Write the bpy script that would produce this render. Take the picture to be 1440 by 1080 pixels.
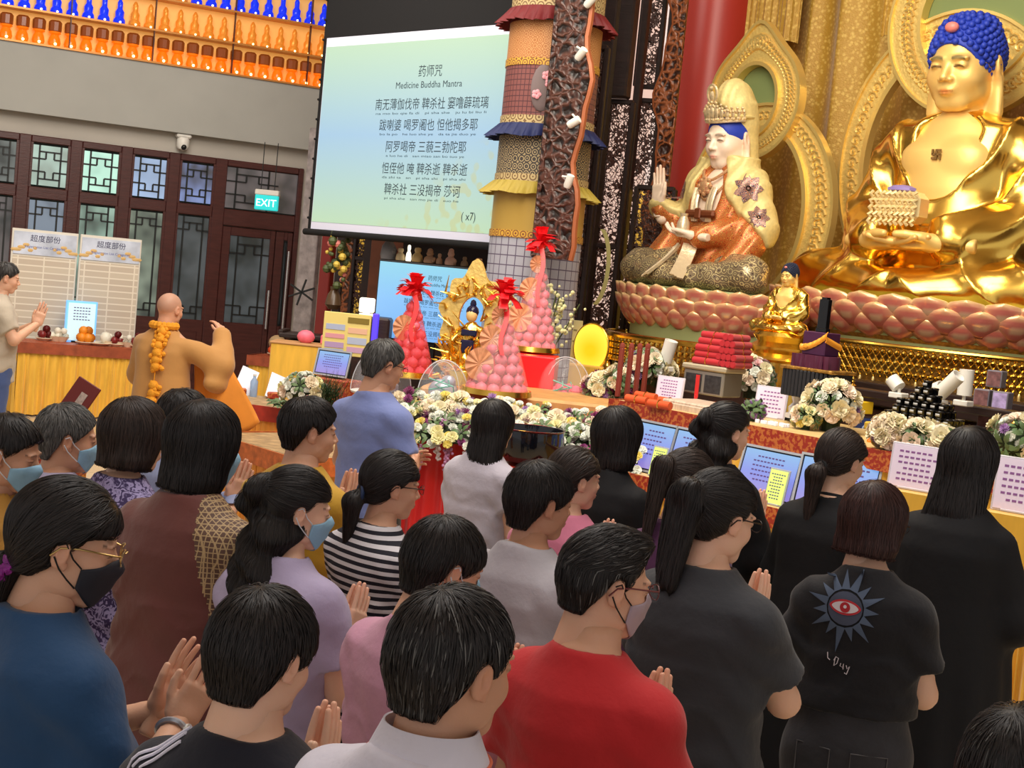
import bpy, bmesh, math, random
import numpy as np
from mathutils import Vector, Matrix
for o in list(bpy.data.objects): bpy.data.objects.remove(o)
scene = bpy.context.scene
col = scene.collection
PI = math.pi
# ---------------------------------------------------------------- camera
FPX = 2000.0; CAMH = 2.10; PITCH = math.atan(155/2000); ROLL = math.radians(5.6)
_F = Vector((0, math.cos(PITCH), -math.sin(PITCH))); _R0 = Vector((1, 0, 0)); _U0 = Vector((0, math.sin(PITCH), math.cos(PITCH)))
_R = math.cos(ROLL)*_R0 + math.sin(ROLL)*_U0
_U = -math.sin(ROLL)*_R0 + math.cos(ROLL)*_U0
CAM = Vector((0, 0, CAMH))
cd = bpy.data.cameras.new('camera'); cd.sensor_width = 36; cd.lens = 36*FPX/1440; cd.clip_end = 200; cd.clip_start = .05
cam = bpy.data.objects.new('camera', cd); col.objects.link(cam)
cam.matrix_world = Matrix(((_R.x, _U.x, -_F.x, CAM.x), (_R.y, _U.y, -_F.y, CAM.y), (_R.z, _U.z, -_F.z, CAM.z), (0, 0, 0, 1)))
scene.camera = cam
# ---------------------------------------------------------------- light
vs = scene.view_settings; vs.view_transform = 'Standard'; vs.look = 'None'; vs.gamma = 1; vs.exposure = 0.0; vs.use_curve_mapping = False
w = bpy.data.worlds.new('hall_light'); scene.world = w; w.use_nodes = True
w.node_tree.nodes['Background'].inputs[0].default_value = (.98, .95, .94, 1); w.node_tree.nodes['Background'].inputs[1].default_value = .62
def area(name, loc, target, size, power, color=(1, .95, .88), sy=None):
    l = bpy.data.lights.new(name, 'AREA'); l.energy = power; l.size = size; l.color = color
    if sy: l.shape = 'RECTANGLE'; l.size_y = sy
    o = bpy.data.objects.new(name, l); col.objects.link(o); o.location = loc
    o.rotation_euler = (Vector(target)-Vector(loc)).to_track_quat('-Z', 'Y').to_euler(); return o
area('ceiling_lamp_hall', (0.0, 4.5, 7.5), (0.4, 4.8, 0), 5.0, 300, (1, .96, .92))
area('ceiling_lamp_altar', (1.0, 9.0, 7.5), (3.2, 12.5, 1.6), 3.6, 380, (1, .93, .80))
area('altar_fill_warm', (-.4, 7.0, 5.2), (4.0, 13.0, 2.8), 2.6, 210, (1, .90, .74))  # added broad lamp that brightens the altar and highlights its gold
area('ceiling_lamp_left', (-3.5, 12.0, 6.5), (-4.6, 17.5, 2.0), 4.0, 380, (1, .93, .85))
# ---------------------------------------------------------------- pixel helpers: where a thing of the photo stands in the hall
def ray(u, v): return (_F + _R*((u-720)/FPX) - _U*((v-540)/FPX))
def at(u, v, d): return CAM + ray(u, v)*d
def atz(u, v, z):
    r = ray(u, v); return CAM + r*((z-CAMH)/r.z)
def yhor(u): return 385+.098*(u-720)
class Plane:
    "vertical plane through p, running along unit direction t (horizontal), normal n towards the camera"
    def __init__(s, p, ang):
        s.p = Vector((p[0], p[1], 0)); s.t = Vector((math.sin(ang), math.cos(ang), 0)); s.n = Vector((s.t.y, -s.t.x, 0))
        if s.n.dot(CAM-s.p) < 0: s.n = -s.n
        s.ang = math.atan2(s.t.y, s.t.x)          # rotation so that local +X runs along t
    def hit(s, u, v):
        r = ray(u, v); q = CAM + r*((s.p-CAM).dot(s.n)/r.dot(s.n)); return ((q-s.p).dot(s.t), q.z)
    def pt(s, a, z, off=0): return s.p + s.t*a + s.n*off + Vector((0, 0, z))
    def mat(s, a, z, off=0):
        M = Matrix.Rotation(s.ang, 4, 'Z'); M.translation = s.pt(a, z, off); return M
# ---------------------------------------------------------------- materials
MC = {}
def mat(name, color=(.5, .5, .5), rough=.6, metal=0, bump=0, bscale=60, var=0, vscale=8, stretch=(1, 1, 1), emit=None, estr=1, alpha=None, trans=0, coat=0, sheen=0, attr=False, sss=0, ior=1.45):
    if name in MC: return MC[name]
    m = bpy.data.materials.new(name); m.use_nodes = True; nt = m.node_tree; N = nt.nodes; L = nt.links; b = N['Principled BSDF']; MC[name] = m
    b.inputs['Base Color'].default_value = (*color, 1); b.inputs['Roughness'].default_value = rough; b.inputs['Metallic'].default_value = metal
    b.inputs['IOR'].default_value = ior
    if coat: b.inputs['Coat Weight'].default_value = coat
    if sheen: b.inputs['Sheen Weight'].default_value = sheen
    if sss: b.inputs['Subsurface Weight'].default_value = sss; b.inputs['Subsurface Radius'].default_value = (.01, .004, .002); b.inputs['Subsurface Scale'].default_value = 1
    if trans: b.inputs['Transmission Weight'].default_value = trans
    if alpha is not None: b.inputs['Alpha'].default_value = alpha
    if emit: b.inputs['Emission Color'].default_value = (*emit, 1); b.inputs['Emission Strength'].default_value = estr
    tc = None
    if bump or var:
        tc = N.new('ShaderNodeTexCoord'); mp = N.new('ShaderNodeMapping'); mp.inputs['Scale'].default_value = stretch; L.new(tc.outputs['Object'], mp.inputs[0])
    if bump:
        nz = N.new('ShaderNodeTexNoise'); nz.inputs['Scale'].default_value = bscale; nz.inputs['Detail'].default_value = 3; L.new(mp.outputs[0], nz.inputs[0])
        bp = N.new('ShaderNodeBump'); bp.inputs['Strength'].default_value = bump; bp.inputs['Distance'].default_value = .01; L.new(nz.outputs[0], bp.inputs['Height']); L.new(bp.outputs[0], b.inputs['Normal'])
    src = None
    if attr:
        at_ = N.new('ShaderNodeAttribute'); at_.attribute_name = 'Col'; src = at_.outputs['Color']
        mx0 = N.new('ShaderNodeMix'); mx0.data_type = 'RGBA'; mx0.blend_type = 'MULTIPLY'; mx0.inputs[0].default_value = 1; mx0.inputs[6].default_value = (*color, 1); L.new(src, mx0.inputs[7]); src = mx0.outputs[2]
        L.new(src, b.inputs['Base Color'])
    if var:
        nz = N.new('ShaderNodeTexNoise'); nz.inputs['Scale'].default_value = vscale; nz.inputs['Detail'].default_value = 4; L.new(mp.outputs[0], nz.inputs[0])
        mr = N.new('ShaderNodeMapRange'); mr.inputs[3].default_value = 1-var; mr.inputs[4].default_value = 1+var*.6; L.new(nz.outputs[0], mr.inputs[0]); mr.inputs[1].default_value = .3; mr.inputs[2].default_value = .7
        mx = N.new('ShaderNodeMix'); mx.data_type = 'RGBA'; mx.blend_type = 'MULTIPLY'; mx.inputs[0].default_value = 1
        if src: L.new(src, mx.inputs[6])
        else: mx.inputs[6].default_value = (*color, 1)
        L.new(mr.outputs[0], mx.inputs[7]); L.new(mx.outputs[2], b.inputs['Base Color'])
    return m
def nodes_of(m): return m.node_tree.nodes, m.node_tree.links, m.node_tree.nodes['Principled BSDF']
def srgb(r, g, b):
    f = lambda c: (c/255/12.92) if c/255 < .04045 else ((c/255+.055)/1.055)**2.4
    return (f(r), f(g), f(b))
# ---------------------------------------------------------------- mesh builder
class MB:
    def __init__(s): s.V = []; s.F = []; s.C = []; s.n = 0; s.mi = []; s.cur = 0; s.M = Matrix.Identity(4)
    def add(s, V, F, M=None, c=None, mi=None, vc=None):
        if vc is not None: c = vc
        V = np.asarray(V, float).reshape(-1, 3)
        T = s.M @ M if M is not None else s.M
        A = np.array(T); V = V @ A[:3, :3].T + A[:3, 3]
        s.V.append(V)
        C = np.ones((len(V), 4)) if c is None else (np.c_[np.asarray(c), np.ones(len(V))] if np.ndim(c) == 2 else np.tile(np.r_[c, 1.0], (len(V), 1)))
        s.C.append(C)
        m = s.cur if mi is None else mi
        if isinstance(F, np.ndarray): F = (F + s.n); s.F.append(F); s.mi.append(np.full(len(F), m))
        else:
            by = {}
            for f in F: by.setdefault(len(f), []).append([i+s.n for i in f])
            for k, l in by.items(): s.F.append(np.array(l)); s.mi.append(np.full(len(l), m))
        s.n += len(V); return s
    def box(s, c, d, M=None, bev=0, **k):
        x, y, z = [a/2 for a in d]
        if bev:
            b = min(bev, x*.95, y*.95, z*.95); vs = []
            for sx in (-1, 1):
                for sy in (-1, 1):
                    for sz in (-1, 1):
                        vs += [(sx*x, sy*(y-b), sz*(z-b)), (sx*(x-b), sy*y, sz*(z-b)), (sx*(x-b), sy*(y-b), sz*z)]
            bm = bmesh.new(); [bm.verts.new(v) for v in vs]; bmesh.ops.convex_hull(bm, input=bm.verts)
            bmesh.ops.dissolve_limit(bm, angle_limit=.01, verts=bm.verts, edges=bm.edges)
            bm.verts.index_update(); V = [tuple(v.co) for v in bm.verts]; F = [[v.index for v in f.verts] for f in bm.faces]; bm.free()
        else:
            V = [(i*x, j*y, k_*z) for i in (-1, 1) for j in (-1, 1) for k_ in (-1, 1)]
            F = [[0, 1, 3, 2], [4, 6, 7, 5], [0, 4, 5, 1], [2, 3, 7, 6], [0, 2, 6, 4], [1, 5, 7, 3]]
        V = [(v[0]+c[0], v[1]+c[1], v[2]+c[2]) for v in V]
        return s.add(V, F, M, **k)
    def lathe(s, prof, c=(0, 0, 0), n=24, M=None, sx=1, sy=1, cap=True, **k):
        P = np.array(prof, float); a = np.arange(n)*2*PI/n
        V = np.stack([np.outer(P[:, 0], np.cos(a))*sx+c[0], np.outer(P[:, 0], np.sin(a))*sy+c[1], np.repeat(P[:, 1:2], n, 1)+c[2]], -1).reshape(-1, 3)
        F = []
        for i in range(len(P)-1):
            for j in range(n): F.append([i*n+j, i*n+(j+1) % n, (i+1)*n+(j+1) % n, (i+1)*n+j])
        F = [f for f in F]
        if cap: F.append(list(range(n))[::-1]); F.append([(len(P)-1)*n+j for j in range(n)])
        return s.add(V, F, M, **k)
    def cyl(s, a, b, r, r2=None, n=12, **k): return s.tube([a, b], [r, r if r2 is None else r2], n=n, **k)
    def tube(s, pts, r, n=8, closed=False, M=None, flat=1, **k):
        P = np.array([tuple(p) for p in pts], float); m = len(P)
        R = np.full(m, r) if np.isscalar(r) else np.array(r, float)
        T = np.gradient(P, axis=0) if not closed else (np.roll(P, -1, 0)-np.roll(P, 1, 0))
        T /= np.linalg.norm(T, axis=1)[:, None]+1e-9
        u = np.array((0, 0, 1.)) if abs(T[0][2]) < .9 else np.array((1., 0, 0)); V = []; a = np.arange(n)*2*PI/n
        for i in range(m):
            u = u-T[i]*u.dot(T[i]); u /= np.linalg.norm(u)+1e-9; w_ = np.cross(T[i], u)
            V.append(P[i]+R[i]*(np.outer(np.cos(a), u)*flat+np.outer(np.sin(a), w_)))
        V = np.concatenate(V); F = []
        for i in range(m if closed else m-1):
            i2 = (i+1) % m
            for j in range(n): F.append([i*n+j, i*n+(j+1) % n, i2*n+(j+1) % n, i2*n+j])
        if not closed: F.append(list(range(n))[::-1]); F.append([(m-1)*n+j for j in range(n)])
        return s.add(V, F, M, **k)
    def ball(s, c, r, n=12, M=None, **k):
        rx, ry, rz = (r, r, r) if np.isscalar(r) else r; h = max(4, n//2)
        th = np.linspace(0, PI, h+1)[1:-1]; a = np.arange(n)*2*PI/n
        V = [(c[0], c[1], c[2]+rz)]+[(c[0]+rx*math.sin(t)*math.cos(p), c[1]+ry*math.sin(t)*math.sin(p), c[2]+rz*math.cos(t)) for t in th for p in a]+[(c[0], c[1], c[2]-rz)]
        F = [[0, 1+j, 1+(j+1) % n] for j in range(n)]
        for i in range(h-2):
            for j in range(n): F.append([1+i*n+j, 1+(i+1)*n+j, 1+(i+1)*n+(j+1) % n, 1+i*n+(j+1) % n])
        e = len(V)-1; b = 1+(h-2)*n
        F += [[e, b+(j+1) % n, b+j] for j in range(n)]
        return s.add(V, F, M, **k)
    def grid(s, fn, nu, nv, closeu=False, thick=0, M=None, **k):
        "surface fn(u,v) -> xyz, u,v in 0..1"
        V = np.array([fn(i/(nu if closeu else nu-1), j/(nv-1)) for j in range(nv) for i in range(nu)], float)
        F = [[j*nu+i, j*nu+(i+1) % nu, (j+1)*nu+(i+1) % nu, (j+1)*nu+i] for j in range(nv-1) for i in range(nu if closeu else nu-1)]
        if thick:
            G = V.reshape(nv, nu, 3); du = np.gradient(G, axis=1); dv = np.gradient(G, axis=0); n_ = np.cross(du, dv); n_ /= np.linalg.norm(n_, axis=2)[..., None]+1e-9
            V2 = (G-n_*thick).reshape(-1, 3); o = len(V); F += [[i+o for i in f[::-1]] for f in F]
            V = np.r_[V, V2]
            if not closeu:
                for j in range(nv-1):
                    a, b = j*nu, (j+1)*nu; F.append([a, b, b+o, a+o]); a, b = a+nu-1, b+nu-1; F.append([b, a, a+o, b+o])
            for i in range(nu if closeu else nu-1):
                a, b = i, (i+1) % nu; F.append([b, a, a+o, b+o]); a += (nv-1)*nu; b += (nv-1)*nu; F.append([a, b, b+o, a+o])
        return s.add(V, F, M, **k)
    def prism(s, pts, z0, z1, M=None, **k):
        "polygon (x,y) extruded in z"
        n = len(pts); V = [(p[0], p[1], z0) for p in pts]+[(p[0], p[1], z1) for p in pts]
        F = [list(range(n))[::-1], list(range(n, 2*n))]+[[i, (i+1) % n, n+(i+1) % n, n+i] for i in range(n)]
        return s.add(V, F, M, **k)
    def ring(s, outer, inner, z0, z1, M=None, **k):
        "closed band between two polygons of the same count, extruded in z"
        n = len(outer); V = [(p[0], p[1], z) for z in (z0, z1) for q in (outer, inner) for p in q]
        F = []
        for i in range(n):
            j = (i+1) % n; a, b, c, d = 0, n, 2*n, 3*n
            F += [[c+i, c+j, d+j, d+i], [a+j, a+i, b+i, b+j], [a+i, a+j, c+j, c+i], [b+j, b+i, d+i, d+j]]
        return s.add(V, F, M, **k)
    def sdf(s, fn, lo, hi, h, M=None, cfn=None, **k):
        V, F = nets(fn, lo, hi, h)
        return s.add(V, F, M, c=(cfn(V) if cfn else None), **k)
    def mesh(s, name, mats, smooth=True, angle=None):
        V = np.concatenate(s.V) if s.V else np.zeros((0, 3)); me = bpy.data.meshes.new(name)
        loops = np.concatenate([f.ravel() for f in s.F]); tot = np.concatenate([np.full(len(f), f.shape[1]) for f in s.F])
        st = np.concatenate([[0], np.cumsum(tot)[:-1]])
        me.vertices.add(len(V)); me.vertices.foreach_set('co', V.ravel()); me.loops.add(len(loops)); me.loops.foreach_set('vertex_index', loops.astype(np.int32))
        me.polygons.add(len(tot)); me.polygons.foreach_set('loop_start', st.astype(np.int32)); me.polygons.foreach_set('loop_total', tot.astype(np.int32))
        me.polygons.foreach_set('material_index', np.concatenate(s.mi).astype(np.int32)); me.polygons.foreach_set('use_smooth', np.full(len(tot), smooth))
        ca = me.color_attributes.new('Col', 'FLOAT_COLOR', 'POINT'); ca.data.foreach_set('color', np.concatenate(s.C).ravel())
        for m in (mats if isinstance(mats, (list, tuple)) else [mats]): me.materials.append(m)
        me.update(); me.validate()
        if angle is not None: me.set_sharp_from_angle(angle=math.radians(angle))
        return me
    def build(s, name, mats, parent=None, smooth=True, angle=35, label=None):
        o = bpy.data.objects.new(name, s.mesh(name, mats, smooth, angle)); col.objects.link(o)
        if parent is not None: o.parent = parent
        if label: o['label'] = label
        return o
def tag(o, label, cat, group=None, kind=None):
    o['label'] = label; o['category'] = cat
    if group: o['group'] = group
    if kind: o['kind'] = kind
    return o
def thing(name, label, cat, loc=(0, 0, 0), rz=0, group=None, M=None):
    o = bpy.data.objects.new(name, None); col.objects.link(o); o.empty_display_size = .1
    if M is not None: o.matrix_world = M
    else: o.location = loc; o.rotation_euler = (0, 0, rz)
    return tag(o, label, cat, group)
def struct(name, mb, m, **k):
    o = mb.build(name, m, **k); o['kind'] = 'structure'; return o
def dup(root, label=None, group=None, loc=None, rz=None, M=None):
    r = root.copy(); col.objects.link(r)
    if M is not None: r.matrix_world = M
    if loc is not None: r.location = loc
    if rz is not None: r.rotation_euler = (0, 0, rz)
    if label: r['label'] = label
    if group: r['group'] = group
    for ch in list(root.children):
        c = ch.copy(); col.objects.link(c); c.parent = r
        for g in list(ch.children):
            d = g.copy(); col.objects.link(d); d.parent = c
    return r
# ---------------------------------------------------------------- distance-field surfaces (smooth continuous bodies)
def nets(fn, lo, hi, h):
    lo = np.array(lo, float); hi = np.array(hi, float); n = np.maximum(np.ceil((hi-lo)/h).astype(int)+1, 4)
    ax = [lo[i]+h*np.arange(n[i]) for i in range(3)]
    P = np.stack(np.meshgrid(*ax, indexing='ij'), -1)
    F = fn(P.reshape(-1, 3)).reshape(n)
    F[0], F[-1] = np.maximum(F[0], 1e-4), np.maximum(F[-1], 1e-4); F[:, 0] = np.maximum(F[:, 0], 1e-4); F[:, -1] = np.maximum(F[:, -1], 1e-4); F[:, :, 0] = np.maximum(F[:, :, 0], 1e-4); F[:, :, -1] = np.maximum(F[:, :, -1], 1e-4)
    S = F < 0; c = n-1
    acc = np.zeros((*c, 3)); cnt = np.zeros(tuple(c))
    offs = [(i, j, k) for i in (0, 1) for j in (0, 1) for k in (0, 1)]
    sl = lambda o: tuple(slice(o[a], o[a]+c[a]) for a in range(3))
    for a in offs:
        for ax_ in range(3):
            if a[ax_]: continue
            b = list(a); b[ax_] = 1; A = F[sl(a)]; B = F[sl(b)]; m = (A < 0) != (B < 0)
            t = np.where(m, A/np.where(m, A-B, 1), 0)
            for q in range(3): acc[..., q] += np.where(m, a[q]+(t if q == ax_ else 0), 0)
            cnt += m
    act = cnt > 0; idx = -np.ones(tuple(c), int); idx[act] = np.arange(act.sum())
    base = np.stack(np.meshgrid(*[np.arange(q) for q in c], indexing='ij'), -1)[act]
    V = lo+h*(base+acc[act]/cnt[act][:, None])
    Fs = []
    for ax_ in range(3):
        u, v = (ax_+1) % 3, (ax_+2) % 3
        s0 = [slice(1, None)]*3; s0 = [slice(1, n[q]-1) for q in range(3)]; s0[ax_] = slice(0, n[ax_]-1); s1 = list(s0); s1[ax_] = slice(1, n[ax_])
        A = S[tuple(s0)]; B = S[tuple(s1)]; e = np.argwhere(A != B)
        if not len(e): continue
        flip = A[tuple(e.T)]; e = e.copy()
        for q in range(3):
            if q != ax_: e[:, q] += 1
        q4 = []
        for du, dv in ((0, 0), (-1, 0), (-1, -1), (0, -1)):
            x = e.copy(); x[:, u] += du; x[:, v] += dv; q4.append(idx[tuple(x.T)])
        q4 = np.stack(q4, 1); q4[~flip] = q4[~flip][:, ::-1]; Fs.append(q4)
    return V, np.concatenate(Fs)
def smin(a, b, k):
    h = np.clip(.5+.5*(b-a)/k, 0, 1); return b+(a-b)*h-k*h*(1-h)
def smax(a, b, k): return -smin(-a, -b, k)
def ell(p, c, r, R=None):
    q = p-np.array(c)
    if R is not None: q = q @ R
    r = np.array(r, float); k0 = np.linalg.norm(q/r, axis=1); k1 = np.linalg.norm(q/(r*r), axis=1)+1e-9; return k0*(k0-1)/k1
def rc(p, a, b, ra, rb, sq=None):
    "round cone"
    a = np.array(a, float); b = np.array(b, float); ab = b-a; q = p-a; t = np.clip(q@ab/(ab@ab+1e-12), 0, 1)
    d = q-t[:, None]*ab
    if sq is not None: d = d/np.array(sq)
    return (np.linalg.norm(d, axis=1)-(ra+(rb-ra)*t))*(min(sq) if sq is not None else 1)
def rbox(p, c, hs, r, R=None):
    q = p-np.array(c)
    if R is not None: q = q @ R
    q = np.abs(q)-(np.array(hs)-r); return np.linalg.norm(np.maximum(q, 0), axis=1)+np.minimum(q.max(1), 0)-r
def loft(p, zs, A, B, CY=None, CX=None, pw=2.0):
    z = p[:, 2]; a = np.interp(z, zs, A); b = np.interp(z, zs, B); cy = np.interp(z, zs, CY) if CY is not None else 0; cx = np.interp(z, zs, CX) if CX is not None else 0
    k = (np.abs((p[:, 0]-cx)/a)**pw+np.abs((p[:, 1]-cy)/b)**pw)**(1/pw)
    return np.maximum((k-1)*np.minimum(a, b), np.maximum(z-zs[-1], zs[0]-z))
def wav(p, f, amp, seed, n=4):
    "smooth random field made of a few plane waves; f may differ per axis"
    rg = np.random.RandomState(seed); o = 0
    for i in range(n):
        k = rg.randn(3)*np.array(f); o = o+np.sin(p@k+rg.rand()*6.28)
    return o*amp/n
def rotz(a): return np.array(Matrix.Rotation(a, 3, 'Z'))
def rotx(a): return np.array(Matrix.Rotation(a, 3, 'X'))
def roty(a): return np.array(Matrix.Rotation(a, 3, 'Y'))
# ---------------------------------------------------------------- lettering
TC = {}
def text(name, s, size, M, m, parent=None, align='CENTER', ext=.0005, label=None, width=None):
    key = (s, align)
    if key not in TC:
        c = bpy.data.curves.new('t', 'FONT'); c.body = s; c.size = 1; c.extrude = 0; c.align_x = align; c.resolution_u = 3
        t = bpy.data.objects.new('t', c); col.objects.link(t); dg = bpy.context.evaluated_depsgraph_get()
        me = bpy.data.meshes.new_from_object(t.evaluated_get(dg)); V = np.array([v.co for v in me.vertices]).reshape(-1, 3); F = [list(p.vertices) for p in me.polygons]
        bpy.data.objects.remove(t); TC[key] = (V, F)
    V, F = TC[key]
    sx = size
    if width and len(V): sx = width/max(1e-6, V[:, 0].max()-V[:, 0].min())
    b = MB(); b.add(V*np.array((sx, size, 1)), F, M); return b.build(name, m, parent, smooth=False, label=label)
# ================================================================ the hall
PW = Plane(atz(110, 545, 0), math.radians(62.5))        # the wall of windows and doors
PA = Plane(at(1250, 200, 15.2), math.radians(-40))      # the altar's back wall
AL = PA.ang                                              # heading of the altar row
m_floor = mat('floor_tile', srgb(214, 196, 168), .22, var=.05, vscale=.6)
N, L, B = nodes_of(m_floor)
bk = N.new('ShaderNodeTexBrick'); bk.offset = 0; bk.inputs['Scale'].default_value = 1; bk.inputs['Brick Width'].default_value = .6; bk.inputs['Row Height'].default_value = .6; bk.inputs['Mortar Size'].default_value = .003
bk.inputs['Color1'].default_value = (*srgb(205, 188, 160), 1); bk.inputs['Color2'].default_value = (*srgb(198, 180, 152), 1); bk.inputs['Mortar'].default_value = (*srgb(140, 126, 105), 1)
tc = N.new('ShaderNodeTexCoord'); mp = N.new('ShaderNodeMapping'); mp.inputs['Rotation'].default_value[2] = math.radians(28); L.new(tc.outputs['Object'], mp.inputs[0]); L.new(mp.outputs[0], bk.inputs[0]); L.new(bk.outputs[0], B.inputs['Base Color'])
b = MB(); b.box((0, 12, -.05), (44, 36, .1)); struct('floor', b, m_floor)
b = MB(); b.box((0, 12, 9.05), (44, 36, .1)); struct('ceiling', b, mat('ceiling_paint', srgb(225, 205, 175), .9))
m_wall = mat('wall_paint', srgb(166, 166, 160), .8, var=.05, vscale=2)
m_wall2 = mat('wall_paint_low', srgb(178, 172, 162), .8, var=.04, vscale=2)
m_wood = mat('dark_red_wood', srgb(74, 36, 32), .38, bump=.15, bscale=14, var=.25, vscale=5, stretch=(1, 1, 8))
def pbox(b, P, a0, a1, z0, z1, o0, o1, bev=0, **k):
    b.box(((a0+a1)/2, 0, (z0+z1)/2), (a1-a0, abs(o1-o0), z1-z0), M=Matrix.Translation(P.n*((o0+o1)/2)) @ P.mat(0, 0), bev=bev, **k)
zT = PW.hit(200, 209)[1]                                 # top of the window band
zB = PW.hit(220, 184)[1]                                 # underside of the deep beam
zS = PW.hit(225, 92)[1]                                  # ledge with the lit votive shelves
aD1 = PW.hit(421, 300)[0]                                # end of the door frame
b = MB(); pbox(b, PW, -8, aD1, zT, zB+.5, -.12, 0); pbox(b, PW, aD1, 7.5, 0, zB+.5, -.12, 0)
pbox(b, PW, -8, PW.hit(-38, 220)[0], 0, zT, -.12, 0); struct('wall_left', b, m_wall2)
b = MB(); pbox(b, PW, -8, 7.5, zB, zS, -.1, .22); struct('trim_1', b, m_wall)
b = MB(); pbox(b, PW, -8, 7.5, zS, 9, -.12, .0); struct('wall_upper_left', b, m_wall)
# corridor behind the glass: pale wall and its floor strip
b = MB(); pbox(b, PW, -8, 7.5, -.1, 4.5, -2.6, -2.5)
struct('wall_corridor', b, mat('corridor_wall', srgb(88, 92, 88), .8, var=.3, vscale=3))
# windows: mullions read off the photograph at the top row
mull = [PW.hit(u, v)[0] for u, v in ((-38, 220), (33, 230), (105, 238), (176, 247), (243, 254), (308, 262))]
zR = PW.hit(100, 276)[1]                                  # transom
zP = PW.hit(240, 447)[1]                                  # bottom of the glass
def lattice(b, P, a0, a1, z0, z1, full=True, two=False):
    t = .011; w_, h_ = a1-a0, z1-z0; hh = w_*1.22 if not full else h_
    def H(y, x0, x1): pbox(b, P, a0+x0*w_, a0+x1*w_, y-t, y+t, .012, .03)
    def V(x, y0, y1): pbox(b, P, a0+x*w_-t, a0+x*w_+t, y0, y1, .012, .03)
    V(.19, z0, z1); V(.81, z0, z1)
    for side in ((1,) if not full and not two else (1, -1)):
        e = z1 if side == 1 else z0; f = lambda q: e-side*q*hh
        H(f(.16), .19, .81)
        for x0, x1, x in ((0, .38, .38), (.62, 1, .62)):
            H(f(.34), x0, x1); V(x, min(f(.16), f(.34)), max(f(.16), f(.34)))
m_lat = mat('lattice_black', srgb(22, 26, 26), .5)
def pane_mat(name, top, bot=None, s=1.0, split=None):
    m = mat(name, (.05, .06, .06), .12, var=.0)
    N, L, B = nodes_of(m)
    nz = N.new('ShaderNodeTexNoise'); nz.inputs['Scale'].default_value = 2.2; nz.inputs['Detail'].default_value = 2
    tc = N.new('ShaderNodeTexCoord'); L.new(tc.outputs['Object'], nz.inputs[0])
    cr = N.new('ShaderNodeValToRGB'); cr.color_ramp.elements[0].position = .35; cr.color_ramp.elements[1].position = .62
    cr.color_ramp.elements[0].color = (*(bot or top), 1); cr.color_ramp.elements[1].color = (*top, 1); L.new(nz.outputs[0], cr.inputs[0]); L.new(cr.outputs[0], B.inputs['Emission Color']); B.inputs['Emission Strength'].default_value = s*1.2
    return m
PM = [pane_mat('pane_murky', srgb(120, 124, 120), srgb(45, 44, 42), .8), pane_mat('pane_grey_green', srgb(176, 200, 186), srgb(140, 150, 138), .85), pane_mat('pane_mint', srgb(200, 245, 222), srgb(165, 205, 185), 1.0),
      pane_mat('pane_blue', srgb(160, 182, 216), srgb(140, 158, 186), .9), pane_mat('pane_blue_dim', srgb(136, 154, 210), srgb(64, 58, 66), .8), pane_mat('pane_dark', srgb(104, 92, 92), srgb(30, 26, 28), .7)]
PL = [PM[5], pane_mat('pane_low_blue', srgb(128, 140, 156), srgb(48, 52, 64), .7), pane_mat('pane_low_mint', srgb(160, 190, 172), srgb(60, 70, 62), .75), pane_mat('pane_low_olive', srgb(130, 140, 122), srgb(46, 50, 44), .75), pane_mat('pane_low_dark', srgb(78, 82, 86), srgb(24, 26, 28), .6)]
k = 0
for i in range(5):
    a0, a1 = mull[i], mull[i+1]; g = .075
    fr = MB(); zt2 = zR-.04
    for x0, x1 in ((a0-.01, a0+g), (a1-g, a1+.01)): pbox(fr, PW, x0, x1, 0, zT, -.08, .05, bev=.01)
    for z0, z1 in ((0, zP), (zR-.075, zR+.075), (zT-.09, zT)): pbox(fr, PW, a0+g, a1-g, z0, z1, -.07, .04, bev=.01)
    pbox(fr, PW, a0+.16, a1-.16, .18, zP-.16, .03, .055, bev=.01)
    o = struct('window_%d' % (i+1), fr, m_wood)
    for (z0, z1, mm, full) in ((zR+.10, zT-.12, PM[i], True), (zP, zR-.10, PL[i], False)):
        p = MB(); pbox(p, PW, a0+g+.03, a1-g-.03, z0, z1, -.005, .005); p.build('pane', mm, o)
        p = MB(); lattice(p, PW, a0+g+.03, a1-g-.03, z0, z1, full, two=True); p.build('lattice', m_lat, o)
        for x0, x1 in ((a0+g, a0+g+.03), (a1-g-.03, a1-g)): p = MB(); pbox(p, PW, x0, x1, z0-.03, z1+.03, -.02, .035); p.build('sash', m_wood, o)
a0 = mull[5]; g = .09
fr = MB(); pbox(fr, PW, a0-.01, a0+g, 0, zT, -.08, .05, bev=.01); pbox(fr, PW, aD1-.07, aD1, 0, zT, -.08, .06, bev=.01); pbox(fr, PW, a0+g, aD1-.07, zR-.17, zR+.06, -.07, .05, bev=.01); pbox(fr, PW, a0+g, aD1-.07, zT-.09, zT, -.07, .04, bev=.01)
door = struct('door_1', fr, m_wood)
aM = PW.hit(381, 400)[0]
p = MB(); pbox(p, PW, a0+g, aD1-.07, zR+.08, zT-.1, -.005, .005); p.build('pane', PM[5], door)
p = MB(); aC = (a0+aD1)/2+.05; lattice(p, PW, a0+g, a0+g+.75, zR+.08, zT-.1, True); p.build('lattice', m_lat, door)
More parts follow.
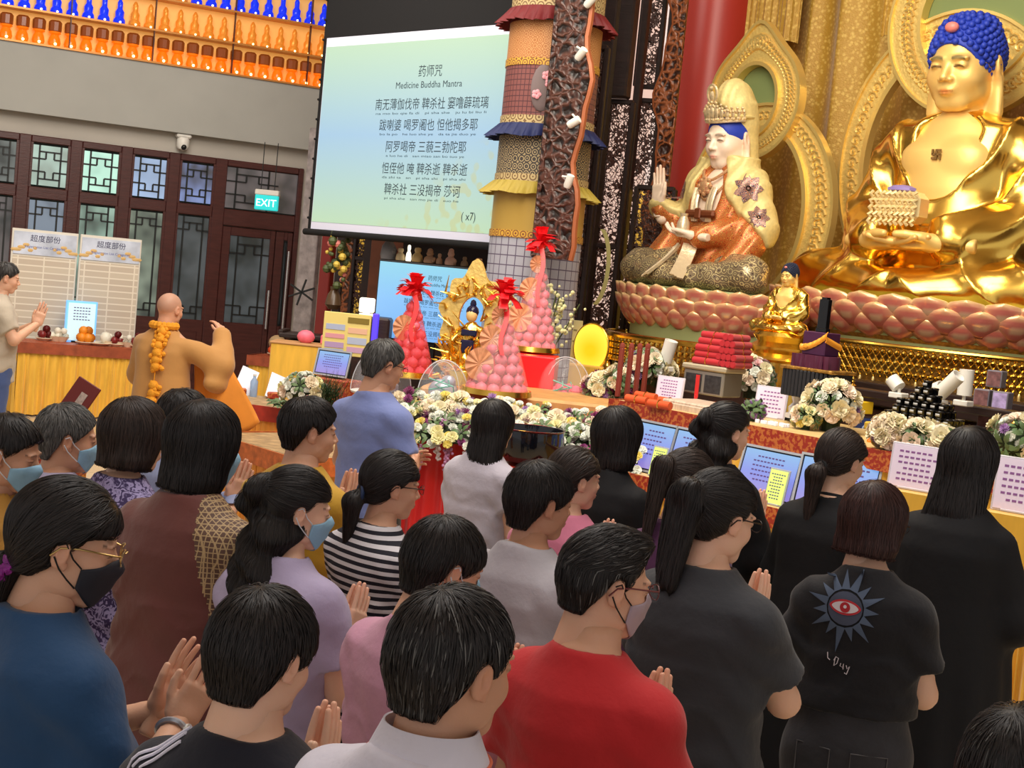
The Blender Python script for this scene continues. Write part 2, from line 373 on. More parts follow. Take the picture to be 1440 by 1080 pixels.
for x0, x1 in ((a0+g+.005, aM), (aM+.01, aD1-.075)):
    leaf = MB(); w_ = .12
    pbox(leaf, PW, x0, x0+w_, .02, zR-.18, -.03, .03, bev=.008); pbox(leaf, PW, x1-w_*.6, x1, .02, zR-.18, -.03, .03, bev=.008)
    pbox(leaf, PW, x0+w_, x1-w_*.6, .02, zP, -.03, .025, bev=.008); pbox(leaf, PW, x0+w_, x1-w_*.6, zR-.30, zR-.18, -.03, .03, bev=.008)
    lo = leaf.build('door_leaf', m_wood, door)
    p = MB(); pbox(p, PW, x0+w_, x1-w_*.6, zP, zR-.30, -.005, .005); p.build('pane', PL[4], lo)
    p = MB(); lattice(p, PW, x0+w_, x1-w_*.6, zP, zR-.30, False, two=True); p.build('lattice', m_lat, lo)
m_chrome = mat('brushed_steel', (.75, .74, .72), .25, 1)
for (u0, v0, u1, v1) in ((376, 408, 370, 462), (402, 353, 394, 481)):
    s0, z0 = PW.hit(u0, v0); s1, z1 = PW.hit(u1, v1); h_ = MB(); sm = (s0+s1)/2
    h_.cyl(PW.pt(sm, z0, .09), PW.pt(sm, z1, .09), .016); 
    for z in (z0-.06, z1+.06): h_.cyl(PW.pt(sm, z, .02), PW.pt(sm, z, .09), .012)
    h_.build('door_handle', m_chrome, door, label='long vertical steel pull handle')
# ---- lit votive shelves up on the wall
m_amber = mat('amber_board', srgb(224, 176, 104), .5, emit=srgb(230, 160, 70), estr=.45)
m_gold = mat('gold', srgb(226, 170, 62), .28, 1)
m_goldm = mat('gold_matte', srgb(206, 158, 66), .42, 1, bump=.3, bscale=80)
m_glowy = mat('lamp_spot', (1, .85, .5), .4, emit=(1, .72, .32), estr=5)
m_cup = mat('amber_glass', srgb(226, 110, 20), .15, emit=srgb(255, 110, 10), estr=.55)
m_cup2 = mat('brown_figure', srgb(128, 64, 26), .3, emit=srgb(150, 70, 10), estr=.2)
m_blueg = mat('blue_glass', srgb(20, 50, 230), .15, emit=srgb(20, 50, 235), estr=.55)
def shelf_rows():
    zs = [zS, PW.hit(300, 62)[1], PW.hit(300, 22)[1]]
    zs = [zS, zS+(PW.hit(225, 47)[1]-zS)]; zs.append(zs[1]+.42); zs.append(zs[2]+.42); zs.append(zs[3]+.42)
    s0 = PW.hit(-30, 60)[0]; s1 = PW.hit(470, 130)[0]+1.0
    c = thing('votive_shelf', 'long wall shelf of lit amber niches above the grey beam', 'shelf', PW.pt(s0, zS, .1))
    T = Matrix.Translation(-c.location)
    bb = MB(); bb.M = T; pbox(bb, PW, s0, s1, zS, zs[4], .005, .03); bb.build('back_board', m_amber, c)
    for z in zs:
        bb = MB(); bb.M = T; pbox(bb, PW, s0, s1, z-.012, z+.012, .03, .26); bb.build('shelf_board', mat('gilt_shelf', srgb(196, 130, 60), .35, .3), c)
    for i in range(1, 6):
        bb = MB(); bb.M = T; s = s0+(s1-s0)*i/5.4; pbox(bb, PW, s-.006, s+.006, zS, zs[4], .2, .255); bb.build('divider', m_wood, c)
    return zs, s0, s1
zs, s0, s1 = shelf_rows()
def cup():
    r = thing('votive_cup', 'x', 'votive light', (0, 0, -50))
    q = MB(); q.lathe([(.066, 0), (.082, .05), (.070, .11), (.05, .15), (.08, .17), (.07, .20), (.06, .20), (.001, .17)], n=10, cap=False); q.build('glass', m_cup, r)
    q = MB(); q.lathe([(.055, .17), (.082, .20), (.084, .31), (.06, .335), (.001, .335)], n=10, cap=False); q.build('figure', m_cup2, r)
    q = MB(); q.ball((0, .09, .028), .019, 8); q.build('spot', m_glowy, r); return r
def bottle(m, kind, sc=1.0):
    r = thing(kind, 'x', 'votive figure', (0, 0, -50))
    q = MB(); q.lathe([(.065, 0), (.08, .02), (.075, .06), (.055, .09), (.06, .16), (.035, .20), (.034, .25), (.036, .28), (.016, .32), (.001, .33)], n=10, cap=False); q.build('figure', m, r)
    q = MB()
    for a in range(5): q.ball((.055*math.cos(a*.7-2.9), .05*math.sin(a*.7-2.9), .03), (.016, .016, .03), 6)
    q.build('base', m, r); q = MB(); q.ball((0, -.075, .02), .014, 8); q.build('spot', m_glowy, r); return r
rzW = PW.ang + (PI if (Matrix.Rotation(PW.ang, 3, 'Z') @ Vector((0, -1, 0))).dot(PW.n) < 0 else 0)
P1 = cup(); first = True; n = int((s1-s0)/.2)
for i in range(n):
    p = PW.pt(s0+.1+i*.2, zs[0]+.012, .14); lab = 'amber votive cup with a small lamp on the lowest lit wall shelf'
    if first: P1.location = p; P1.rotation_euler.z = rzW+PI; P1['label'] = lab; P1['group'] = 'amber votive cups on the lowest wall shelf'; first = False
    else: dup(P1, lab, 'amber votive cups on the lowest wall shelf', p, rzW+PI)
PB, PC = bottle(m_blueg, 'blue_votive_figure'), bottle(mat('gold_votive', srgb(226, 150, 60), .3, .3, emit=srgb(230, 120, 20), estr=.35), 'gold_votive_figure')
us = {False: 0, True: 0}
aU1, aU2 = PW.hit(177, 30)[0], PW.hit(262, 10)[0]
for row in (1, 2, 3):
    for i in range(n):
        s = s0+.1+i*.2
        blue = (s < aU1 if row == 1 else s > aU2 if row == 2 else True)
        src = PB if blue else PC; lab = ('blue glass votive figure on the upper lit wall shelves' if blue else 'small golden votive figure on the upper lit wall shelves'); gr = ('blue' if blue else 'golden')+' votive figures on the wall shelves'
        p = PW.pt(s, zs[row]+.012, .14)
        if not us[blue]: src.location = p; src.rotation_euler.z = rzW; src['label'] = lab; src['group'] = gr; us[blue] = 1
        else: dup(src, lab, gr, p, rzW)
# ---- security camera, exit sign
m_white = mat('white_plastic', srgb(225, 222, 214), .4)
a, z = PW.hit(254, 205)
c = thing('security_camera', 'white ball security camera mounted under the grey beam', 'camera', PW.pt(a, zB, .12)); c.rotation_euler.z = rzW
q = MB(); q.box((0, 0, -.03), (.2, .14, .06), bev=.02); q.build('bracket', m_white, c)
q = MB(); q.lathe([(.07, -.05), (.085, -.08), (.085, -.17), (.06, -.21), (.001, -.23)], n=20, cap=False); q.build('housing', m_white, c)
q = MB(); q.ball((0, -.055, -.18), (.04, .05, .04), 14); q.build('lens', mat('lens_black', (.01, .01, .01), .1), c)
ex = thing('exit_sign', 'hanging green EXIT sign in front of the doors', 'exit sign', at(375, 285, 18.6)); ex.rotation_euler.z = math.radians(-6)
q = MB(); q.box((0, 0, 0), (.31, .06, .20), bev=.01); q.build('panel', mat('exit_green', srgb(40, 190, 190), .4, emit=srgb(30, 190, 190), estr=.75), ex)
q = MB(); q.box((0, 0, .13), (.32, .08, .07), bev=.01); q.build('housing', m_white, ex)
text('lettering', 'EXIT', .135, Matrix.Translation((0, -.032, -.05)) @ Matrix.Rotation(PI/2, 4, 'X'), mat('exit_white', (1, 1, 1), .5, emit=(.85, 1, 1), estr=1), ex)
for x in (-.09, .09):
    q = MB(); q.cyl((x, 0, .16), (x, 0, .16+.62), .006, n=6); q.build('suspension_rod', m_lat, ex)
# ---- projection screen
def screen_mat(name, c0, c1, c2, s, sprig=True):
    m = mat(name, (.2, .2, .2), .6); N, L, B = nodes_of(m)
    tc = N.new('ShaderNodeTexCoord'); sp = N.new('ShaderNodeSeparateXYZ'); L.new(tc.outputs['Generated'], sp.inputs[0])
    cr = N.new('ShaderNodeValToRGB'); e = cr.color_ramp.elements; e[0].position = 0; e[0].color = (*c0, 1); e[1].position = 1; e[1].color = (*c2, 1); x = e.new(.5); x.color = (*c1, 1)
    L.new(sp.outputs['Z'], cr.inputs[0]); out = cr.outputs[0]
    if sprig:
        nz = N.new('ShaderNodeTexVoronoi'); nz.inputs['Scale'].default_value = 9; nz.feature = 'SMOOTH_F1'; L.new(tc.outputs['Object'], nz.inputs[0])
        mr = N.new('ShaderNodeMapRange'); L.new(nz.outputs['Distance'], mr.inputs[0]); mr.inputs[1].default_value = .38; mr.inputs[2].default_value = .3
        # only in the lower right corner
        ad = N.new('ShaderNodeMath'); ad.operation = 'SUBTRACT'; L.new(sp.outputs['X'], ad.inputs[0]); L.new(sp.outputs['Z'], ad.inputs[1])
        m2 = N.new('ShaderNodeMapRange'); L.new(ad.outputs[0], m2.inputs[0]); m2.inputs[1].default_value = .30; m2.inputs[2].default_value = .5; m2.inputs[4].default_value = .5
        mu = N.new('ShaderNodeMath'); mu.operation = 'MULTIPLY'; L.new(mr.outputs[0], mu.inputs[0]); L.new(m2.outputs[0], mu.inputs[1])
        mx = N.new('ShaderNodeMix'); mx.data_type = 'RGBA'; L.new(mu.outputs[0], mx.inputs[0]); L.new(out, mx.inputs[6]); mx.inputs[7].default_value = (*srgb(206, 206, 120), 1); out = mx.outputs[2]
    L.new(out, B.inputs['Emission Color']); B.inputs['Emission Strength'].default_value = s; B.inputs['Base Color'].default_value = (.1, .1, .1, 1); return m
SD = 15.2
def screen_frame(u, v, d, heading): return Matrix.Translation(at(u, v, d)) @ Matrix.Rotation(heading, 4, 'Z')
hs = math.radians(-45)
MT = screen_frame(445, 330, SD, hs)
def loc_of(M, u, v):
    "coordinates on an upright surface with frame M (x along, z up) seen at pixel u,v"
    r = ray(u, v); n = M.to_3x3() @ Vector((0, 1, 0)); p = CAM+r*((M.translation-CAM).dot(n)/r.dot(n)); q = M.inverted() @ p; return q.x, q.z
sc = thing('projection_screen', 'large hanging projection screen showing five lines of mantra text', 'projection screen', M=MT)
x0, z0 = loc_of(MT, 437, 322); x1, _ = loc_of(MT, 735, 352); _, zt = loc_of(MT, 460, 60)
_, zw0 = loc_of(MT, 580, 325)
zc0 = loc_of(MT, 560, 322)[1]; zc1 = loc_of(MT, 590, 55)[1]
W_ = x1-x0
q = MB(); q.box(((x0+x1)/2, .02, (z0+zt+1.4)/2), (W_+.14, .02, zt+1.4-z0+.10)); q.build('black_border', mat('screen_black', srgb(9, 8, 10), .85), sc)
q = MB(); q.box(((x0+x1)/2, .004, (zc0+zc1)/2+.0), (W_, .012, zc1-zc0+.16)); q.build('white_surface', mat('screen_white', srgb(205, 205, 220), .7, emit=srgb(120, 125, 150), estr=.3), sc)
m_proj = screen_mat('projected_slide', srgb(196, 232, 190), srgb(160, 208, 240), srgb(198, 236, 196), .8)
q = MB(); q.box(((x0+x1)/2+.0, -.004, (zc0+zc1)/2), (W_-.02, .004, zc1-zc0-.03)); q.build('projected_image', m_proj, sc)
q = MB(); q.cyl((x0-.1, .0, z0-.03), (x1+.05, 0, z0-.03), .035, n=12); q.build('bottom_bar', mat('screen_black'), sc)
q = MB()
for i in range(12): q.ball((x0-.05, -.01, z0+.12+i*.21), .014, 6)
q.build('edge_clips', mat('screen_black'), sc)
m_ink = mat('slide_ink', srgb(40, 50, 60), .8)
lines = [((606, 96), '药师咒', 22), ((603, 113), 'Medicine Buddha Mantra', 95), ((605, 142), '南无薄伽伐帝 鞞杀社 窭噜薜琉璃', 165), ((601, 172), '跋喇婆 喝罗阇也 怛他揭多耶', 143),
         ((598, 203), '阿罗喝帝 三藐三勃陀耶', 116), ((596, 234), '怛侄他 唵 鞞杀逝 鞞杀逝', 124), ((593, 264), '鞞杀社 三没揭帝 莎诃', 110)]
pin = {2: 'na mo bo qie fa di   pi sha she   ju lu bi liu li', 3: 'bo la po   he luo she ye   da ta jie duo ye', 4: 'a luo he di   san miao san bo tuo ye', 5: 'da zhi ta   an   pi sha shi   pi sha shi', 6: 'pi sha she   san mo jie di   suo he'}
RX = Matrix.Rotation(PI/2, 4, 'X')
def put_lines(M, par, pts, lines, size, off, m):
    for i, ((u, v), s, wpx) in enumerate(lines):
        x, z = loc_of(M, u, v+4); xr, _ = loc_of(M, u+wpx/2, v+4)
        text('lettering', s, size*(.75 if i == 1 else 1), Matrix.Translation((x, off, z-size*.35)) @ RX, m, par, width=2*(xr-x)*(1.0 if i else 1.5))
        if i in pin: text('small_lettering', pin[i], size*.26, Matrix.Translation((x, off, z-size*.80)) @ RX, m, par, width=2*(xr-x)*.98)
put_lines(MT, sc, None, lines, .125, -.008, m_ink)
x, z = loc_of(MT, 659, 310); text('lettering', '( x7)', .11, Matrix.Translation((x, -.008, z)) @ RX, m_ink, sc)
# ---- television under it
MV = screen_frame(610, 430, 13.6, math.radians(-16))
tv = thing('television', 'flat television below the projection screen showing the same mantra text', 'television', M=MV)
x0, zt = loc_of(MV, 533, 366); x1, _ = loc_of(MV, 690, 390); _, z0 = loc_of(MV, 530, 470)
z0 = loc_of(MV, 610, 484)[1]; zt = loc_of(MV, 610, 372)[1]
q = MB(); q.box(((x0+x1)/2, .03, (z0+zt)/2), (x1-x0, .05, zt-z0), bev=.008); q.build('casing', mat('tv_black', srgb(18, 18, 22), .35), tv)
q = MB(); q.box(((x0+x1)/2, .002, (z0+zt)/2), (x1-x0-.03, .008, zt-z0-.03)); q.build('display', screen_mat('tv_slide', srgb(96, 170, 240), srgb(110, 185, 245), srgb(120, 205, 232), .95, False), tv)
l2 = [((612, 388), '药师咒', 13), ((610, 396), 'Medicine Buddha Mantra', 50), ((612, 409), lines[2][1], 95), ((610, 423), lines[3][1], 85), ((608, 438), lines[4][1], 72), ((606, 452), lines[5][1], 76), ((605, 466), lines[6][1], 66)]
pin_ = pin; pin = {k: v for k, v in pin.items()}
put_lines(MV, tv, None, l2, .055, -.004, m_ink)
q = MB(); q.box(((x0+x1)/2, .05, z0-.6), (.12, .05, 1.3)); q.box(((x0+x1)/2, .05, -MV.translation.z+.03), (.7, .45, .06), bev=.01); q.build('stand', mat('tv_black'), tv)
# ================================================================ altar side of the hall
_O = at(870, 500, 9.6)
AFM = Matrix.Translation((_O.x, _O.y, 0)) @ Matrix.Rotation(math.radians(-50), 4, 'Z')    # x along the altar front, y into the altar
AFI = AFM.inverted()
FACE = math.radians(130)                                   # a figure built facing +Y turns to look out at the hall
def AW(a, b_, z): return AFM @ Vector((a, b_, z))
def apix(u, v, z):
    q = AFI @ atz(u, v, z); return q.x, q.y
def apd(u, v, d):
    q = AFI @ at(u, v, d); return q.x, q.y, q.z
def fr(a, b_, z, rz=0): return AFM @ Matrix.Translation((a, b_, z)) @ Matrix.Rotation(rz, 4, 'Z')
def pleats(b, x0, x1, y, z0, z1, amp=.02, wl=.07, seed=1, **k):
    rg = random.Random(seed); n = max(8, int((x1-x0)/wl*7)); ph = [rg.uniform(-.6, .6) for _ in range(60)]
    def f(u, v):
        x = x0+(x1-x0)*u; a = (x-x0)/wl*2*PI; p = ph[int((x-x0)/wl) % 60]
        return (x+.012*math.sin(a*.37+p), y+amp*(.35+.65*(1-v))*math.sin(a+p)+amp*.4*math.sin(a*.31+3*v), z0+(z1-z0)*v)
    b.grid(f, n, 6, thick=.004, **k)
m_yel = mat('yellow_satin', srgb(228, 176, 60), .42, sheen=.3, var=.15, vscale=3, stretch=(6, 6, 1))
m_trim = mat('red_gold_brocade', srgb(170, 60, 30), .5, var=.0)
N, L, B = nodes_of(m_trim); vo = N.new('ShaderNodeTexNoise'); vo.inputs['Scale'].default_value = 44; cr = N.new('ShaderNodeValToRGB'); cr.color_ramp.elements[0].position = .48; cr.color_ramp.elements[1].position = .56; cr.color_ramp.elements[0].color = (*srgb(150, 44, 30), 1); cr.color_ramp.elements[1].color = (*srgb(186, 104, 50), 1); tc = N.new('ShaderNodeTexCoord'); L.new(tc.outputs['Object'], vo.inputs[0]); L.new(vo.outputs[0], cr.inputs[0]); L.new(cr.outputs[0], B.inputs['Base Color'])
m_red = mat('red_satin', srgb(205, 32, 34), .38, sheen=.3, var=.15, vscale=3)
m_dark = mat('near_black_wood', srgb(38, 24, 22), .4, bump=.2, bscale=12, var=.3, vscale=4, stretch=(1, 1, 6))
m_blackp = mat('black_gloss', srgb(14, 14, 16), .2)
m_cream = mat('cream_paper', srgb(236, 226, 205), .6)
def table(name, label, M, w_, d_, h, skirt=m_yel, trim=m_trim, top=None, seed=1, sides=True, wl=.07):
    t = thing(name, label, 'table', M=M)
    q = MB(); q.box((0, d_/2, h-.015), (w_, d_, .03), bev=.005); q.build('tabletop', top or m_red, t)
    q = MB(); pleats(q, -w_/2, w_/2, -.01, .02, h-.03, wl=wl, seed=seed)
    if sides:
        for sx in (-1, 1): pleats(q, 0, d_, 0, .02, h-.03, wl=wl, seed=seed+3, M=Matrix.Translation((sx*(w_/2+.01), 0, 0)) @ Matrix.Rotation(PI/2, 4, 'Z'))
    q.build('skirt', skirt, t)
    if trim:
        q = MB(); q.box((0, -.035, h-.055), (w_+.06, .012, .12)); 
        if sides:
            for sx in (-1, 1): q.box((sx*(w_/2+.03), d_/2-.02, h-.055), (.012, d_, .12))
        q.build('valance', trim, t)
    for x in (-1, 1):
        for y in (.06, d_-.06): q = MB(); q.box((x*(w_/2-.05), y, (h-.03)/2), (.04, .04, h-.03)); q.build('leg', m_dark, t)
    return t
# ---------------------------------------------------------------- back walls
m_pan = mat('dark_panel', srgb(48, 28, 24), .45, bump=.2, bscale=10, var=.35, vscale=2.5, stretch=(1, 1, 4))
def abox(b, a0, a1, b0, b1, z0, z1, bev=0, **k): b.box(((a0+a1)/2, (b0+b1)/2, (z0+z1)/2), (a1-a0, b1-b0, z1-z0), bev=bev, **k)
bw = apd(1250, 200, 15.2)[1]                               # depth of the curtain wall in the altar frame
b = MB(); b.M = AFM; abox(b, -9.5, 11, bw+.25, bw+.35, 0, 9); struct('wall_altar', b, m_pan)
# ---- gold curtain
aC0 = apd(1000, 200, 17.0)[0]; q_ = AFI @ at(1010, 100, 16.6)
def on_b(u, v, bb):
    "altar coordinates (a, z) of the point at depth bb seen at a pixel"
    r = ray(u, v); n = AFM.to_3x3() @ Vector((0, 1, 0)); p0 = AFM @ Vector((0, bb, 0)); p = CAM+r*((p0-CAM).dot(n)/r.dot(n)); q = AFI @ p; return q.x, q.z
m_cur = mat('gold_curtain', srgb(190, 150, 60), .45, .12, sheen=.2, bump=.5, bscale=60)
N, L, B = nodes_of(m_cur); vo = N.new('ShaderNodeTexVoronoi'); vo.inputs['Scale'].default_value = 22; cr = N.new('ShaderNodeValToRGB'); cr.color_ramp.elements[0].position = .2; cr.color_ramp.elements[1].position = .5; cr.color_ramp.elements[0].color = (*srgb(216, 178, 84), 1); cr.color_ramp.elements[1].color = (*srgb(186, 142, 46), 1); tc = N.new('ShaderNodeTexCoord'); L.new(tc.outputs['Object'], vo.inputs[0]); L.new(vo.outputs[0], cr.inputs[0]); L.new(cr.outputs[0], B.inputs['Base Color'])
a0 = on_b(985, 100, bw)[0]; a1 = on_b(1500, 100, bw)[0]
ct = thing('gold_curtain', 'tall pleated gold curtain hanging behind the statues', 'curtain', M=fr((a0+a1)/2, bw, 1.2))
q = MB(); rg = random.Random(4); wv = [(rg.uniform(4, 9), rg.uniform(0, 6), rg.uniform(.02, .05)) for _ in range(5)]
q.grid(lambda u, v: ((u-.5)*(a1-a0), .10*abs(math.sin((u*(a1-a0))*6.2+.5*math.sin(v*3+u*9)))+sum(c*math.sin(f*u*(a1-a0)+p) for f, p, c in wv), v*7.3), 260, 5, thick=.01); q.build('drapes', m_cur, ct)
for (u0, u1, vb) in ((1045, 1118, 66), (1238, 1300, 52), (1300, 1420, 40)):
    x0, zb = on_b(u0, vb, bw-.25); x1, _ = on_b(u1, vb, bw-.25); xm = (a0+a1)/2
    q = MB(); q.grid(lambda u, v: (x0-xm+(x1-x0)*u, -.25+.03*math.sin(u*14)+.012*math.sin(u*60), zb-1.2+v*2.6+.03*math.sin(u*PI*3)*(1-v)), 60, 4, thick=.01); q.build('swag_panel', m_cur, ct)
# ---- red column with carved wooden edge
m_redcol = mat('red_column', srgb(178, 52, 40), .35, var=.06, vscale=1)
pc = at(994, 150, 16.9); b = MB(); b.lathe([(.475, 0), (.475, 9)], c=(pc.x, pc.y, 0), n=48); struct('trim_red_column', b, m_redcol)
# carved, pierced wood (holes are cut by the procedural pattern)
def pierced(name, c0, c1, scale, thr, gilt=None):
    m = mat(name, c0, .4); N, L, B = nodes_of(m)
    tc = N.new('ShaderNodeTexCoord'); vo = N.new('ShaderNodeTexVoronoi'); vo.feature = 'DISTANCE_TO_EDGE'; vo.inputs['Scale'].default_value = scale
    nz = N.new('ShaderNodeTexNoise'); nz.inputs['Scale'].default_value = scale*.6; L.new(tc.outputs['Object'], nz.inputs[0])
    mx = N.new('ShaderNodeMix'); mx.data_type = 'VECTOR'; mx.inputs[0].default_value = .12; L.new(tc.outputs['Object'], mx.inputs[4]); L.new(nz.outputs['Color'], mx.inputs[5]); L.new(mx.outputs[1], vo.inputs[0])
    n2 = N.new('ShaderNodeTexNoise'); n2.inputs['Scale'].default_value = scale*.25; L.new(tc.outputs['Object'], n2.inputs[0])
    mr = N.new('ShaderNodeMapRange'); L.new(n2.outputs[0], mr.inputs[0]); mr.inputs[1].default_value = .4; mr.inputs[2].default_value = .62; mr.inputs[3].default_value = thr*.6; mr.inputs[4].default_value = thr*1.7
    lt = N.new('ShaderNodeMath'); lt.operation = 'LESS_THAN'; L.new(vo.outputs['Distance'], lt.inputs[0]); L.new(mr.outputs[0], lt.inputs[1]); L.new(lt.outputs[0], B.inputs['Alpha'])
    cr = N.new('ShaderNodeValToRGB'); cr.color_ramp.elements[0].color = (*c0, 1); cr.color_ramp.elements[1].color = (*c1, 1); L.new(n2.outputs[0], cr.inputs[0]); L.new(cr.outputs[0], B.inputs['Base Color'])
    bp = N.new('ShaderNodeBump'); bp.inputs['Strength'].default_value = .8; bp.inputs['Distance'].default_value = .02; L.new(vo.outputs['Distance'], bp.inputs['Height']); L.new(bp.outputs[0], B.inputs['Normal']); return m
m_pierce = pierced('pierced_dark_wood', srgb(44, 26, 22), srgb(72, 40, 30), 20, .10)
m_pierce2 = pierced('pierced_red_wood', srgb(110, 56, 34), srgb(146, 80, 44), 12, .30)
m_carve = mat('carved_red_brown', srgb(120, 62, 38), .38, bump=.9, bscale=24, var=.4, vscale=14)
m_edge = mat('copper_edge', srgb(164, 92, 56), .35, .2)
def wavy_post(name, label, pts, w0, M, z0, z1, m, me, side=1, thick=.08, amp=.04, per=1.1, edge=.035):
    "upright carved board, straight on one side, wavy on the other"
    t = thing(name, label, 'carved post', M=M); n = 60
    zz = [z0+(z1-z0)*i/n for i in range(n+1)]; wv = [w0+amp*(math.sin((z-z0)*2*PI/per)+.45*math.sin((z-z0)*4.6*PI/per+1)) for z in zz]
    q = MB(); P = [(0, z) for z in zz]+[(side*w_, z) for z, w_ in list(zip(zz, wv))[::-1]]
    q.prism(P, -thick/2, thick/2, M=RX); q.build('carving', m, t, smooth=False)
    q = MB(); q.tube([(side*w_, 0, z) for z, w_ in zip(zz, wv)], edge, n=8); q.build('wavy_rim', me, t)
    q = MB(); q.box((0, 0, (z0+z1)/2), (.05, thick+.02, z1-z0), bev=.01); q.build('straight_rim', m, t); return t
def upframe(u, v, d, rz): 
    p = at(u, v, d); return Matrix.Translation((p.x, p.y, 0)) @ Matrix.Rotation(rz, 4, 'Z')
HD = math.radians(-20)
m_cpost = mat('carved_post_dark', srgb(70, 42, 34), .36)
def groove(m, scale, c0, c1):  # recess shade and lighter ridges are put into the colour, beside the bump
    N, L, B = nodes_of(m); tc = N.new('ShaderNodeTexCoord'); vo = N.new('ShaderNodeTexVoronoi'); vo.feature = 'DISTANCE_TO_EDGE'; vo.inputs['Scale'].default_value = scale; nz = N.new('ShaderNodeTexNoise'); nz.inputs['Scale'].default_value = scale*.5; L.new(tc.outputs['Object'], nz.inputs[0])
    mx = N.new('ShaderNodeMix'); mx.data_type = 'VECTOR'; mx.inputs[0].default_value = .15; L.new(tc.outputs['Object'], mx.inputs[4]); L.new(nz.outputs['Color'], mx.inputs[5]); L.new(mx.outputs[1], vo.inputs[0])
    cr = N.new('ShaderNodeValToRGB'); cr.color_ramp.elements[0].position = .04; cr.color_ramp.elements[1].position = .22; cr.color_ramp.elements[0].color = (*c1, 1); cr.color_ramp.elements[1].color = (*c0, 1); L.new(vo.outputs[0], cr.inputs[0]); L.new(cr.outputs[0], B.inputs['Base Color'])
    bp = N.new('ShaderNodeBump'); bp.inputs['Strength'].default_value = 1; bp.inputs['Distance'].default_value = .04; bp.invert = True; L.new(vo.outputs[0], bp.inputs['Height']); L.new(bp.outputs[0], B.inputs['Normal'])
groove(m_cpost, 13, srgb(24, 13, 11), srgb(82, 48, 38)); groove(m_carve, 13, srgb(52, 26, 18), srgb(150, 84, 48))
wavy_post('carved_post', 'dark carved post with wavy copper edge hanging before the cloth pillar', None, .28, upframe(771, 180, 11.6, HD), 2.25, 8.98, m_cpost, m_edge, 1, .12, .035)
wavy_post('carved_trim_board', 'orange brown carved board with wavy edge left of the red column', None, .16, upframe(952, 120, 14.9, HD), 1.2, 8.5, m_carve, m_edge, -1, .06, .05, 1.3, .03)
b = MB(); 
b2 = upframe(936, 120, 14.95, HD)
# dark pierced screens standing before an added wall that glows through their holes
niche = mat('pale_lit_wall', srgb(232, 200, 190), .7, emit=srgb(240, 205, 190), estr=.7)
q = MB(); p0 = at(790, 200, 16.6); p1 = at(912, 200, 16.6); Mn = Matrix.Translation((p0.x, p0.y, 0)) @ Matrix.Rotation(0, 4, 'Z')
q.box(((p1.x-p0.x)/2-.15, 0, 3), (p1.x-p0.x+.3, .05, 6), M=Mn); struct('wall_niche_glow', q, niche)
q = MB(); p0 = at(896, 60, 16.9); q.box((0, 0, 3.4), (.75, .05, 6.8)); o = q.build('glow_wall_panel', mat('pale_lit_wall2', srgb(230, 226, 220), .7, emit=srgb(230, 226, 220), estr=.6)); o.location = (p0.x+.15, p0.y, 0); tag(o, 'pale lit panel glimpsed through the tall fretwork', 'panel')  # emissive panel added so the tall fretwork looks lit from behind
def screen(name, label, u0, u1, v, d, z0, z1, rz=HD, m=m_pierce):
    M = upframe(u0, v, d, rz); t = thing(name, label, 'carved screen', M=M); w_ = loc_of(M, u1, v)[0]
    q = MB(); q.box((w_/2, 0, (z0+z1)/2), (w_, .03, z1-z0)); q.build('fretwork', m, t)
    q = MB()
    for x in (0, w_): q.box((x, 0, (z0+z1)/2), (.05, .07, z1-z0), bev=.008)
    for z in (z0, (z0+z1)/2+.2, z1): q.box((w_/2, 0, z), (w_, .06, .05), bev=.008)
    q.build('frame', m_dark, t); return t
zTop = at(840, 142, 14.6).z
screen('fretwork_screen', 'dark fretwork screen just right of the cloth pillar', 847, 880, 250, 14.6, .6, zTop)
screen('fretwork_screen', 'narrow dark fretwork screen between two wooden posts', 890, 921, 220, 15.2, 1.2, at(900, 142, 15.2).z)
screen('fretwork_screen', 'tall dark fretwork screen beside the orange carved board', 900, 930, 60, 15.35, at(905, 122, 15.35).z, 7.5)
screen('fretwork_screen', 'dark fretwork strip hugging the right side of the cloth pillar', 812, 831, 300, 13.9, .6, 4.35)
for lab, u, v, d, w_, z1 in (('broad dark wooden post between the two front fretwork screens', 838, 250, 14.3, .12, 8.5), ('dark wooden post reaching up left of the narrow fretwork screen', 885, 250, 14.9, .07, 8.5), ('slim dark wooden post right of the narrow fretwork screen', 922, 250, 15.1, .05, 8.5)):
    p = at(u, v, d); o = MB(); o.box((0, 0, z1/2), (w_, .14, z1), bev=.012); o = o.build('wooden_post', m_dark); o.location = (p.x, p.y, 0); o.rotation_euler.z = HD; tag(o, lab, 'post')
p = at(862, 100, 14.5); o = MB(); zl = at(862, 138, 14.5).z
o.box((-.12, 0, 0), (.62, .2, 2.6), bev=.02); o = o.build('wooden_header', m_dark); o.location = (p.x, p.y, zl+1.3); o.rotation_euler.z = HD; tag(o, 'plain dark wooden header panel above the fretwork screens', 'panel')
# gold lattice low by the altar, with an added emissive board as its backlight
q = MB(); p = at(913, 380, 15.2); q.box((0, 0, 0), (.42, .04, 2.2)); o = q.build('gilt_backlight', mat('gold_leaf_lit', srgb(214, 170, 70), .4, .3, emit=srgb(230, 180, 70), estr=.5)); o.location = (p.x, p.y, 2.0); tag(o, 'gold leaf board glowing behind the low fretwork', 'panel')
screen('fretwork_screen', 'low dark fretwork with gold glowing through left of the bodhisattva', 882, 935, 400, 14.6, .6, 3.1)
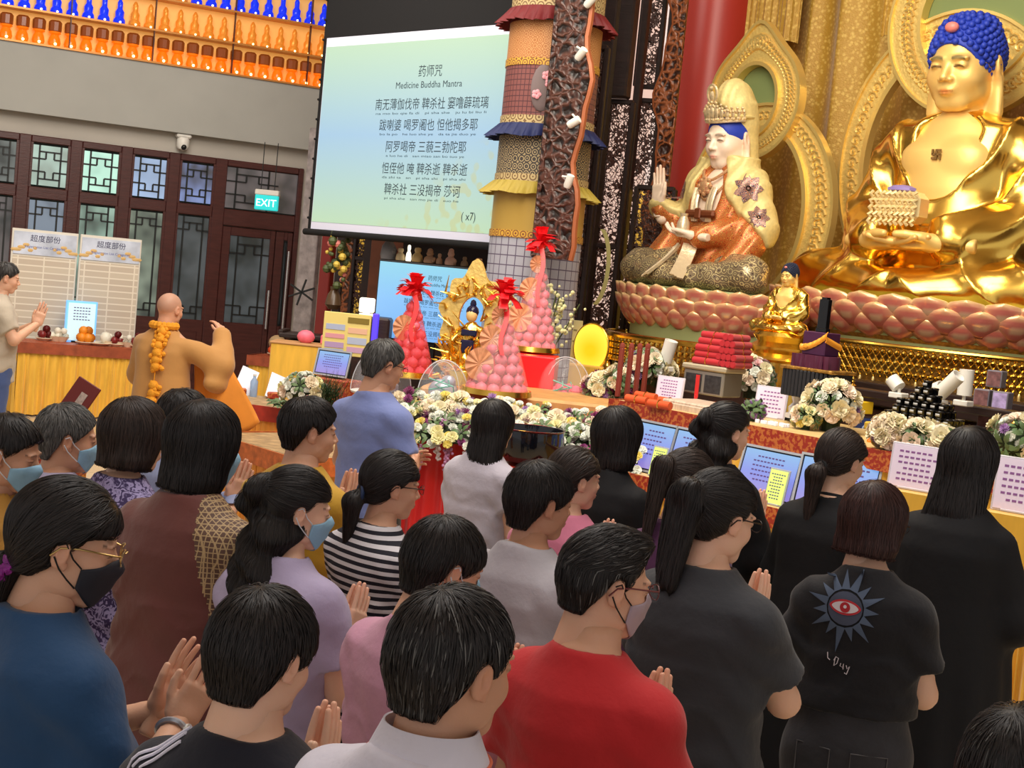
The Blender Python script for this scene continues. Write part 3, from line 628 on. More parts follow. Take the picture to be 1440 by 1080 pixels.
# crescent ornament
q = MB(); a_ = [(math.cos(t), math.sin(t)) for t in np.linspace(-1.2, 1.2, 20)]
P = [(.14*x, .40*y) for x, y in a_]+[(.15*x-.05, .40*y) for x, y in a_[::-1]]
q.prism(P, -.02, .02, M=RX); o = q.build('crescent_ornament', mat('pale_gold', srgb(170, 160, 100), .5, .2), smooth=False); o.location = at(838, 375, 14.1); tag(o, 'pale gold crescent shape leaning between the dark fretwork', 'ornament')
# ---------------------------------------------------------------- cloth pillar
def pat(name, c0, c1, scale, kind='voronoi', thr=.5, rough=.55):
    m = mat(name, c0, rough); N, L, B = nodes_of(m); tc = N.new('ShaderNodeTexCoord'); sp = N.new('ShaderNodeSeparateXYZ'); L.new(tc.outputs['Object'], sp.inputs[0])
    an = N.new('ShaderNodeMath'); an.operation = 'ARCTAN2'; L.new(sp.outputs['Y'], an.inputs[0]); L.new(sp.outputs['X'], an.inputs[1])
    ml = N.new('ShaderNodeMath'); ml.operation = 'MULTIPLY'; ml.inputs[1].default_value = .42; L.new(an.outputs[0], ml.inputs[0])
    cb = N.new('ShaderNodeCombineXYZ'); L.new(ml.outputs[0], cb.inputs[0]); L.new(sp.outputs['Z'], cb.inputs[1])
    cr = N.new('ShaderNodeValToRGB'); cr.color_ramp.interpolation = 'CONSTANT' if kind == 'brick' else 'LINEAR'
    cr.color_ramp.elements[0].color = (*c0, 1); cr.color_ramp.elements[1].color = (*c1, 1)
    if kind == 'voronoi':
        t = N.new('ShaderNodeTexVoronoi'); t.inputs['Scale'].default_value = scale; t.inputs['Randomness'].default_value = .15; w2 = N.new('ShaderNodeMath'); w2.operation = 'SINE'; m3 = N.new('ShaderNodeMath'); m3.operation = 'MULTIPLY'; m3.inputs[1].default_value = 22; L.new(t.outputs['Distance'], m3.inputs[0]); L.new(m3.outputs[0], w2.inputs[0]); o_ = w2.outputs[0]; cr.color_ramp.elements[0].position = .1; cr.color_ramp.elements[1].position = .5
    else:
        t = N.new('ShaderNodeTexBrick'); t.offset = 0; t.inputs['Scale'].default_value = scale; t.inputs['Brick Width'].default_value = 1; t.inputs['Row Height'].default_value = 1; t.inputs['Mortar Size'].default_value = thr; t.inputs['Color1'].default_value = t.inputs['Color2'].default_value = (0, 0, 0, 1); t.inputs['Mortar'].default_value = (1, 1, 1, 1); o_ = t.outputs[0]
    L.new(cb.outputs[0], t.inputs[0]); L.new(o_, cr.inputs[0]); L.new(cr.outputs[0], B.inputs['Base Color']); return m
PD = 12.35; pp = at(757, 300, PD); ct = thing('cloth_pillar', 'tall round pillar wrapped in patterned cloth bands with red, blue and yellow frills', 'pillar', (pp.x, pp.y, 0))
def zpil(v, u=707): return at(u, v, PD-.3).z
R_ = .40
seg = [(-60, 8, pat('cloth_cream_dots', srgb(190, 168, 120), srgb(110, 80, 50), 12), 0), (28, 80, pat('cloth_orange_gold', srgb(176, 112, 62), srgb(206, 154, 100), 20), 0), (80, 90, pat('cloth_gold_border', srgb(206, 160, 60), srgb(120, 60, 40), 14), .008), (90, 160, pat('cloth_maroon_check', srgb(128, 76, 72), srgb(74, 40, 46), 22, 'brick', .09), 0),
       (160, 171, MC['cloth_cream_dots'], .008), (188, 242, pat('cloth_black_gold_rings', srgb(60, 54, 52), srgb(176, 156, 116), 16), 0), (242, 252, MC['cloth_cream_dots'], .008), (266, 322, mat('cloth_plain_gold', srgb(184, 150, 70), .45, .2), 0), (322, 332, MC['cloth_gold_border'], .01), (332, 640, pat('cloth_white_check', srgb(166, 166, 178), srgb(90, 78, 100), 12, 'brick', .06), 0)]
for v0, v1, m, e in seg:
    q = MB(); q.lathe([(R_+e, zpil(v1)), (R_+e, 8.99 if v0 < 0 else zpil(v0))], n=48); q.build('cloth_band', m, ct)
for v0, v1, c in ((8, 28, srgb(104, 20, 26)), (171, 188, srgb(18, 30, 78)), (252, 268, srgb(164, 142, 56))):
    z1, z0 = zpil(v0), zpil(v1); q = MB()
    q.grid(lambda u, v: ((R_+.02+.09*(1-v)*(1+.3*math.sin(u*PI*64)))*math.cos(2*PI*u), (R_+.02+.09*(1-v)*(1+.3*math.sin(u*PI*64)))*math.sin(2*PI*u), z0+(z1-z0)*v-.02*abs(math.sin(u*PI*8))*(1-v)), 256, 4, closeu=True, thick=.004)
    q.build('frill', mat('frill_%d' % v0, c, .6), ct)
q = MB(); zc = zpil(122); an = math.radians(-100)
for (x, z, r) in ((-.0, 0, .12),): q.ball((R_*math.cos(an), R_*math.sin(an), zc), (.10, .03, .20), 16)
q.build('oval_patch', mat('patch_grey', srgb(120, 104, 104), .7), ct)
q = MB(); m_pinkf = mat('pink_petals', srgb(236, 160, 170), .6)
for dx, dz in ((.03, .10), (-.04, -.06), (.06, .04)):
    for i in range(5): q.ball(((R_+.035)*math.cos(an)+dx+.022*math.cos(i*1.257), (R_+.04)*math.sin(an), zc+dz+.022*math.sin(i*1.257)), (.02, .008, .02), 8)
q.build('embroidered_flowers', m_pinkf, ct)
for lab, u, v, rx, ry in (('topmost small white spotlight clipped to the wavy carved post', 817, 76, .5, .6), ('white tube spotlight halfway down the wavy carved post', 807, 172, .9, .5), ('lowest white spotlight at the edge of the wavy carved post', 800, 255, .2, .3), ('white spotlight at the top edge beside the wavy carved post', 830, 2, .6, .6)):
    c = thing('spotlight', lab, 'spotlight', at(u, v, 11.35)); c.rotation_euler = (ry, rx, .2); c.scale = (.72, .72, .72)
    q = MB(); q.lathe([(.001, -.08), (.035, -.075), (.045, -.05), (.045, .07), (.03, .08), (.001, .08)], n=16, cap=False); q.build('housing', m_white, c)
    q = MB(); q.cyl((0, 0, .05), (-.08, .05, .02), .012); q.build('bracket', m_white, c)
# ---------------------------------------------------------------- wall area below the projection screen
def post(lab, u, v, d, w_, z0, z1, m, name='wooden_post', cat='post', dy=.1, rz=math.radians(-30)):
    p = at(u, v, d); o = MB(); o.box((0, 0, (z0+z1)/2), (w_, dy, z1-z0), bev=.01); o = o.build(name, m); o.location = (p.x, p.y, 0); o.rotation_euler.z = rz; return tag(o, lab, cat)
m_relief = mat('pale_stone_relief', srgb(150, 140, 138), .3, bump=1, bscale=10, var=.4, vscale=9)
post('pale carved stone panel right of the door frame', 432, 400, 17.2, .26, 0, 3.6, m_relief, 'stone_panel', 'panel')
post('red wooden post beside the pale stone panel', 458, 400, 17.0, .16, 0, 3.4, mat('red_lacquer', srgb(130, 40, 34), .4))
post('dark wooden post behind the black cabinet', 478, 400, 16.8, .12, 0, 3.4, m_dark)
post('brown carved wooden post under the projection screen', 490, 400, 16.6, .11, 0, 3.4, m_carve)
screen('fretwork_screen', 'gold glowing fretwork under the projection screen', 496, 512, 400, 16.5, .6, 3.2, math.radians(-30), m_pierce)
post('gold leaf board behind the fretwork under the screen', 505, 400, 16.9, .16, 0, 3.4, MC['gold_leaf_lit'], 'gilt_board', 'panel', .03)  # its emission stands for light coming through the fretwork
post('dark ribbed wooden post left of the television', 518, 400, 16.2, .13, 0, 3.4, m_pan)
post('orange brown wooden panel above the television', 545, 380, 16.0, .45, 0, 3.4, mat('orange_wood', srgb(140, 78, 46), .45, var=.2))
b = MB(); b.M = Matrix.Identity(4); p = at(625, 375, 14.6)
sh = MB(); sh.box((0, 0, 0), (1.35, .3, .04), bev=.005); sh = sh.build('display_shelf', m_dark); sh.location = p; sh.rotation_euler.z = math.radians(-25); zsh = p.z+.02; tag(sh, 'dark shelf of figurines just above the television', 'shelf')
for s_ in (-.6, .6): pass
q = MB(); q.box((0, .3, -1.1), (1.3, .1, 2.9)); q = q.build('shelf_back', m_pan, sh)
figs = [(549, srgb(120, 120, 125), .17, .30), (567, srgb(210, 190, 150), .10, .13), (579, srgb(250, 240, 220), .06, .17), (592, srgb(220, 190, 130), .12, .15), (610, srgb(190, 150, 120), .13, .12), (624, srgb(200, 160, 130), .07, .11), (640, srgb(226, 180, 160), .12, .14), (660, srgb(150, 120, 90), .08, .10), (680, srgb(226, 180, 150), .12, .10)]
names = ['grey stone head figurine', 'cream animal figurine', 'glowing white candle figurine', 'pale gold jar', 'brown seated figurine', 'small tan figurine', 'pink seated figurine', 'small olive figurine', 'peach reclining figurine']
for (u, c, w_, h_), nm in zip(figs, names):
    t_ = ((u-625)/14.6*14.6/2000*14.6)/math.cos(math.radians(25)); pos = sh.location+Vector((math.cos(math.radians(-25))*t_, math.sin(math.radians(-25))*t_, .02)); pos = pos+Vector((-.045, -.1, 0))
    q = MB(); q.lathe([(w_*.45, 0), (w_*.5, h_*.15), (w_*.42, h_*.45), (w_*.22, h_*.62), (w_*.3, h_*.78), (w_*.25, h_*.95), (.001, h_)], n=12, cap=False, sy=.8)
    if 'seated' in nm or 'head' in nm: q.ball((0, 0, h_*1.02), w_*.24, 10); q.ball((w_*.3, -.02, h_*.3), w_*.25, 8)
    o = q.build('figurine', mat('figurine_%d' % u, c, .4, emit=((1, .9, .7) if 'glowing' in nm else None), estr=1.5)); o.location = pos; tag(o, nm+' on the shelf above the television', 'figurine', 'figurines above the television')
# black cabinet and lamp to the left of the television
p = at(447, 470, 15.2); cb = thing('black_cabinet', 'black wooden altar cabinet with upturned top left of the television', 'cabinet', (p.x, p.y, 0)); 
q = MB(); q.box((.0, 0, .6), (.6, .4, 1.16), bev=.01); q.build('body', m_dark, cb)
q = MB(); q.box((0.1, 0, 1.72-.5), (.95, .5, .05), bev=.01); q.box((-.36, 0, 1.25), (.06, .45, .05), bev=.01); q.build('top', m_dark, cb)
q = MB(); 
for z in (.35, .75): q.box((0, -.205, z), (.5, .02, .3), bev=.01)
q.build('drawer', m_dark, cb)
o = MB(); o.box((0, 0, .10), (.14, .14, .14), bev=.012); o.lathe([(.07, 0), (.07, .02), (.03, .02), (.03, .03)], n=12); o = o.build('cube_lamp', mat('lamp_shade_white', (1, .95, .85), .5, emit=(1, .88, .68), estr=.9)); o.location = at(515, 444, 13.6); tag(o, 'glowing white cube lamp left of the television', 'lamp')
o = MB(); o.box((0, 0, -.75), (.5, .4, 1.5), bev=.02); o = o.build('lamp_pedestal', m_pan); o.location = at(515, 444, 13.6); tag(o, 'dark pedestal carrying the glowing cube lamp', 'pedestal')
o = MB(); o.box((0, 0, 0), (.06, .05, .36), bev=.01); o = o.build('violet_light', mat('violet_glow', (.1, .05, .6), .5, emit=srgb(60, 50, 220), estr=.8)); o.location = at(527, 468, 13.3); tag(o, 'violet glowing strip at the left edge of the television', 'light')
q = thing('flower_vase', 'tall vase of yellow and pink blossoms on the black cabinet', 'vase', at(468, 435, 15.1))
v_ = MB(); v_.lathe([(.05, 0), (.09, .05), (.07, .15), (.04, .2), (.05, .24)], n=14); v_.build('vase', mat('brown_vase', srgb(80, 60, 40), .3), q)
rg = random.Random(3)
for nm_, c, k_ in (('leaves', srgb(70, 80, 40), 26), ('yellow_blossom', srgb(206, 176, 70), 14), ('pink_blossom', srgb(210, 120, 110), 5)):
    v_ = MB()
    for i in range(k_): v_.ball((rg.uniform(-.12, .12), rg.uniform(-.1, .1), .25+rg.uniform(0, .55)), rg.uniform(.02, .05), 6)
    v_.build(nm_, mat(nm_, c, .6), q)
q = MB()
for a in (.4, 1.3, 2.6): q.cyl((-.16*math.cos(a), 0, -.16*math.sin(a)), (.16*math.cos(a), 0, .16*math.sin(a)), .012, n=6)
o = q.build('black_branch', m_lat); o.location = at(424, 411, 16.6); tag(o, 'small crossed black branch ornament in front of the pale stone panel', 'ornament')
# ================================================================ heads and hands (distance-field sculpts, cached)
def head_sdf(p, fem=False, bald=False, wide=1.0, lobes=False, jaw=1.0, sleepy=False):
    p = p/np.array((wide, 1, 1)); q = p.copy(); q[:, 0] = np.abs(q[:, 0])
    d = ell(q, (0, -.014, .028), (.074, .094, .086))
    d = smin(d, ell(q, (0, .022, -.038), (.057*jaw, .066, .070)), .035)
    d = smin(d, ell(q, (.012, .055, -.092), (.020*jaw, .018, .017)), .026)              # chin
    d = smin(d, ell(q, (.036, .048, -.028), (.026, .028, .026)), .02)                    # cheek
    d = smin(d, ell(q, (.045, .012, -.065), (.016*jaw, .030, .022)), .02)                # jaw corner
    d = smin(d, ell(q, (.024, .077, .021), (.026, .012, .007)), .012)                    # brow
    d = smax(d, -ell(q, (.031, .098, .003), (.017, .016, .011)), .010)                   # socket
    d = smin(d, ell(q, (.031, .0745, .003), (.0145, .0125, .0105)), .004)                # eyelid
    d = smin(d, rc(q, (0, .080, .010), (0, .101, -.026), .0065, .0095), .010)            # nose
    d = smin(d, ell(q, (.0115, .091, -.031), (.0078, .009, .0068)), .005)
    d = smin(d, ell(q, (0, .080, -.054), (.020, .010, .016)), .014)
    d = smin(d, ell(q, (.0, .088, -.0565), (.020, .0075, .0042)), .003)
    d = smin(d, ell(q, (.0, .086, -.0645), (.016, .0085, .0055)), .003)
    d = smax(d, -ell(q, (0, .098, -.0605), (.020, .006, .0013)), .0025)
    er = rotz(-.35) @ rotx(-.18)
    e = ell(q, (.076, -.010, -.004), (.0075, .017, .030), er); e = np.maximum(e, -ell(q, (.0845, -.006, .001), (.006, .0095, .017), er))
    e = smin(e, ell(q, (.0735, .000, -.028), (.0055, .008, .010)), .005)
    if lobes:
        e = ell(q, (.078, -.014, -.010), (.010, .022, .040), er); e = smin(e, rc(q, (.077, -.012, -.035), (.080, -.008, -.115), .012, .0165, (1.1, .8, 1)), .012); e = smax(e, -ell(q, (.090, -.010, .002), (.007, .011, .022), er), .004)
    d = smin(d, e, .005)
    nk = .047 if fem else .056
    d = smin(d, rc(q, (0, -.020, -.05), (0, -.040, -.185), nk, nk+.006), .022)
    return d
def head_col(V, skin=(1, 1, 1), lip=(.78, .50, .50), brow=(.25, .2, .2), eyes=True, open_=False, lw=1.0):
    C = np.ones((len(V), 3))*np.array(skin); x = np.abs(V[:, 0]); y, z = V[:, 1], V[:, 2]
    def m(w, c): C[:] = C*(1-w[:, None])+np.array(c)*w[:, None]
    f = (y > .05)
    w = np.clip(1.6-np.sqrt((x/.021)**2+((z+.0605)/.0095)**2)*1.4, 0, 1)*f*(y > .079); m(w, np.array(lip)*skin)
    w = np.clip(1.5-np.abs(z+.0605)/.0009, 0, 1)*(x < .020)*(y > .078); m(w*.6, np.array((.35, .18, .18)))
    bz = .0225-((x-.028)/.03)**2*.010+.001; w = np.clip(1.5-np.abs(z-bz)/.0026*lw, 0, 1)*(x > .011)*(x < .047)*f; m(w*.85, brow)
    if eyes:
        ez = .0025-((x-.031)/.03)**2*.012; w = np.clip(1.6-np.abs(z-ez)/.0016*lw, 0, 1)*(x > .0165)*(x < .0455)*f; m(w, (.06, .05, .05))
    w = np.clip(1.3-np.sqrt((x/.085)**2*0+((y-.07)/.05)**2+((z+.02)/.035)**2), 0, 1)*(x > .02)*.18; m(w, np.array((1, .72, .66))*skin)
    w = np.clip((x-.070)/.01, 0, 1)*(z < .03)*(z > -.04)*(y < .02)*.25; m(w, np.array((1, .65, .6))*skin)
    return C
HC = {}
def head_mesh(h=.0034, **k):
    key = (h, tuple(sorted(k.items())))
    if key not in HC:
        V, F = nets(lambda p: head_sdf(p, **k), (-.105, -.13, -.19), (.105, .125, .125), h); HC[key] = (V, F)
    return HC[key]
def hand_sdf(p, curl=0.15, spread=.06, tc=0.0):
    "left-right neutral hand: y = fingers, +x = thumb side, +z = palm"
    d = rbox(p, (0, .046, 0), (.039, .046, .0125), .0115)
    d = smin(d, ell(p, (.022, .028, .006), (.018, .028, .014)), .01)
    d = smin(d, rc(p, (0, -.05, 0), (0, .015, 0), .024, .026, (1, 1, .75)), .018)
    for i, (x, y, L_, r) in enumerate(((.0285, .088, .068, .0088), (.0095, .093, .077, .0090), (-.0095, .090, .071, .0086), (-.0275, .082, .056, .0076))):
        a = (x/.03)*spread; P0 = np.array((x, y-.012, 0)); ang = 0; pts = [P0]
        for s_, f in ((.45, .6), (.32, 1.0), (.27, .8)):
            ang += curl*f*(1+.12*i); st = L_*s_+(.012 if s_ == .45 else 0)
            pts.append(pts[-1]+st*np.array((math.sin(a)*math.cos(ang), math.cos(a)*math.cos(ang), math.sin(ang))))
        f_ = None
        for k in range(3):
            e = rc(p, pts[k], pts[k+1], r*(1-.08*k), r*(.92-.09*k)); f_ = e if f_ is None else np.minimum(f_, e)
        d = smin(d, f_, .0035) if i == 0 else np.where(p[:, 1] < y+.002, smin(d, f_, .004), np.minimum(d, f_))
    t0 = (.026, .014, .006); t1 = (.046-.012*tc, .044, .012+.01*tc); t2 = (.055-.03*tc, .072, .016+.014*tc); t3 = (.056-.036*tc, .092, .016+.014*tc)
    t = np.minimum(np.minimum(rc(p, t0, t1, .0135, .0112), rc(p, t1, t2, .0110, .0095)), rc(p, t2, t3, .0095, .0078))
    return smin(d, t, .007)
def hand_mesh(h=.003, **k):
    key = ('hand', h, tuple(sorted(k.items())))
    if key not in HC: HC[key] = nets(lambda p: hand_sdf(p, **k), (-.052, -.06, -.035), (.075, .19, .12), h)
    return HC[key]
def place_hand(b, wrist, D, Npalm, thumb_sign_right=True, scale=1, c=(1, 1, 1), h=.003, **k):
    "D finger direction, Npalm palm normal; the thumb side follows from handedness"
    V, F = hand_mesh(h, **k); D = Vector(D).normalized(); Np = Vector(Npalm); Np = (Np-D*Np.dot(D)).normalized(); X = D.cross(Np)
    mir = not thumb_sign_right
    M = Matrix(((X.x, D.x, Np.x, wrist[0]), (X.y, D.y, Np.y, wrist[1]), (X.z, D.z, Np.z, wrist[2]), (0, 0, 0, 1))) @ Matrix.Scale(scale, 4)
    if mir: V = V*np.array((-1, 1, 1)); F = F[:, ::-1]
    C = np.ones((len(V), 3))*np.array(c); tip = np.clip((V[:, 1]-.12)/.04, 0, 1)[:, None]*.35; C = C*(1-tip)+C*np.array((1, .72, .68))*tip
    b.add(V, F, M, c=C)
# ================================================================ statues
m_gbuddha = mat('polished_gold', srgb(250, 204, 96), .21, 1)
m_gskin = mat('satin_gold_skin', srgb(246, 205, 120), .42, .35, attr=True)
m_haloG = mat('halo_gilt', srgb(232, 200, 116), .40, .35, bump=1.0, bscale=26)
N, L, B = nodes_of(m_haloG)
m_haloR = mat('halo_rim', srgb(244, 210, 124), .28, .55)
m_green = mat('halo_green', srgb(128, 142, 88), .6)
m_blue = mat('blue_curls', srgb(34, 58, 170), .55)
m_chest = mat('chest_gold', srgb(238, 192, 100), .38, .45)
def seated(p, fold=.006, sleeves=True):
    "seated robed body, unit height, facing +y"
    q = p.copy(); q[:, 0] = np.abs(q[:, 0])
    d = loft(q, [.03, .2, .38, .5, .585, .64], [.25, .215, .205, .225, .19, .06], [.19, .15, .125, .125, .095, .06], [.02, .02, .02, .0, -.01, -.015])
    d = smin(d, rc(q, (0, -.01, .555), (.185, -.015, .535), .075, .078), .05)
    d = smin(d, rc(q, (.225, -.02, .50), (.285, .02, .30), .078, .085), .03)
    d = smin(d, rc(q, (.285, .02, .28), (.13, .225, .215), .082, .076), .03)
    if sleeves: d = smin(d, rc(q, (.29, .05, .22), (.20, .20, .15), .05, .045), .03)
    d = smin(d, rc(q, (.10, .03, .08), (.38, .15, .068), .105, .088), .022)
    d = smin(d, rc(q, (.37, .16, .07), (.04, .27, .055), .088, .062), .035)
    d = smin(d, ell(q, (0, .14, .05), (.34, .20, .07)), .03)
    # cloth folds
    t = np.clip((q[:, 2]-.2)/.1, 0, 1); c0 = np.linalg.norm((p-np.array((.02, .16, .62)))*np.array((1.15, .5, 1)), axis=1)
    f1 = (.5-(1-np.abs(np.sin(c0*26+np.sin(p[:, 0]*7)*.5)))**2*1.6)*fold*1.5*t*np.clip((c0-.1)/.05, 0, 1)
    c1 = np.linalg.norm((q-np.array((.44, .05, .18)))*np.array((1, .8, 1.6)), axis=1); f2 = (.4-(1-np.abs(np.sin(c1*19+np.sin(q[:, 0]*9)*.6)))**2*1.5)*fold*1.4*(1-t)
    return d+f1+f2+wav(p, 9, .006, 5)
def seat_open(p): return smin(ell(p, (.0, .15, .48), (.115, .13, .135)), ell(p, (0, .13, .575), (.125, .12, .065)), .05)
def mesh_of(fn, lo, hi, h, cfn=None):
    b = MB(); b.sdf(fn, lo, hi, h, cfn=cfn); return b
def buddha(name, label, pos, H, rz, h=.0075, big=True, bluem=m_blue):
    t = thing(name, label, 'statue', pos, rz); S = Matrix.Scale(H, 4)
    b = MB(); b.M = S
    b.sdf(lambda p: smax(seated(p), -seat_open(p), .012), (-.52, -.28, -.02), (.52, .42, .68), h); b.build('robe', m_gbuddha, t, angle=None)
    def chest(p):
        q = p.copy(); q[:, 0] = np.abs(q[:, 0])
        d = loft(q, [.2, .38, .5, .59, .66], [.17, .185, .2, .14, .05], [.12, .12, .12, .09, .06], [.02, .02, .005, -.01, -.015])
        return smin(d, ell(q, (.07, .085, .475), (.07, .04, .055)), .03)
    b = MB(); b.M = S; b.sdf(chest, (-.24, -.16, .18), (.24, .2, .68), h); 
    hs_ = .335/.235*1.0; V, F = head_mesh(.004, lobes=True, wide=1.13, jaw=1.16)
    HM = Matrix.Translation((0, .03, .775)) @ Matrix.Rotation(math.radians(-9), 4, 'X') @ Matrix.Scale(1.24, 4)
    b.add(V, F, HM, c=head_col(V, lip=(.9, .5, .42), brow=(.12, .16, .22), lw=.55))
    for s_ in (1, -1):
        place_hand(b, (s_*.135, .235, .195), (-s_, .25, -.02), (0, .0, 1), s_ > 0, 1.5, curl=.12)
        place_hand(b, (s_*.05, .27, .165), (-s_*1.0, .05, -.05), (0, .2, 1), s_ > 0, 1.25, curl=.1) if False else None
    b.build('body', m_gskin, t, angle=None)
    # hair of small blue curls
    cap = lambda p: smin(ell(p, (0, -.016, .030), (.080, .100, .090)), ell(p, (0, -.025, .098), (.058, .06, .034)), .03)
    def hair(p): return np.maximum(np.maximum(cap(p), -ell(p, (0, .115, -.055), (.095, .115, .120))), -(p[:, 2]+.06+p[:, 1]*.0))
    b = MB(); b.M = S @ HM @ Matrix.Diagonal((1.11, 1.02, 1.0, 1)); b.sdf(hair, (-.1, -.14, -.08), (.1, .1, .17), .0045)
    sel = []; NB = 330
    for i in range(NB):
        z_ = 1-(i+.5)/NB*1.75; a_ = i*2.399963; r_ = math.sqrt(max(0, 1-z_*z_)); d_ = np.array((r_*math.cos(a_), r_*math.sin(a_), z_)); P_ = np.array((0, -.02, .03))+d_*.03
        for it in range(30): P_ = P_-d_*np.clip(cap(P_[None])[0], -.02, .02)*.8
        if ell(P_[None], (0, .115, -.055), (.095, .115, .120))[0] > .003 and P_[2] > -.058: sel.append(P_)
    for v in sel: b.ball(v, .0092, 8)
    b.build('curled_hair', bluem, t, angle=None)
    b = MB(); b.M = S @ HM; b.ball((0, .068, .098), (.019, .014, .014), 14); b.build('forehead_jewel', mat('pink_jewel', srgb(224, 130, 120), .4), t)
    return t, S
BP = apd(1338, 300, 13.0)
zB0 = 2.15
bp = AW(BP[0], BP[1], zB0)
bud, S = buddha('golden_buddha_statue', 'huge polished golden buddha statue with blue curled hair on a pink lotus throne', bp, 2.83, FACE+math.radians(4))
b = MB(); b.M = S; m_swas = mat('dark_gilt_mark', srgb(120, 88, 40), .5)
def onchest(x, z): return (x, .02+.145*math.sqrt(max(0, 1-(x/.21)**2))-.012, z)
u_ = .016
# emblem on the chest (manji) and the raised trim
for (x, z, w_, h_) in ((0, 0, 2.0, .42), (0, 0, .42, 2.0), (-.8, -.5, .42, 1.0), (.8, .5, .42, 1.0), (-.5, .8, 1.0, .42), (.5, -.8, 1.0, .42)):
    b.box((x*u_, .136, .485+z*u_), (w_*u_, .006, h_*u_))
b.build('chest_emblem', m_swas, bud)
bx_ = MB(); bx_.M = S
for i in range(9):
    for j in range(5): bx_.tube([(-.075+.0185*i+.004*math.sin(j*3+i), .345+.004*math.sin(j*5), .345-.021*j), (-.066+.0185*i, .352, .336-.021*j), (-.072+.0185*i, .345, .327-.021*j)], .006, 6)
bx_.box((0, .30, .30), (.155, .09, .095), bev=.02); bx_.build('jewelled_bowl', mat('ivory_gold_beads', srgb(236, 210, 150), .35, .3), bud)
b = MB(); b.M = S; b.ball((0, .31, .355), (.05, .035, .014), 10); b.build('bowl_top', mat('violet_enamel', srgb(150, 130, 190), .4), bud)
# ---- halos
def outline(fn, n=72): return [fn(2*PI*i/n) for i in range(n)]
def halo(name, label, M, rings, disk=None, mats=(m_haloG, m_haloR, m_green)):
    t = thing(name, label, 'halo', M=M)
    for nm_, o, i_, y0, y1 in rings:
        q = MB(); q.ring(o, i_, y0, y1, M=RX); q.build(nm_, mats[0] if nm_ == 'carved_band' else mats[1], t, angle=30)
        if nm_ == 'carved_band':                                     # embossed scrollwork along the band
            q = MB(); n = len(o)
            for k in range(n):
                a_, c_ = np.array(o[k]), np.array(i_[k]); m_ = (a_+c_)/2; w_ = np.linalg.norm(a_-c_)
                if w_ < .06: continue
                q.tube([(m_[0]+w_*.26*math.cos(t_)*(1-.1*t_), -y1-.004, m_[1]+w_*.26*math.sin(t_)*(1-.1*t_)) for t_ in np.linspace(0, 5.5, 9)], w_*.055, 5)
                q.ball((m_[0], -y1-.002, m_[1]), w_*.09, 6)
            q.build('scrollwork', mats[1], t)
    if disk:
        q = MB(); q.prism(disk, .0, .03, M=RX); q.build('green_disk', mats[2], t)
    return t
def ov(cx, cz, rx, rz, tip=0, pw=1.0):
    def f(a):
        x = math.cos(a); z = math.sin(a); k = 1+tip*max(0, z)**14
        return (cx+rx*x, cz+rz*z*k)
    return f
def at_b(u, v, b_):
    r = ray(u, v); n = AFM.to_3x3() @ Vector((0, 1, 0)); p0 = AFM @ Vector((0, b_, 0)); p = CAM+r*((p0-CAM).dot(n)/r.dot(n)); return AFI @ p
def halo_at(name, label, bb, head, hr, hin, body, br, bin_, tip=.14):
    "head/body centres given as pixels on the plane at altar depth bb"
    h0 = at_b(*head, bb); b0 = at_b(*body, bb); M = fr(h0.x, bb, 0)
    rings = []
    o = outline(ov(b0.x-h0.x, b0.z, br[0], br[1])); i_ = outline(ov(b0.x-h0.x, b0.z, bin_[0], bin_[1])); mid = outline(ov(b0.x-h0.x, b0.z, bin_[0]+.05, bin_[1]+.05))
    rings += [('carved_band', o, mid, .0, .05), ('rim', outline(ov(b0.x-h0.x, b0.z, br[0]+.03, br[1]+.03)), o, -.01, .08), ('rim', mid, i_, -.01, .09)]
    o = outline(ov(0, h0.z, hr[0], hr[1], tip)); i_ = outline(ov(0, h0.z, hin[0], hin[1])); mid = outline(ov(0, h0.z, hin[0]+.04, hin[1]+.04))
    rings += [('carved_band', o, mid, .05, .11), ('rim', outline(ov(0, h0.z, hr[0]+.03, hr[1]+.03, tip)), o, .03, .14), ('rim', mid, i_, .04, .15)]
    return halo(name, label, M, rings, outline(ov(0, h0.z, hin[0]+.01, hin[1]+.01)))
h1 = halo_at('mandorla_halo', 'pointed gilt double halo with a green oval behind the bodhisattva', bw-1.2, (1070, 143), (.60, .60), (.31, .36), (1068, 300), (.98, 1.12), (.62, .86), .32)
bbB = AFI @ Vector((bp.x, bp.y, 0))
h2 = halo_at('mandorla_halo', 'great gilt double halo with a green disk behind the golden buddha', bbB.y+.75, (1385, 28), (.98, .92), (.62, .60), (1335, 230), (1.25, 1.45), (.95, 1.15), .2)
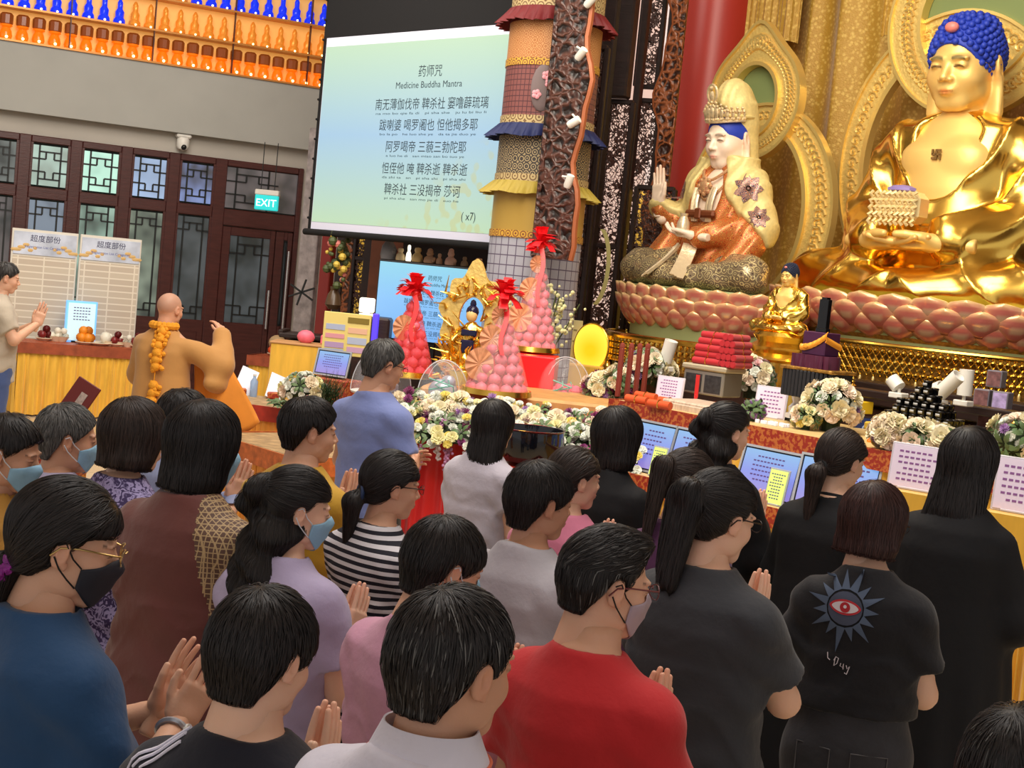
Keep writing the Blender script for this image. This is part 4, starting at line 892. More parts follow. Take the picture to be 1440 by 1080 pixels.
# ---- lotus thrones
m_petal = mat('pink_lotus_petal', (1, 1, 1), .22, .25, attr=True)
def petal_mesh(w_, h_, seed=0):
    q = MB(); V = []; C = []
    nu, nv = 11, 9
    for j in range(nv):
        for i in range(nu):
            u = i/(nu-1)*2-1; v = j/(nv-1); s_ = (math.sin(min(1, v*1.25+.18)*PI*.5))*math.sqrt(max(0, 1-max(0, v-.45)**2/.3025)) if v < .999 else .02
            x = u*w_/2*s_; y = -.17*w_*(1-u*u)*math.sin(v*PI*.8+.25)-.10*w_*v*v*2; z = h_*v
            V.append((x, y, z)); e = max(abs(u)**3*.9, max(0, v-.78)*4.5); r = math.hypot(u*.9, (v-.45)*1.6)
            base = np.array(srgb(214, 124, 110))*(1-min(1, r*.6))+np.array(srgb(176, 78, 68))*min(1, r*.6)
            if r < .22: base = base*.4+np.array(srgb(226, 204, 160))*.6
            c = base*(1-min(1, e))+np.array(srgb(246, 214, 150))*min(1, e); C.append(c)
    F = [[j*nu+i, j*nu+i+1, (j+1)*nu+i+1, (j+1)*nu+i] for j in range(nv-1) for i in range(nu-1)]
    G = np.array(V); V2 = G+np.array((0, .012, 0)); n = len(V)
    F2 = [[a+n for a in f[::-1]] for f in F]
    rim = [i for i in range(nu)]+[j*nu+nu-1 for j in range(1, nv)]+[(nv-1)*nu+i for i in range(nu-2, -1, -1)]+[j*nu for j in range(nv-2, 0, -1)]
    F3 = [[rim[(k+1) % len(rim)], rim[k], rim[k]+n, rim[(k+1) % len(rim)]+n] for k in range(len(rim))]
    q.add(np.r_[G, V2], F+F2+F3, c=np.array(C+C)); return q.mesh('petal', m_petal)
def lotus(name, label, M, ax, ay, rows, topz, arc=(-200, 20), base=None):
    t = thing(name, label, 'lotus throne', M=M)
    q = MB(); zb = min(r[1] for r in rows); q.lathe([(.90, zb-.10), (.90, zb), (.98, topz-.04), (.96, topz), (.001, topz)], sx=ax, sy=ay, n=64, cap=False); q.build('seat', mat('celadon_seat', srgb(150, 156, 104), .5, .2), t)
    for k, (sc_, z, w_, h_, flip, n) in enumerate(rows):
        me = petal_mesh(w_, h_)
        for i in range(n):
            a = math.radians(arc[0]+(arc[1]-arc[0])*(i+.5*(k % 2))/n); x, y = ax*sc_*math.cos(a), ay*sc_*math.sin(a); nx, ny = math.cos(a)/ax, math.sin(a)/ay; rz = math.atan2(ny, nx)+PI/2
            o = bpy.data.objects.new('petal', me); col.objects.link(o); o.parent = t; o.location = (x, y, z); o.rotation_euler = (flip, 0, rz)
    return t
def base_band(name, label, M, ax, ay, z0, z1, m, cat='plinth'):
    q = MB(); q.lathe([(.94, z0), (1, z0+.03), (.95, z0+.06), (.93, (z0+z1)/2), (.96, z1-.04), (1, z1)], sx=ax, sy=ay, n=64); o = q.build(name, m); o.matrix_world = M; return tag(o, label, cat)
bl = AFI @ bp
lotus('lotus_throne', 'large pink metal lotus throne carrying the golden buddha', fr(bl.x, bl.y+.0, 0), 1.62, 1.10,
      [(.90, 1.86, .44, .24, .30, 20), (.97, 1.94, .44, .25, .24, 20), (1.0, 2.02, .42, .24, .14, 20)], 2.17)
m_scroll = mat('scrolled_gold_relief', srgb(176, 130, 60), .4, .7, bump=1.2, bscale=30, var=.5, vscale=22)
base_band('throne_base', 'scrolled golden base band under the pink lotus of the golden buddha', fr(bl.x, bl.y, 0), 1.52, 1.03, 1.72, 1.88, m_scroll)
# bodhisattva position
CP = apd(1006, 400, 13.6); cpos = AW(CP[0], CP[1], 2.13)
cl = AFI @ cpos
lotus('lotus_throne', 'smaller pink metal lotus throne carrying the crowned bodhisattva', fr(cl.x, cl.y, 0), .98, .72,
      [(.90, 1.74, .30, .20, .25, 18), (.97, 1.83, .30, .21, .2, 18), (1.0, 1.93, .28, .21, .12, 18)], 2.12)
base_band('throne_base', 'scrolled golden base band under the lotus of the bodhisattva', fr(cl.x, cl.y, 0), .82, .6, 1.5, 1.74, m_scroll)
# ---- bodhisattva
bo = thing('bodhisattva_statue', 'painted seated bodhisattva statue with golden crown and one raised hand', 'statue', cpos, FACE-math.radians(2)); S2 = Matrix.Scale(2.02, 4)
m_bskin = mat('porcelain_skin', srgb(240, 215, 190), .35, attr=True)
def painted(name, cols, scale, rough=.35, metal=.3):
    m = mat(name, cols[0], rough, metal); N, L, B = nodes_of(m); tc = N.new('ShaderNodeTexCoord'); vo = N.new('ShaderNodeTexVoronoi'); vo.inputs['Scale'].default_value = scale; L.new(tc.outputs['Object'], vo.inputs[0])
    w2 = N.new('ShaderNodeMath'); w2.operation = 'FRACT'; m3 = N.new('ShaderNodeMath'); m3.operation = 'MULTIPLY'; m3.inputs[1].default_value = 3.3; L.new(vo.outputs['Distance'], m3.inputs[0]); L.new(m3.outputs[0], w2.inputs[0])
    cr = N.new('ShaderNodeValToRGB'); cr.color_ramp.interpolation = 'CONSTANT'; e = cr.color_ramp.elements; e[0].color = (*cols[0], 1); e[1].position = .55; e[1].color = (*cols[1], 1)
    if len(cols) > 2: x = e.new(.82); x.color = (*cols[2], 1)
    L.new(w2.outputs[0], cr.inputs[0]); L.new(cr.outputs[0], B.inputs['Base Color']); return m
m_orobe = painted('painted_orange_robe', [srgb(196, 92, 44), srgb(214, 160, 80), srgb(110, 60, 40)], 30)
m_legs = painted('painted_olive_gold', [srgb(140, 122, 96), srgb(226, 206, 150), srgb(84, 66, 56)], 16, .28, .4)
m_shawl = mat('pale_gold_cloth', srgb(224, 202, 134), .5, .15, bump=.3, bscale=40, var=.12, vscale=30)
m_sash = mat('silver_gold_sash', srgb(226, 206, 170), .3, .5, bump=.3, bscale=30)
LO, HI = (-.5, -.28, -.02), (.5, .42, .68)
b = MB(); b.M = S2
def brobe(p):
    q = p.copy(); q[:, 0] = np.abs(q[:, 0])
    d = loft(q, [.03, .2, .34, .5, .6], [.24, .19, .17, .19, .13], [.18, .14, .11, .11, .07], [.02, .02, .02, 0, -.01])
    d = smin(d, rc(q, (.17, -.01, .50), (.235, .0, .30), .055, .06), .03)
    e = smin(rc(p, (-.235, .0, .30), (-.07, .22, .235), .07, .05), rc(p, (-.24, .05, .22), (-.2, .14, .1), .07, .06), .05)      # its left forearm to the lap
    g = smin(rc(p, (.235, .0, .30), (.30, .12, .36), .065, .045), rc(p, (.26, .05, .25), (.30, .10, .12), .055, .07), .05)       # its right forearm raised
    return smin(smin(d, e, .02), g, .02)+wav(p, 14, .008, 3)+.004*np.sin(p[:, 0]*90+p[:, 2]*30)
b.sdf(lambda p: smax(brobe(p), -ell(p, (0, .13, .46), (.075, .1, .15)), .01), LO, HI, .008); b.build('robe', m_orobe, bo, angle=None)
def blegs(p):
    q = p.copy(); q[:, 0] = np.abs(q[:, 0])
    d = rc(q, (.10, .03, .09), (.36, .16, .08), .11, .085); d = smin(d, rc(q, (.36, .17, .07), (.06, .27, .05), .08, .055), .03); return smin(d, ell(q, (0, .14, .04), (.33, .19, .055)), .03)+.004*np.sin(np.linalg.norm(q-np.array((.4, .1, .2)), axis=1)*60)
b = MB(); b.M = S2; b.sdf(blegs, LO, HI, .008); b.build('leg_drapery', m_legs, bo, angle=None)
b = MB(); b.M = S2
b.sdf(lambda p: smax(smax(brobe(p)-.020, .33-.12*np.clip((np.abs(p[:, 0])-.1)/.2, 0, 1)-p[:, 2]+np.clip(p[:, 1]-.02, 0, 1)*1.2, .02), -(ell(p, (0, .16, .42), (.11, .16, .26))), .015), LO, HI, .008); b.build('shawl', m_shawl, bo, angle=None)
b = MB(); b.M = S2; HM2 = Matrix.Translation((-.0, .015, .705)) @ Matrix.Rotation(math.radians(-10), 4, 'X') @ Matrix.Scale(1.20, 4)
V, F = head_mesh(.004, lobes=True, wide=1.05, jaw=1.1, fem=True); b.add(V, F, HM2, c=head_col(V, lip=(.9, .5, .45), brow=(.25, .22, .2), lw=.6))
b.sdf(lambda p: loft(p, [.25, .38, .48, .57, .63], [.13, .15, .155, .10, .045], [.10, .10, .10, .07, .05], [.02, .02, .005, -.01, -.012]), (-.2, -.15, .24), (.2, .2, .66), .009, cfn=lambda V: np.ones((len(V), 3)))
place_hand(b, (.305, .135, .385), (0.05, .05, 1), (0, 1, 0), True, 1.05, curl=.04, spread=.03)
b.sdf(lambda p: rc(p, (.295, .11, .32), (.305, .135, .40), .030, .025), (.24, .05, .27), (.36, .2, .45), .006, cfn=lambda V: np.ones((len(V), 3)))
place_hand(b, (-.08, .235, .235), (1, .2, .05), (0, 0, 1), False, 1.05, curl=.35)
b.build('body', m_bskin, bo, angle=None)
b = MB(); b.M = S2 @ HM2; 
b.sdf(lambda p: np.maximum(ell(p, (0, -.02, .03), (.083, .102, .09)), -ell(p, (0, .115, -.05), (.09, .10, .12))), (-.1, -.14, -.09), (.1, .1, .14), .005); b.build('hair', m_blue, bo)
b = MB(); b.M = S2 @ HM2
def veil(p):
    d = smin(ell(p, (0, -.035, .12), (.078, .085, .115)), loft(p, [-.22, -.1, .05, .12], [.11, .085, .088, .07], [.05, .055, .07, .06], [-.07, -.06, -.05, -.045]), .05)
    return np.maximum(d, -ell(p, (0, .12, 0), (.095, .12, .17)))+.002*np.sin(p[:, 0]*180)
b.sdf(veil, (-.13, -.15, -.23), (.13, .09, .26), .006); b.tube([(.088*math.cos(a), -.02+.095*math.sin(a), .085+.012*math.sin(a*1)) for a in np.linspace(0, 2*PI, 25)[:-1]], .008, 8, closed=True); b.build('veil', m_shawl, bo)
b = MB(); b.M = S2 @ HM2
for i in range(13):
    a = math.radians(12+156*i/12); hh_ = .022+.045*math.sin(a)**6; x, y = .087*math.cos(a), -.016+.101*math.sin(a)
    b.ball((x, y, .080), (.0115, .011, .010), 8); b.ball((x, y+.004*math.sin(a), .096+hh_*.2), (.012, .008, .012+hh_*.3), 8)
    for k in range(3): b.ball((x+.009*math.cos(k*2.1+1.57), y+.006, .098+hh_*.6+.009*math.sin(k*2.1+1.57)), .006, 6)
b.tube([(.024*math.cos(t_)*1.0, .085, .178+.034*math.sin(t_)) for t_ in np.linspace(0, 2*PI, 17)[:-1]], .006, 6, closed=True); b.ball((0, .088, .17), (.012, .009, .022), 8); b.ball((0, .09, .20), (.009, .009, .009), 8)
b.tube([(.089*math.cos(t_), -.016+.103*math.sin(t_), .072) for t_ in np.linspace(.15, PI-.15, 20)], .006, 6)
b.build('crown', mat('ivory_gilt_crown', srgb(232, 206, 160), .3, .5, bump=.4, bscale=40, var=.3, vscale=30), bo)
b = MB(); b.M = S2
for r_, z_, dz in ((.10, .60, .10), (.12, .585, .17)): b.tube([(r_*math.sin(t_), .04+.085*math.cos(t_)**2, z_-dz*math.cos(t_)**2) for t_ in np.linspace(-1.5, 1.5, 21)], .007, 6)
b.ball((0, .135, .475), (.036, .02, .042), 10); 
for a in range(8): b.ball((.034*math.cos(a*.785), .14, .475+.036*math.sin(a*.785)), .012, 6)
b.build('necklace', painted('red_gold_jewels', [srgb(220, 180, 120), srgb(190, 60, 50), srgb(120, 130, 120)], 60), bo)
b = MB(); b.M = S2
for s_ in (1, -1):
    b.grid(lambda u, v: (s_*(.02+.05*u+.06*v)+.006*math.sin(u*18), .245+.13*v+.008*math.sin(u*18)-.02*u, .20-.15*v**.8-.02*u), 14, 10, thick=.008)
    b.grid(lambda u, v: (s_*(.035+.04*u-.01*v), .125+.02*math.sin(v*2.6)+.004*math.sin(u*20), .47-.16*v), 10, 10, thick=.006)
b.build('sash', m_sash, bo)
b = MB(); b.M = S2; b.box((0, .150, .345), (.19, .03, .035), bev=.01); b.box((0, .168, .345), (.04, .012, .05), bev=.008); b.build('belt', mat('brown_gilt_belt', srgb(120, 64, 36), .4, .3), bo)
b = MB(); b.M = S2; b.lathe([(.026, 0), (.032, .02), (.028, .06), (.016, .085), (.02, .10), (.001, .10)], c=(-.02, .27, .235), n=14, cap=False); b.build('vase', m_sash, bo)
m_emb = painted('embroidered_cloud', [srgb(60, 60, 90), srgb(200, 110, 70), srgb(220, 200, 160)], 45)
from mathutils.bvhtree import BVHTree
def bvh_of(ob): me = ob.data; return BVHTree.FromPolygons([v.co for v in me.vertices], [tuple(p_.vertices) for p_ in me.polygons])
shw = [c for c in bo.children if c.name.startswith('shawl')][0]; bS = bvh_of(shw)
for (cx_, cy_, cz_, r_) in ((-.20, .06, .475, .058), (-.27, .05, .345, .045), (.20, .06, .46, .04)):
    dirv = Vector((-.75 if cx_ < 0 else .75, .66, 0)); e1 = Vector((-dirv.y, dirv.x, 0)); V = []; n_ = 28; K_ = 5
    for k in range(K_+1):
        for i in range(n_ if k else 1):
            a_ = 2*PI*i/n_; rr = r_*k/K_*(1+.22*math.cos(a_*7)*(k == K_)); o_ = Vector((cx_, cy_, cz_))*2.02+e1*(rr*2.02*math.cos(a_))+Vector((0, 0, rr*2.02*math.sin(a_)))+dirv*.6
            h_ = bS.ray_cast(o_, -dirv)[0]; V.append(tuple((h_ if h_ else o_-dirv*.6)+dirv*.006))
    F = [[0, 1+i, 1+(i+1) % n_] for i in range(n_)]+[[1+k*n_+i, 1+k*n_+(i+1) % n_, 1+(k+1)*n_+(i+1) % n_, 1+(k+1)*n_+i] for k in range(K_-1) for i in range(n_)]
    b = MB(); b.add(V, F); b.build('embroidery', m_emb, bo, angle=None)
# ---- platforms, fringe of golden tassels
m_deep = mat('altar_front_dark', srgb(60, 34, 26), .4, var=.3, vscale=3)
b = MB(); b.M = AFM; abox(b, -3.0, 7, bw-3.0, bw, 0, 1.30, bev=.02); o = b.build('altar_platform', m_deep); tag(o, 'dark wooden altar platform carrying the statues', 'platform')
m_tass = mat('gold_tassel', srgb(240, 196, 88), .22, 1)
fb = bl.y-1.32; 
fn_ = thing('tassel_fringe', 'long netted fringe of golden tassels hanging below the great lotus throne', 'fringe', M=fr(0, 0, 0))
def fpath(s): 
    "front edge of the canopy: an arc before the lotus"
    a = math.radians(-178+176*s); return Vector((bl.x+1.78*math.cos(a), bl.y+1.26*math.sin(a), 0))
q = MB(); q.tube([fpath(s)+Vector((0, 0, 1.80)) for s in np.linspace(0, 1, 60)], .022, 8); q.build('rail', m_tass, fn_)
q = MB(); n = 84
for i in range(n):
    for k in (1, -1):
        P = []
        for j in range(7): p = fpath(min(1, max(0, (i+k*j*.5)/n))); P.append(p+Vector((0, 0, 1.78-.042*j)))
        q.tube(P, .008, 5)
    p = fpath(i/n)
    for j in range(3): q.ball((p.x, p.y, 1.75-.085*j), .020, 6)
q.build('bead_net', m_tass, fn_); fn_.children[-1]['kind'] = 'stuff'
tm = MB(); tm.lathe([(.006, 0), (.016, -.02), (.012, -.05), (.022, -.10), (.018, -.13), (.001, -.13)], n=8, cap=False); me = tm.mesh('tassel', mat('ivory_gold_tassel', srgb(232, 200, 130), .3, .8))
for i in range(0, 84):
    p = fpath(i/84); o = bpy.data.objects.new('tassel', me); col.objects.link(o); o.parent = fn_; o.location = (p.x, p.y, 1.53-.05*(i % 2))
fn2 = thing('tassel_fringe', 'short golden fringe under the lotus throne of the bodhisattva', 'fringe', M=fr(0, 0, 0))
def fp2(s): a = math.radians(-175+160*s); return Vector((cl.x+1.12*math.cos(a), cl.y+.86*math.sin(a), 0))
q = MB(); q.tube([fp2(s)+Vector((0, 0, 1.62)) for s in np.linspace(0, 1, 40)], .03, 8); 
for i in range(50):
    p = fp2(i/50)
    for j in range(4): q.ball((p.x, p.y, 1.58-.06*j), (.022, .022, .03), 6)
q.build('bead_strands', m_tass, fn2)
# tiered gilt plinth between throne and tables
for lab, c_, ax_, ay_, z0_, z1_ in (('gilt moulded plinth under the bodhisattva lotus', cl, .78, .58, 1.30, 1.50), ('dark gilt drum under the great lotus throne', bl, 1.45, .98, 1.30, 1.72)):
    base_band('gilt_plinth', lab, fr(c_.x, c_.y, 0), ax_, ay_, z0_, z1_, m_scroll)
# small golden buddha in front, between the two thrones
sp_ = apd(1103, 470, 11.6)
sb, _ = buddha('small_golden_buddha', 'small golden seated buddha between the two lotus thrones', AW(sp_[0], sp_[1], at(1103, 468, 11.6).z), .60, FACE+.05, .011, False, mat('dark_blue_hair', srgb(26, 34, 60), .5))
q = MB(); zt_ = at(1103, 468, 11.6).z
q.lathe([(.26, 0), (.26, zt_-.24), (.30, zt_-.22), (.24, zt_-.17), (.27, zt_-.12), (.21, zt_-.08), (.25, zt_-.03), (.22, zt_), (.001, zt_)], n=32, cap=False)
o = q.build('gilt_pedestal', mat('polished_gold')); o.location = AW(sp_[0], sp_[1], 0); tag(o, 'tiered golden pedestal under the small buddha', 'pedestal')
# ================================================================ tables and offerings
# ---- main altar shelf (front edge along b = 0) and the lower desk before it
ZS, ZD = 1.32, .90
def long_table(name, label, a0, a1, b0, b1, h, seed, sk=m_yel):
    return table(name, label, fr((a0+a1)/2, b0, 0), a1-a0, b1-b0, h, sk, m_trim, mat('cream_gold_cloth', srgb(206, 176, 120), .5, var=.15, vscale=8), seed, sides=True, wl=.06)
long_table('altar_table', 'long high altar table with yellow skirt and red brocade trim', 0.02, 4.6, 0.0, 1.05, ZS, 1)
D0 = apix(1090, 714, ZD)
long_table('altar_desk', 'lower desk with yellow skirt before the altar carrying the tilted monitors', .12, 4.6, D0[1], -.05, ZD, 2)
DF = D0[1]
print('DBG desk front', D0)
def shelf_xy(u, v, z=ZS): a, b_ = apix(u, v, z); return a, b_
def item(mb, name, label, cat, u, v, z, m, rz=0, group=None, **k):
    a, b_ = apix(u, v, z); o = mb.build(name, m, **k); o.matrix_world = fr(a, b_, z, rz); return tag(o, label, cat, group)
def ithing(name, label, cat, u, v, z, rz=0, group=None):
    a, b_ = apix(u, v, z); return thing(name, label, cat, group=group, M=fr(a, b_, z, rz))
# riser behind the shelf front
o = MB(); o.box((0, 0, .09), (4.3, .34, .18), bev=.01); item(o, 'altar_riser', 'dark wooden riser at the back of the high altar table', 'riser', 1180, 560, ZS, m_dark)
def bthing(name, label, cat, u, z, rz=0, bb=None, v=660):
    bb = DF*.55 if bb is None else bb
    a = on_b(u, v, bb)[0]; return thing(name, label, cat, M=fr(a, bb, z, rz))
# ---- monitors with cards
m_scr = screen_mat('monitor_slide', srgb(150, 130, 215), srgb(120, 140, 235), srgb(120, 180, 235), .9, False)
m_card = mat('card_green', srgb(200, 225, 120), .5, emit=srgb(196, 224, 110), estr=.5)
m_silver = mat('silver_frame', srgb(190, 195, 205), .3, .5)
m_faint = mat('faint_print', srgb(90, 70, 130), .7)
def dashes(b, x0, x1, z0, z1, rows, y, h_=.35, seed=0):
    rg = random.Random(seed); dz = (z1-z0)/rows
    for r_ in range(rows):
        n = max(3, int((x1-x0)/dz*1.1)); w_ = (x1-x0)/n; k = rg.choice((0, 1, 2))
        for i in range(k//2, n-(k+1)//2): b.box((x0+(i+.5)*w_, y, z1-(r_+.5)*dz), (w_*.68, .001, dz*h_))
def monitor(label, u, v, z, w_, h_, rz, tilt=-.25, card=False):
    t = bthing('monitor', label, 'monitor', u, z, rz) if z == ZD else ithing('monitor', label, 'monitor', u, v, z, rz); T = Matrix.Rotation(tilt, 4, 'X')
    q = MB(); q.M = T; q.box((0, .012, h_/2+.015), (w_, .022, h_), bev=.006); q.build('bezel', mat('tv_black'), t)
    q = MB(); q.M = T; q.ring([(-w_/2-.008, .007), (w_/2+.008, .007), (w_/2+.008, h_+.023), (-w_/2-.008, h_+.023)], [(-w_/2+.006, .021), (w_/2-.006, .021), (w_/2-.006, h_+.009), (-w_/2+.006, h_+.009)], -.004, .006, M=RX); q.build('frame', m_silver, t)
    q = MB(); q.M = T; q.box((0, -.001, h_/2+.015), (w_-.03, .004, h_-.03)); q.build('display', m_scr, t)
    q = MB(); q.M = T; dashes(q, -w_*.3, w_*.3, h_*.35, h_*.92, 6, -.004, .3, int(u)); q.build('print', m_faint, t)
    q = MB(); q.box((0, .07, .012), (w_*.5, .14, .02), bev=.004); q.box((0, .06, h_*.3), (.03, .02, h_*.6), M=Matrix.Rotation(tilt*.3, 4, 'X')); q.build('stand', mat('tv_black'), t)
    return t
def card_stand(label, u, v, z, w_, h_, rz, m=m_card, tilt=-.2, seed=1, name='card_stand', pm=m_faint, frame=m_silver, rows=9):
    t = bthing(name, label, 'card', u, z, rz, DF*.8) if abs(z-ZD) < .01 else ithing(name, label, 'card', u, v, z, rz); T = Matrix.Rotation(tilt, 4, 'X')
    q = MB(); q.M = T; q.box((0, .006, h_/2), (w_, .01, h_), bev=.003); q.build('frame', frame, t)
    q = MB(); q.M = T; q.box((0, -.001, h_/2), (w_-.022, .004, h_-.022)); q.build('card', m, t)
    q = MB(); q.M = T; dashes(q, -w_*.36, w_*.36, h_*.15, h_*.88, rows, -.0035, .35, seed); q.build('print', pm, t)
    q = MB(); q.box((0, .03, .006), (w_*.6, .07, .012), bev=.003); q.build('foot', frame, t); return t
monitor('tilted blue monitor beside the robed woman with a chin length bob', 908, 655, ZD, .33, .32, 0)
card_stand('small green card in front of the monitor next to the robed woman with a bob', 921, 664, ZD, .13, .20, 0)
monitor('blue monitor partly hidden behind the robed woman with tied back hair and fringe', 962, 668, ZD, .33, .32, 0)
monitor('wide tilted blue monitor between the two robed women in the middle', 1074, 702, ZD, .44, .30, 0)
card_stand('small green card in front of the wide blue monitor', 1091, 716, ZD, .15, .22, 0, seed=3)
monitor('blue monitor just left of the robed woman with low ponytail', 1152, 705, ZD+.0, .30, .32, .2)
monitor('blue monitor behind the head of the robed woman with low ponytail', 1196, 712, ZD, .30, .34, .2)
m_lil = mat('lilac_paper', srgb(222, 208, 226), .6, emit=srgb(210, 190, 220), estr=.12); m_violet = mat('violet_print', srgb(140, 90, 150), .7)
for lab, u, v, z, w_, h_, sd in (('lilac text panel left of the glass keepsake box', 939, 563, ZS, .22, .17, 5), ('lilac text panel left of the white crystal stupa', 1080, 588, ZS, .23, .21, 6), ('lilac text panel below the black tin pyramid', 1284, 690, ZS-.06, .27, .22, 7), ('lilac text panel at the right edge beside the robed woman with loose hair', 1428, 722, ZS-.10, .24, .26, 8)):
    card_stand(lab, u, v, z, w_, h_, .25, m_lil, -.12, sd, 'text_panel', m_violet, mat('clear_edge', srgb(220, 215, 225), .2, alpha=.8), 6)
for u_, v_, z_, lb_ in ((1284, 690, ZS-.06, 'yellow block under the lilac text panel below the tin pyramid'), (1428, 722, ZS-.10, 'yellow block under the lilac text panel at the right edge')):
    a_, b_ = apix(u_, v_, z_); q = MB(); q.box((0, .02, (ZD+z_)/2), (.26, .16, z_-ZD-.002), bev=.005); o = q.build('panel_block', m_yel); o.matrix_world = fr(a_, b_, 0, .25); tag(o, lb_, 'block')
t = card_stand('tall blue framed picture leaning behind the robed woman with low ponytail', 1215, 668, ZD+.12, .20, .38, .9, mat('deep_blue_print', srgb(40, 60, 120), .4), -.08, 9, 'framed_picture', mat('pale_blue_print', srgb(170, 190, 220), .5), m_dark, 2)
q = MB(); q.tube([(.045*math.cos(a), -.006, .28+.05*math.sin(a)) for a in np.linspace(0, 2*PI, 21)[:-1]], .006, 6, closed=True, M=Matrix.Rotation(-.08, 4, 'X')); q.build('circle_motif', mat('pale_blue_print'), t)
# ---- red scroll rolls on the glass box
bx = ithing('keepsake_box', 'silver glass keepsake box with dark panels under the red rolls', 'box', 1000, 556, ZS+.06, .15)
q = MB(); q.box((0, 0, .09), (.34, .24, .17), bev=.008); q.build('body', mat('pewter', srgb(150, 146, 138), .35, .6), bx)
q = MB()
for x in (-.08, .08): q.box((x, -.121, .085), (.135, .004, .125))
q.build('dark_panel', mat('dark_floral_panel', srgb(52, 50, 52), .3, var=.5, vscale=40), bx)
q = MB(); q.box((0, 0, .195), (.37, .27, .04), bev=.01); q.build('lid', mat('pewter_light', srgb(186, 176, 150), .4, .4), bx)
q = MB(); q.box((-.04, -.128, .06), (.03, .006, .16)); q.cyl((-.04, -.13, .0), (-.04, -.13, -.05), .012, n=8); q.build('red_tassel', m_red, bx)
o = MB(); q = o; q.box((0, 0, .03), (.52, .34, .06), bev=.01); q.box((0, -.17, -.02), (.5, .02, .12), bev=.005); item(q, 'marble_block', 'beige marbled block under the keepsake box', 'block', 995, 580, ZS, mat('beige_marble', srgb(206, 184, 164), .4, var=.3, vscale=12, stretch=(6, 1, 1)))
MR = bx.matrix_world
roll = MB(); roll.tube([(-.11, 0, 0), (.11, 0, 0)], .025, 14); roll.tube([(-.114, 0, 0), (-.111, 0, 0)], .02, 10)
first = None; rg = random.Random(5)
for lay, n in enumerate((5, 4, 4, 3, 2)):
    for side in (0, 1):
        for i in range(n):
            M = MR @ Matrix.Translation((0 if side == 0 else 0, -.10+(i+.5*(5-n))*.051, .24+.046*lay)) if side == 0 else None
            if side: continue
            if first is None:
                first = thing('red_scroll_roll', 'x', 'roll'); roll.build('cloth_roll', mat('crimson_cloth', srgb(176, 20, 34), .5, sheen=.3), first); q = MB(); q.tube([(.0, .027*math.cos(a), .027*math.sin(a)) for a in np.linspace(0, 2*PI, 13)[:-1]], .003, 5, closed=True); q.build('gold_tie', m_tass, first); r_ = first
            else: r_ = dup(first)
            r_.matrix_world = M @ Matrix.Rotation(rg.uniform(-.03, .03), 4, 'Z'); r_['label'] = 'crimson cloth roll in the pile on the silver keepsake box'; r_['group'] = 'crimson rolls piled on the keepsake box'
        if side == 0: continue
# second column of rolls seen end-on
for lay, n in enumerate((4, 4, 3, 3, 2)):
    for i in range(n):
        r_ = dup(first, 'crimson cloth roll seen end on at the right side of the pile', 'crimson rolls seen end on beside the pile'); r_.matrix_world = MR @ Matrix.Translation((.16+(i-(n-1)/2)*.045*.9, .0, .24+.046*lay)) @ Matrix.Rotation(PI/2, 4, 'Z')
# orange pairs of scrolls in front of the lilac panel
m_or = mat('orange_cloth', srgb(214, 84, 40), .5)
for i, (u, v) in enumerate(((895, 568), (908, 563), (927, 575), (941, 571))):
    t = ithing('orange_scroll', ['leftmost orange cloth scroll on the altar table edge', 'second orange scroll from the left on the altar table', 'third orange scroll from the left on the altar table', 'rightmost orange scroll next to the beige marble block'][i], 'scroll', u, v, ZS, .15)
    q = MB(); q.tube([(-.085, 0, .028), (.085, 0, .028)], .028, 12); q.build('cloth_roll', m_or, t); q = MB(); q.tube([(.0, .03*math.cos(a), .028+.03*math.sin(a)) for a in np.linspace(0, 2*PI, 13)[:-1]], .004, 5, closed=True); q.build('gold_tie', m_tass, t)
# red wooden prayer tablets standing in a row
for i, u in enumerate((868, 881, 893, 904)):
    o = MB(); o.box((0, 0, .17), (.035, .03, .34), bev=.006); o.ball((0, 0, .35), (.022, .02, .03), 8); item(o, 'prayer_tablet', 'upright red brown wooden tablet in the row of four left of the altar', 'tablet', u, 558-i*.5, ZS, mat('tablet_wood', srgb(134, 58, 46), .4), 0, 'upright red brown tablets')
# black bundle drum, purple box, scarf
bt = ithing('bundle_stand', 'round stand of black bundles with a gilt board on top', 'stand', 1146, 560, ZS+.18, 0); bt.matrix_world = bt.matrix_world @ Matrix.Scale(.86, 4)
for i in range(13):
    q = MB(); q.box((-.21+i*.035, -.10-.03*math.cos((i-6)*.22), .10), (.029, .05, .2), bev=.006); q.build('black_bundle', mat('charcoal_cloth', srgb(36, 36, 40), .5), bt)
q = MB(); q.box((0, .04, .10), (.42, .2, .19)); q.build('core', mat('charcoal_cloth'), bt)
q = MB(); q.box((0, .0, .21), (.48, .3, .025), bev=.006); q.build('gilt_board', m_scroll, bt)
pb = ithing('purple_pedestal', 'purple cloth drum with purple box and orange scarf on the black bundle stand', 'pedestal', 1146, 566, ZS+.18, 0); pb.matrix_world = bt.matrix_world @ Matrix.Translation((0, .0, .223)) @ Matrix.Scale(.95, 4)
q = MB(); pleats(q, -.17, .17, -.12, 0, .10, .008, .03); q.lathe([(.18, 0), (.18, .10), (.001, .10)], n=28, sy=.7, cap=False); q.build('drum', mat('plum_cloth', srgb(78, 24, 52), .5), pb)
q = MB(); q.box((0, 0, .19), (.22, .18, .18), bev=.006); q.build('box', mat('purple_cloth', srgb(66, 24, 60), .45), pb)
q = MB(); q.grid(lambda u, v: (-.12+.25*u, -.098-.012*math.sin(v*PI)-.004*math.sin(u*40), .15+.09*u*u+.05*(v-.5)+.03*abs(u-.15)), 20, 6, thick=.005)
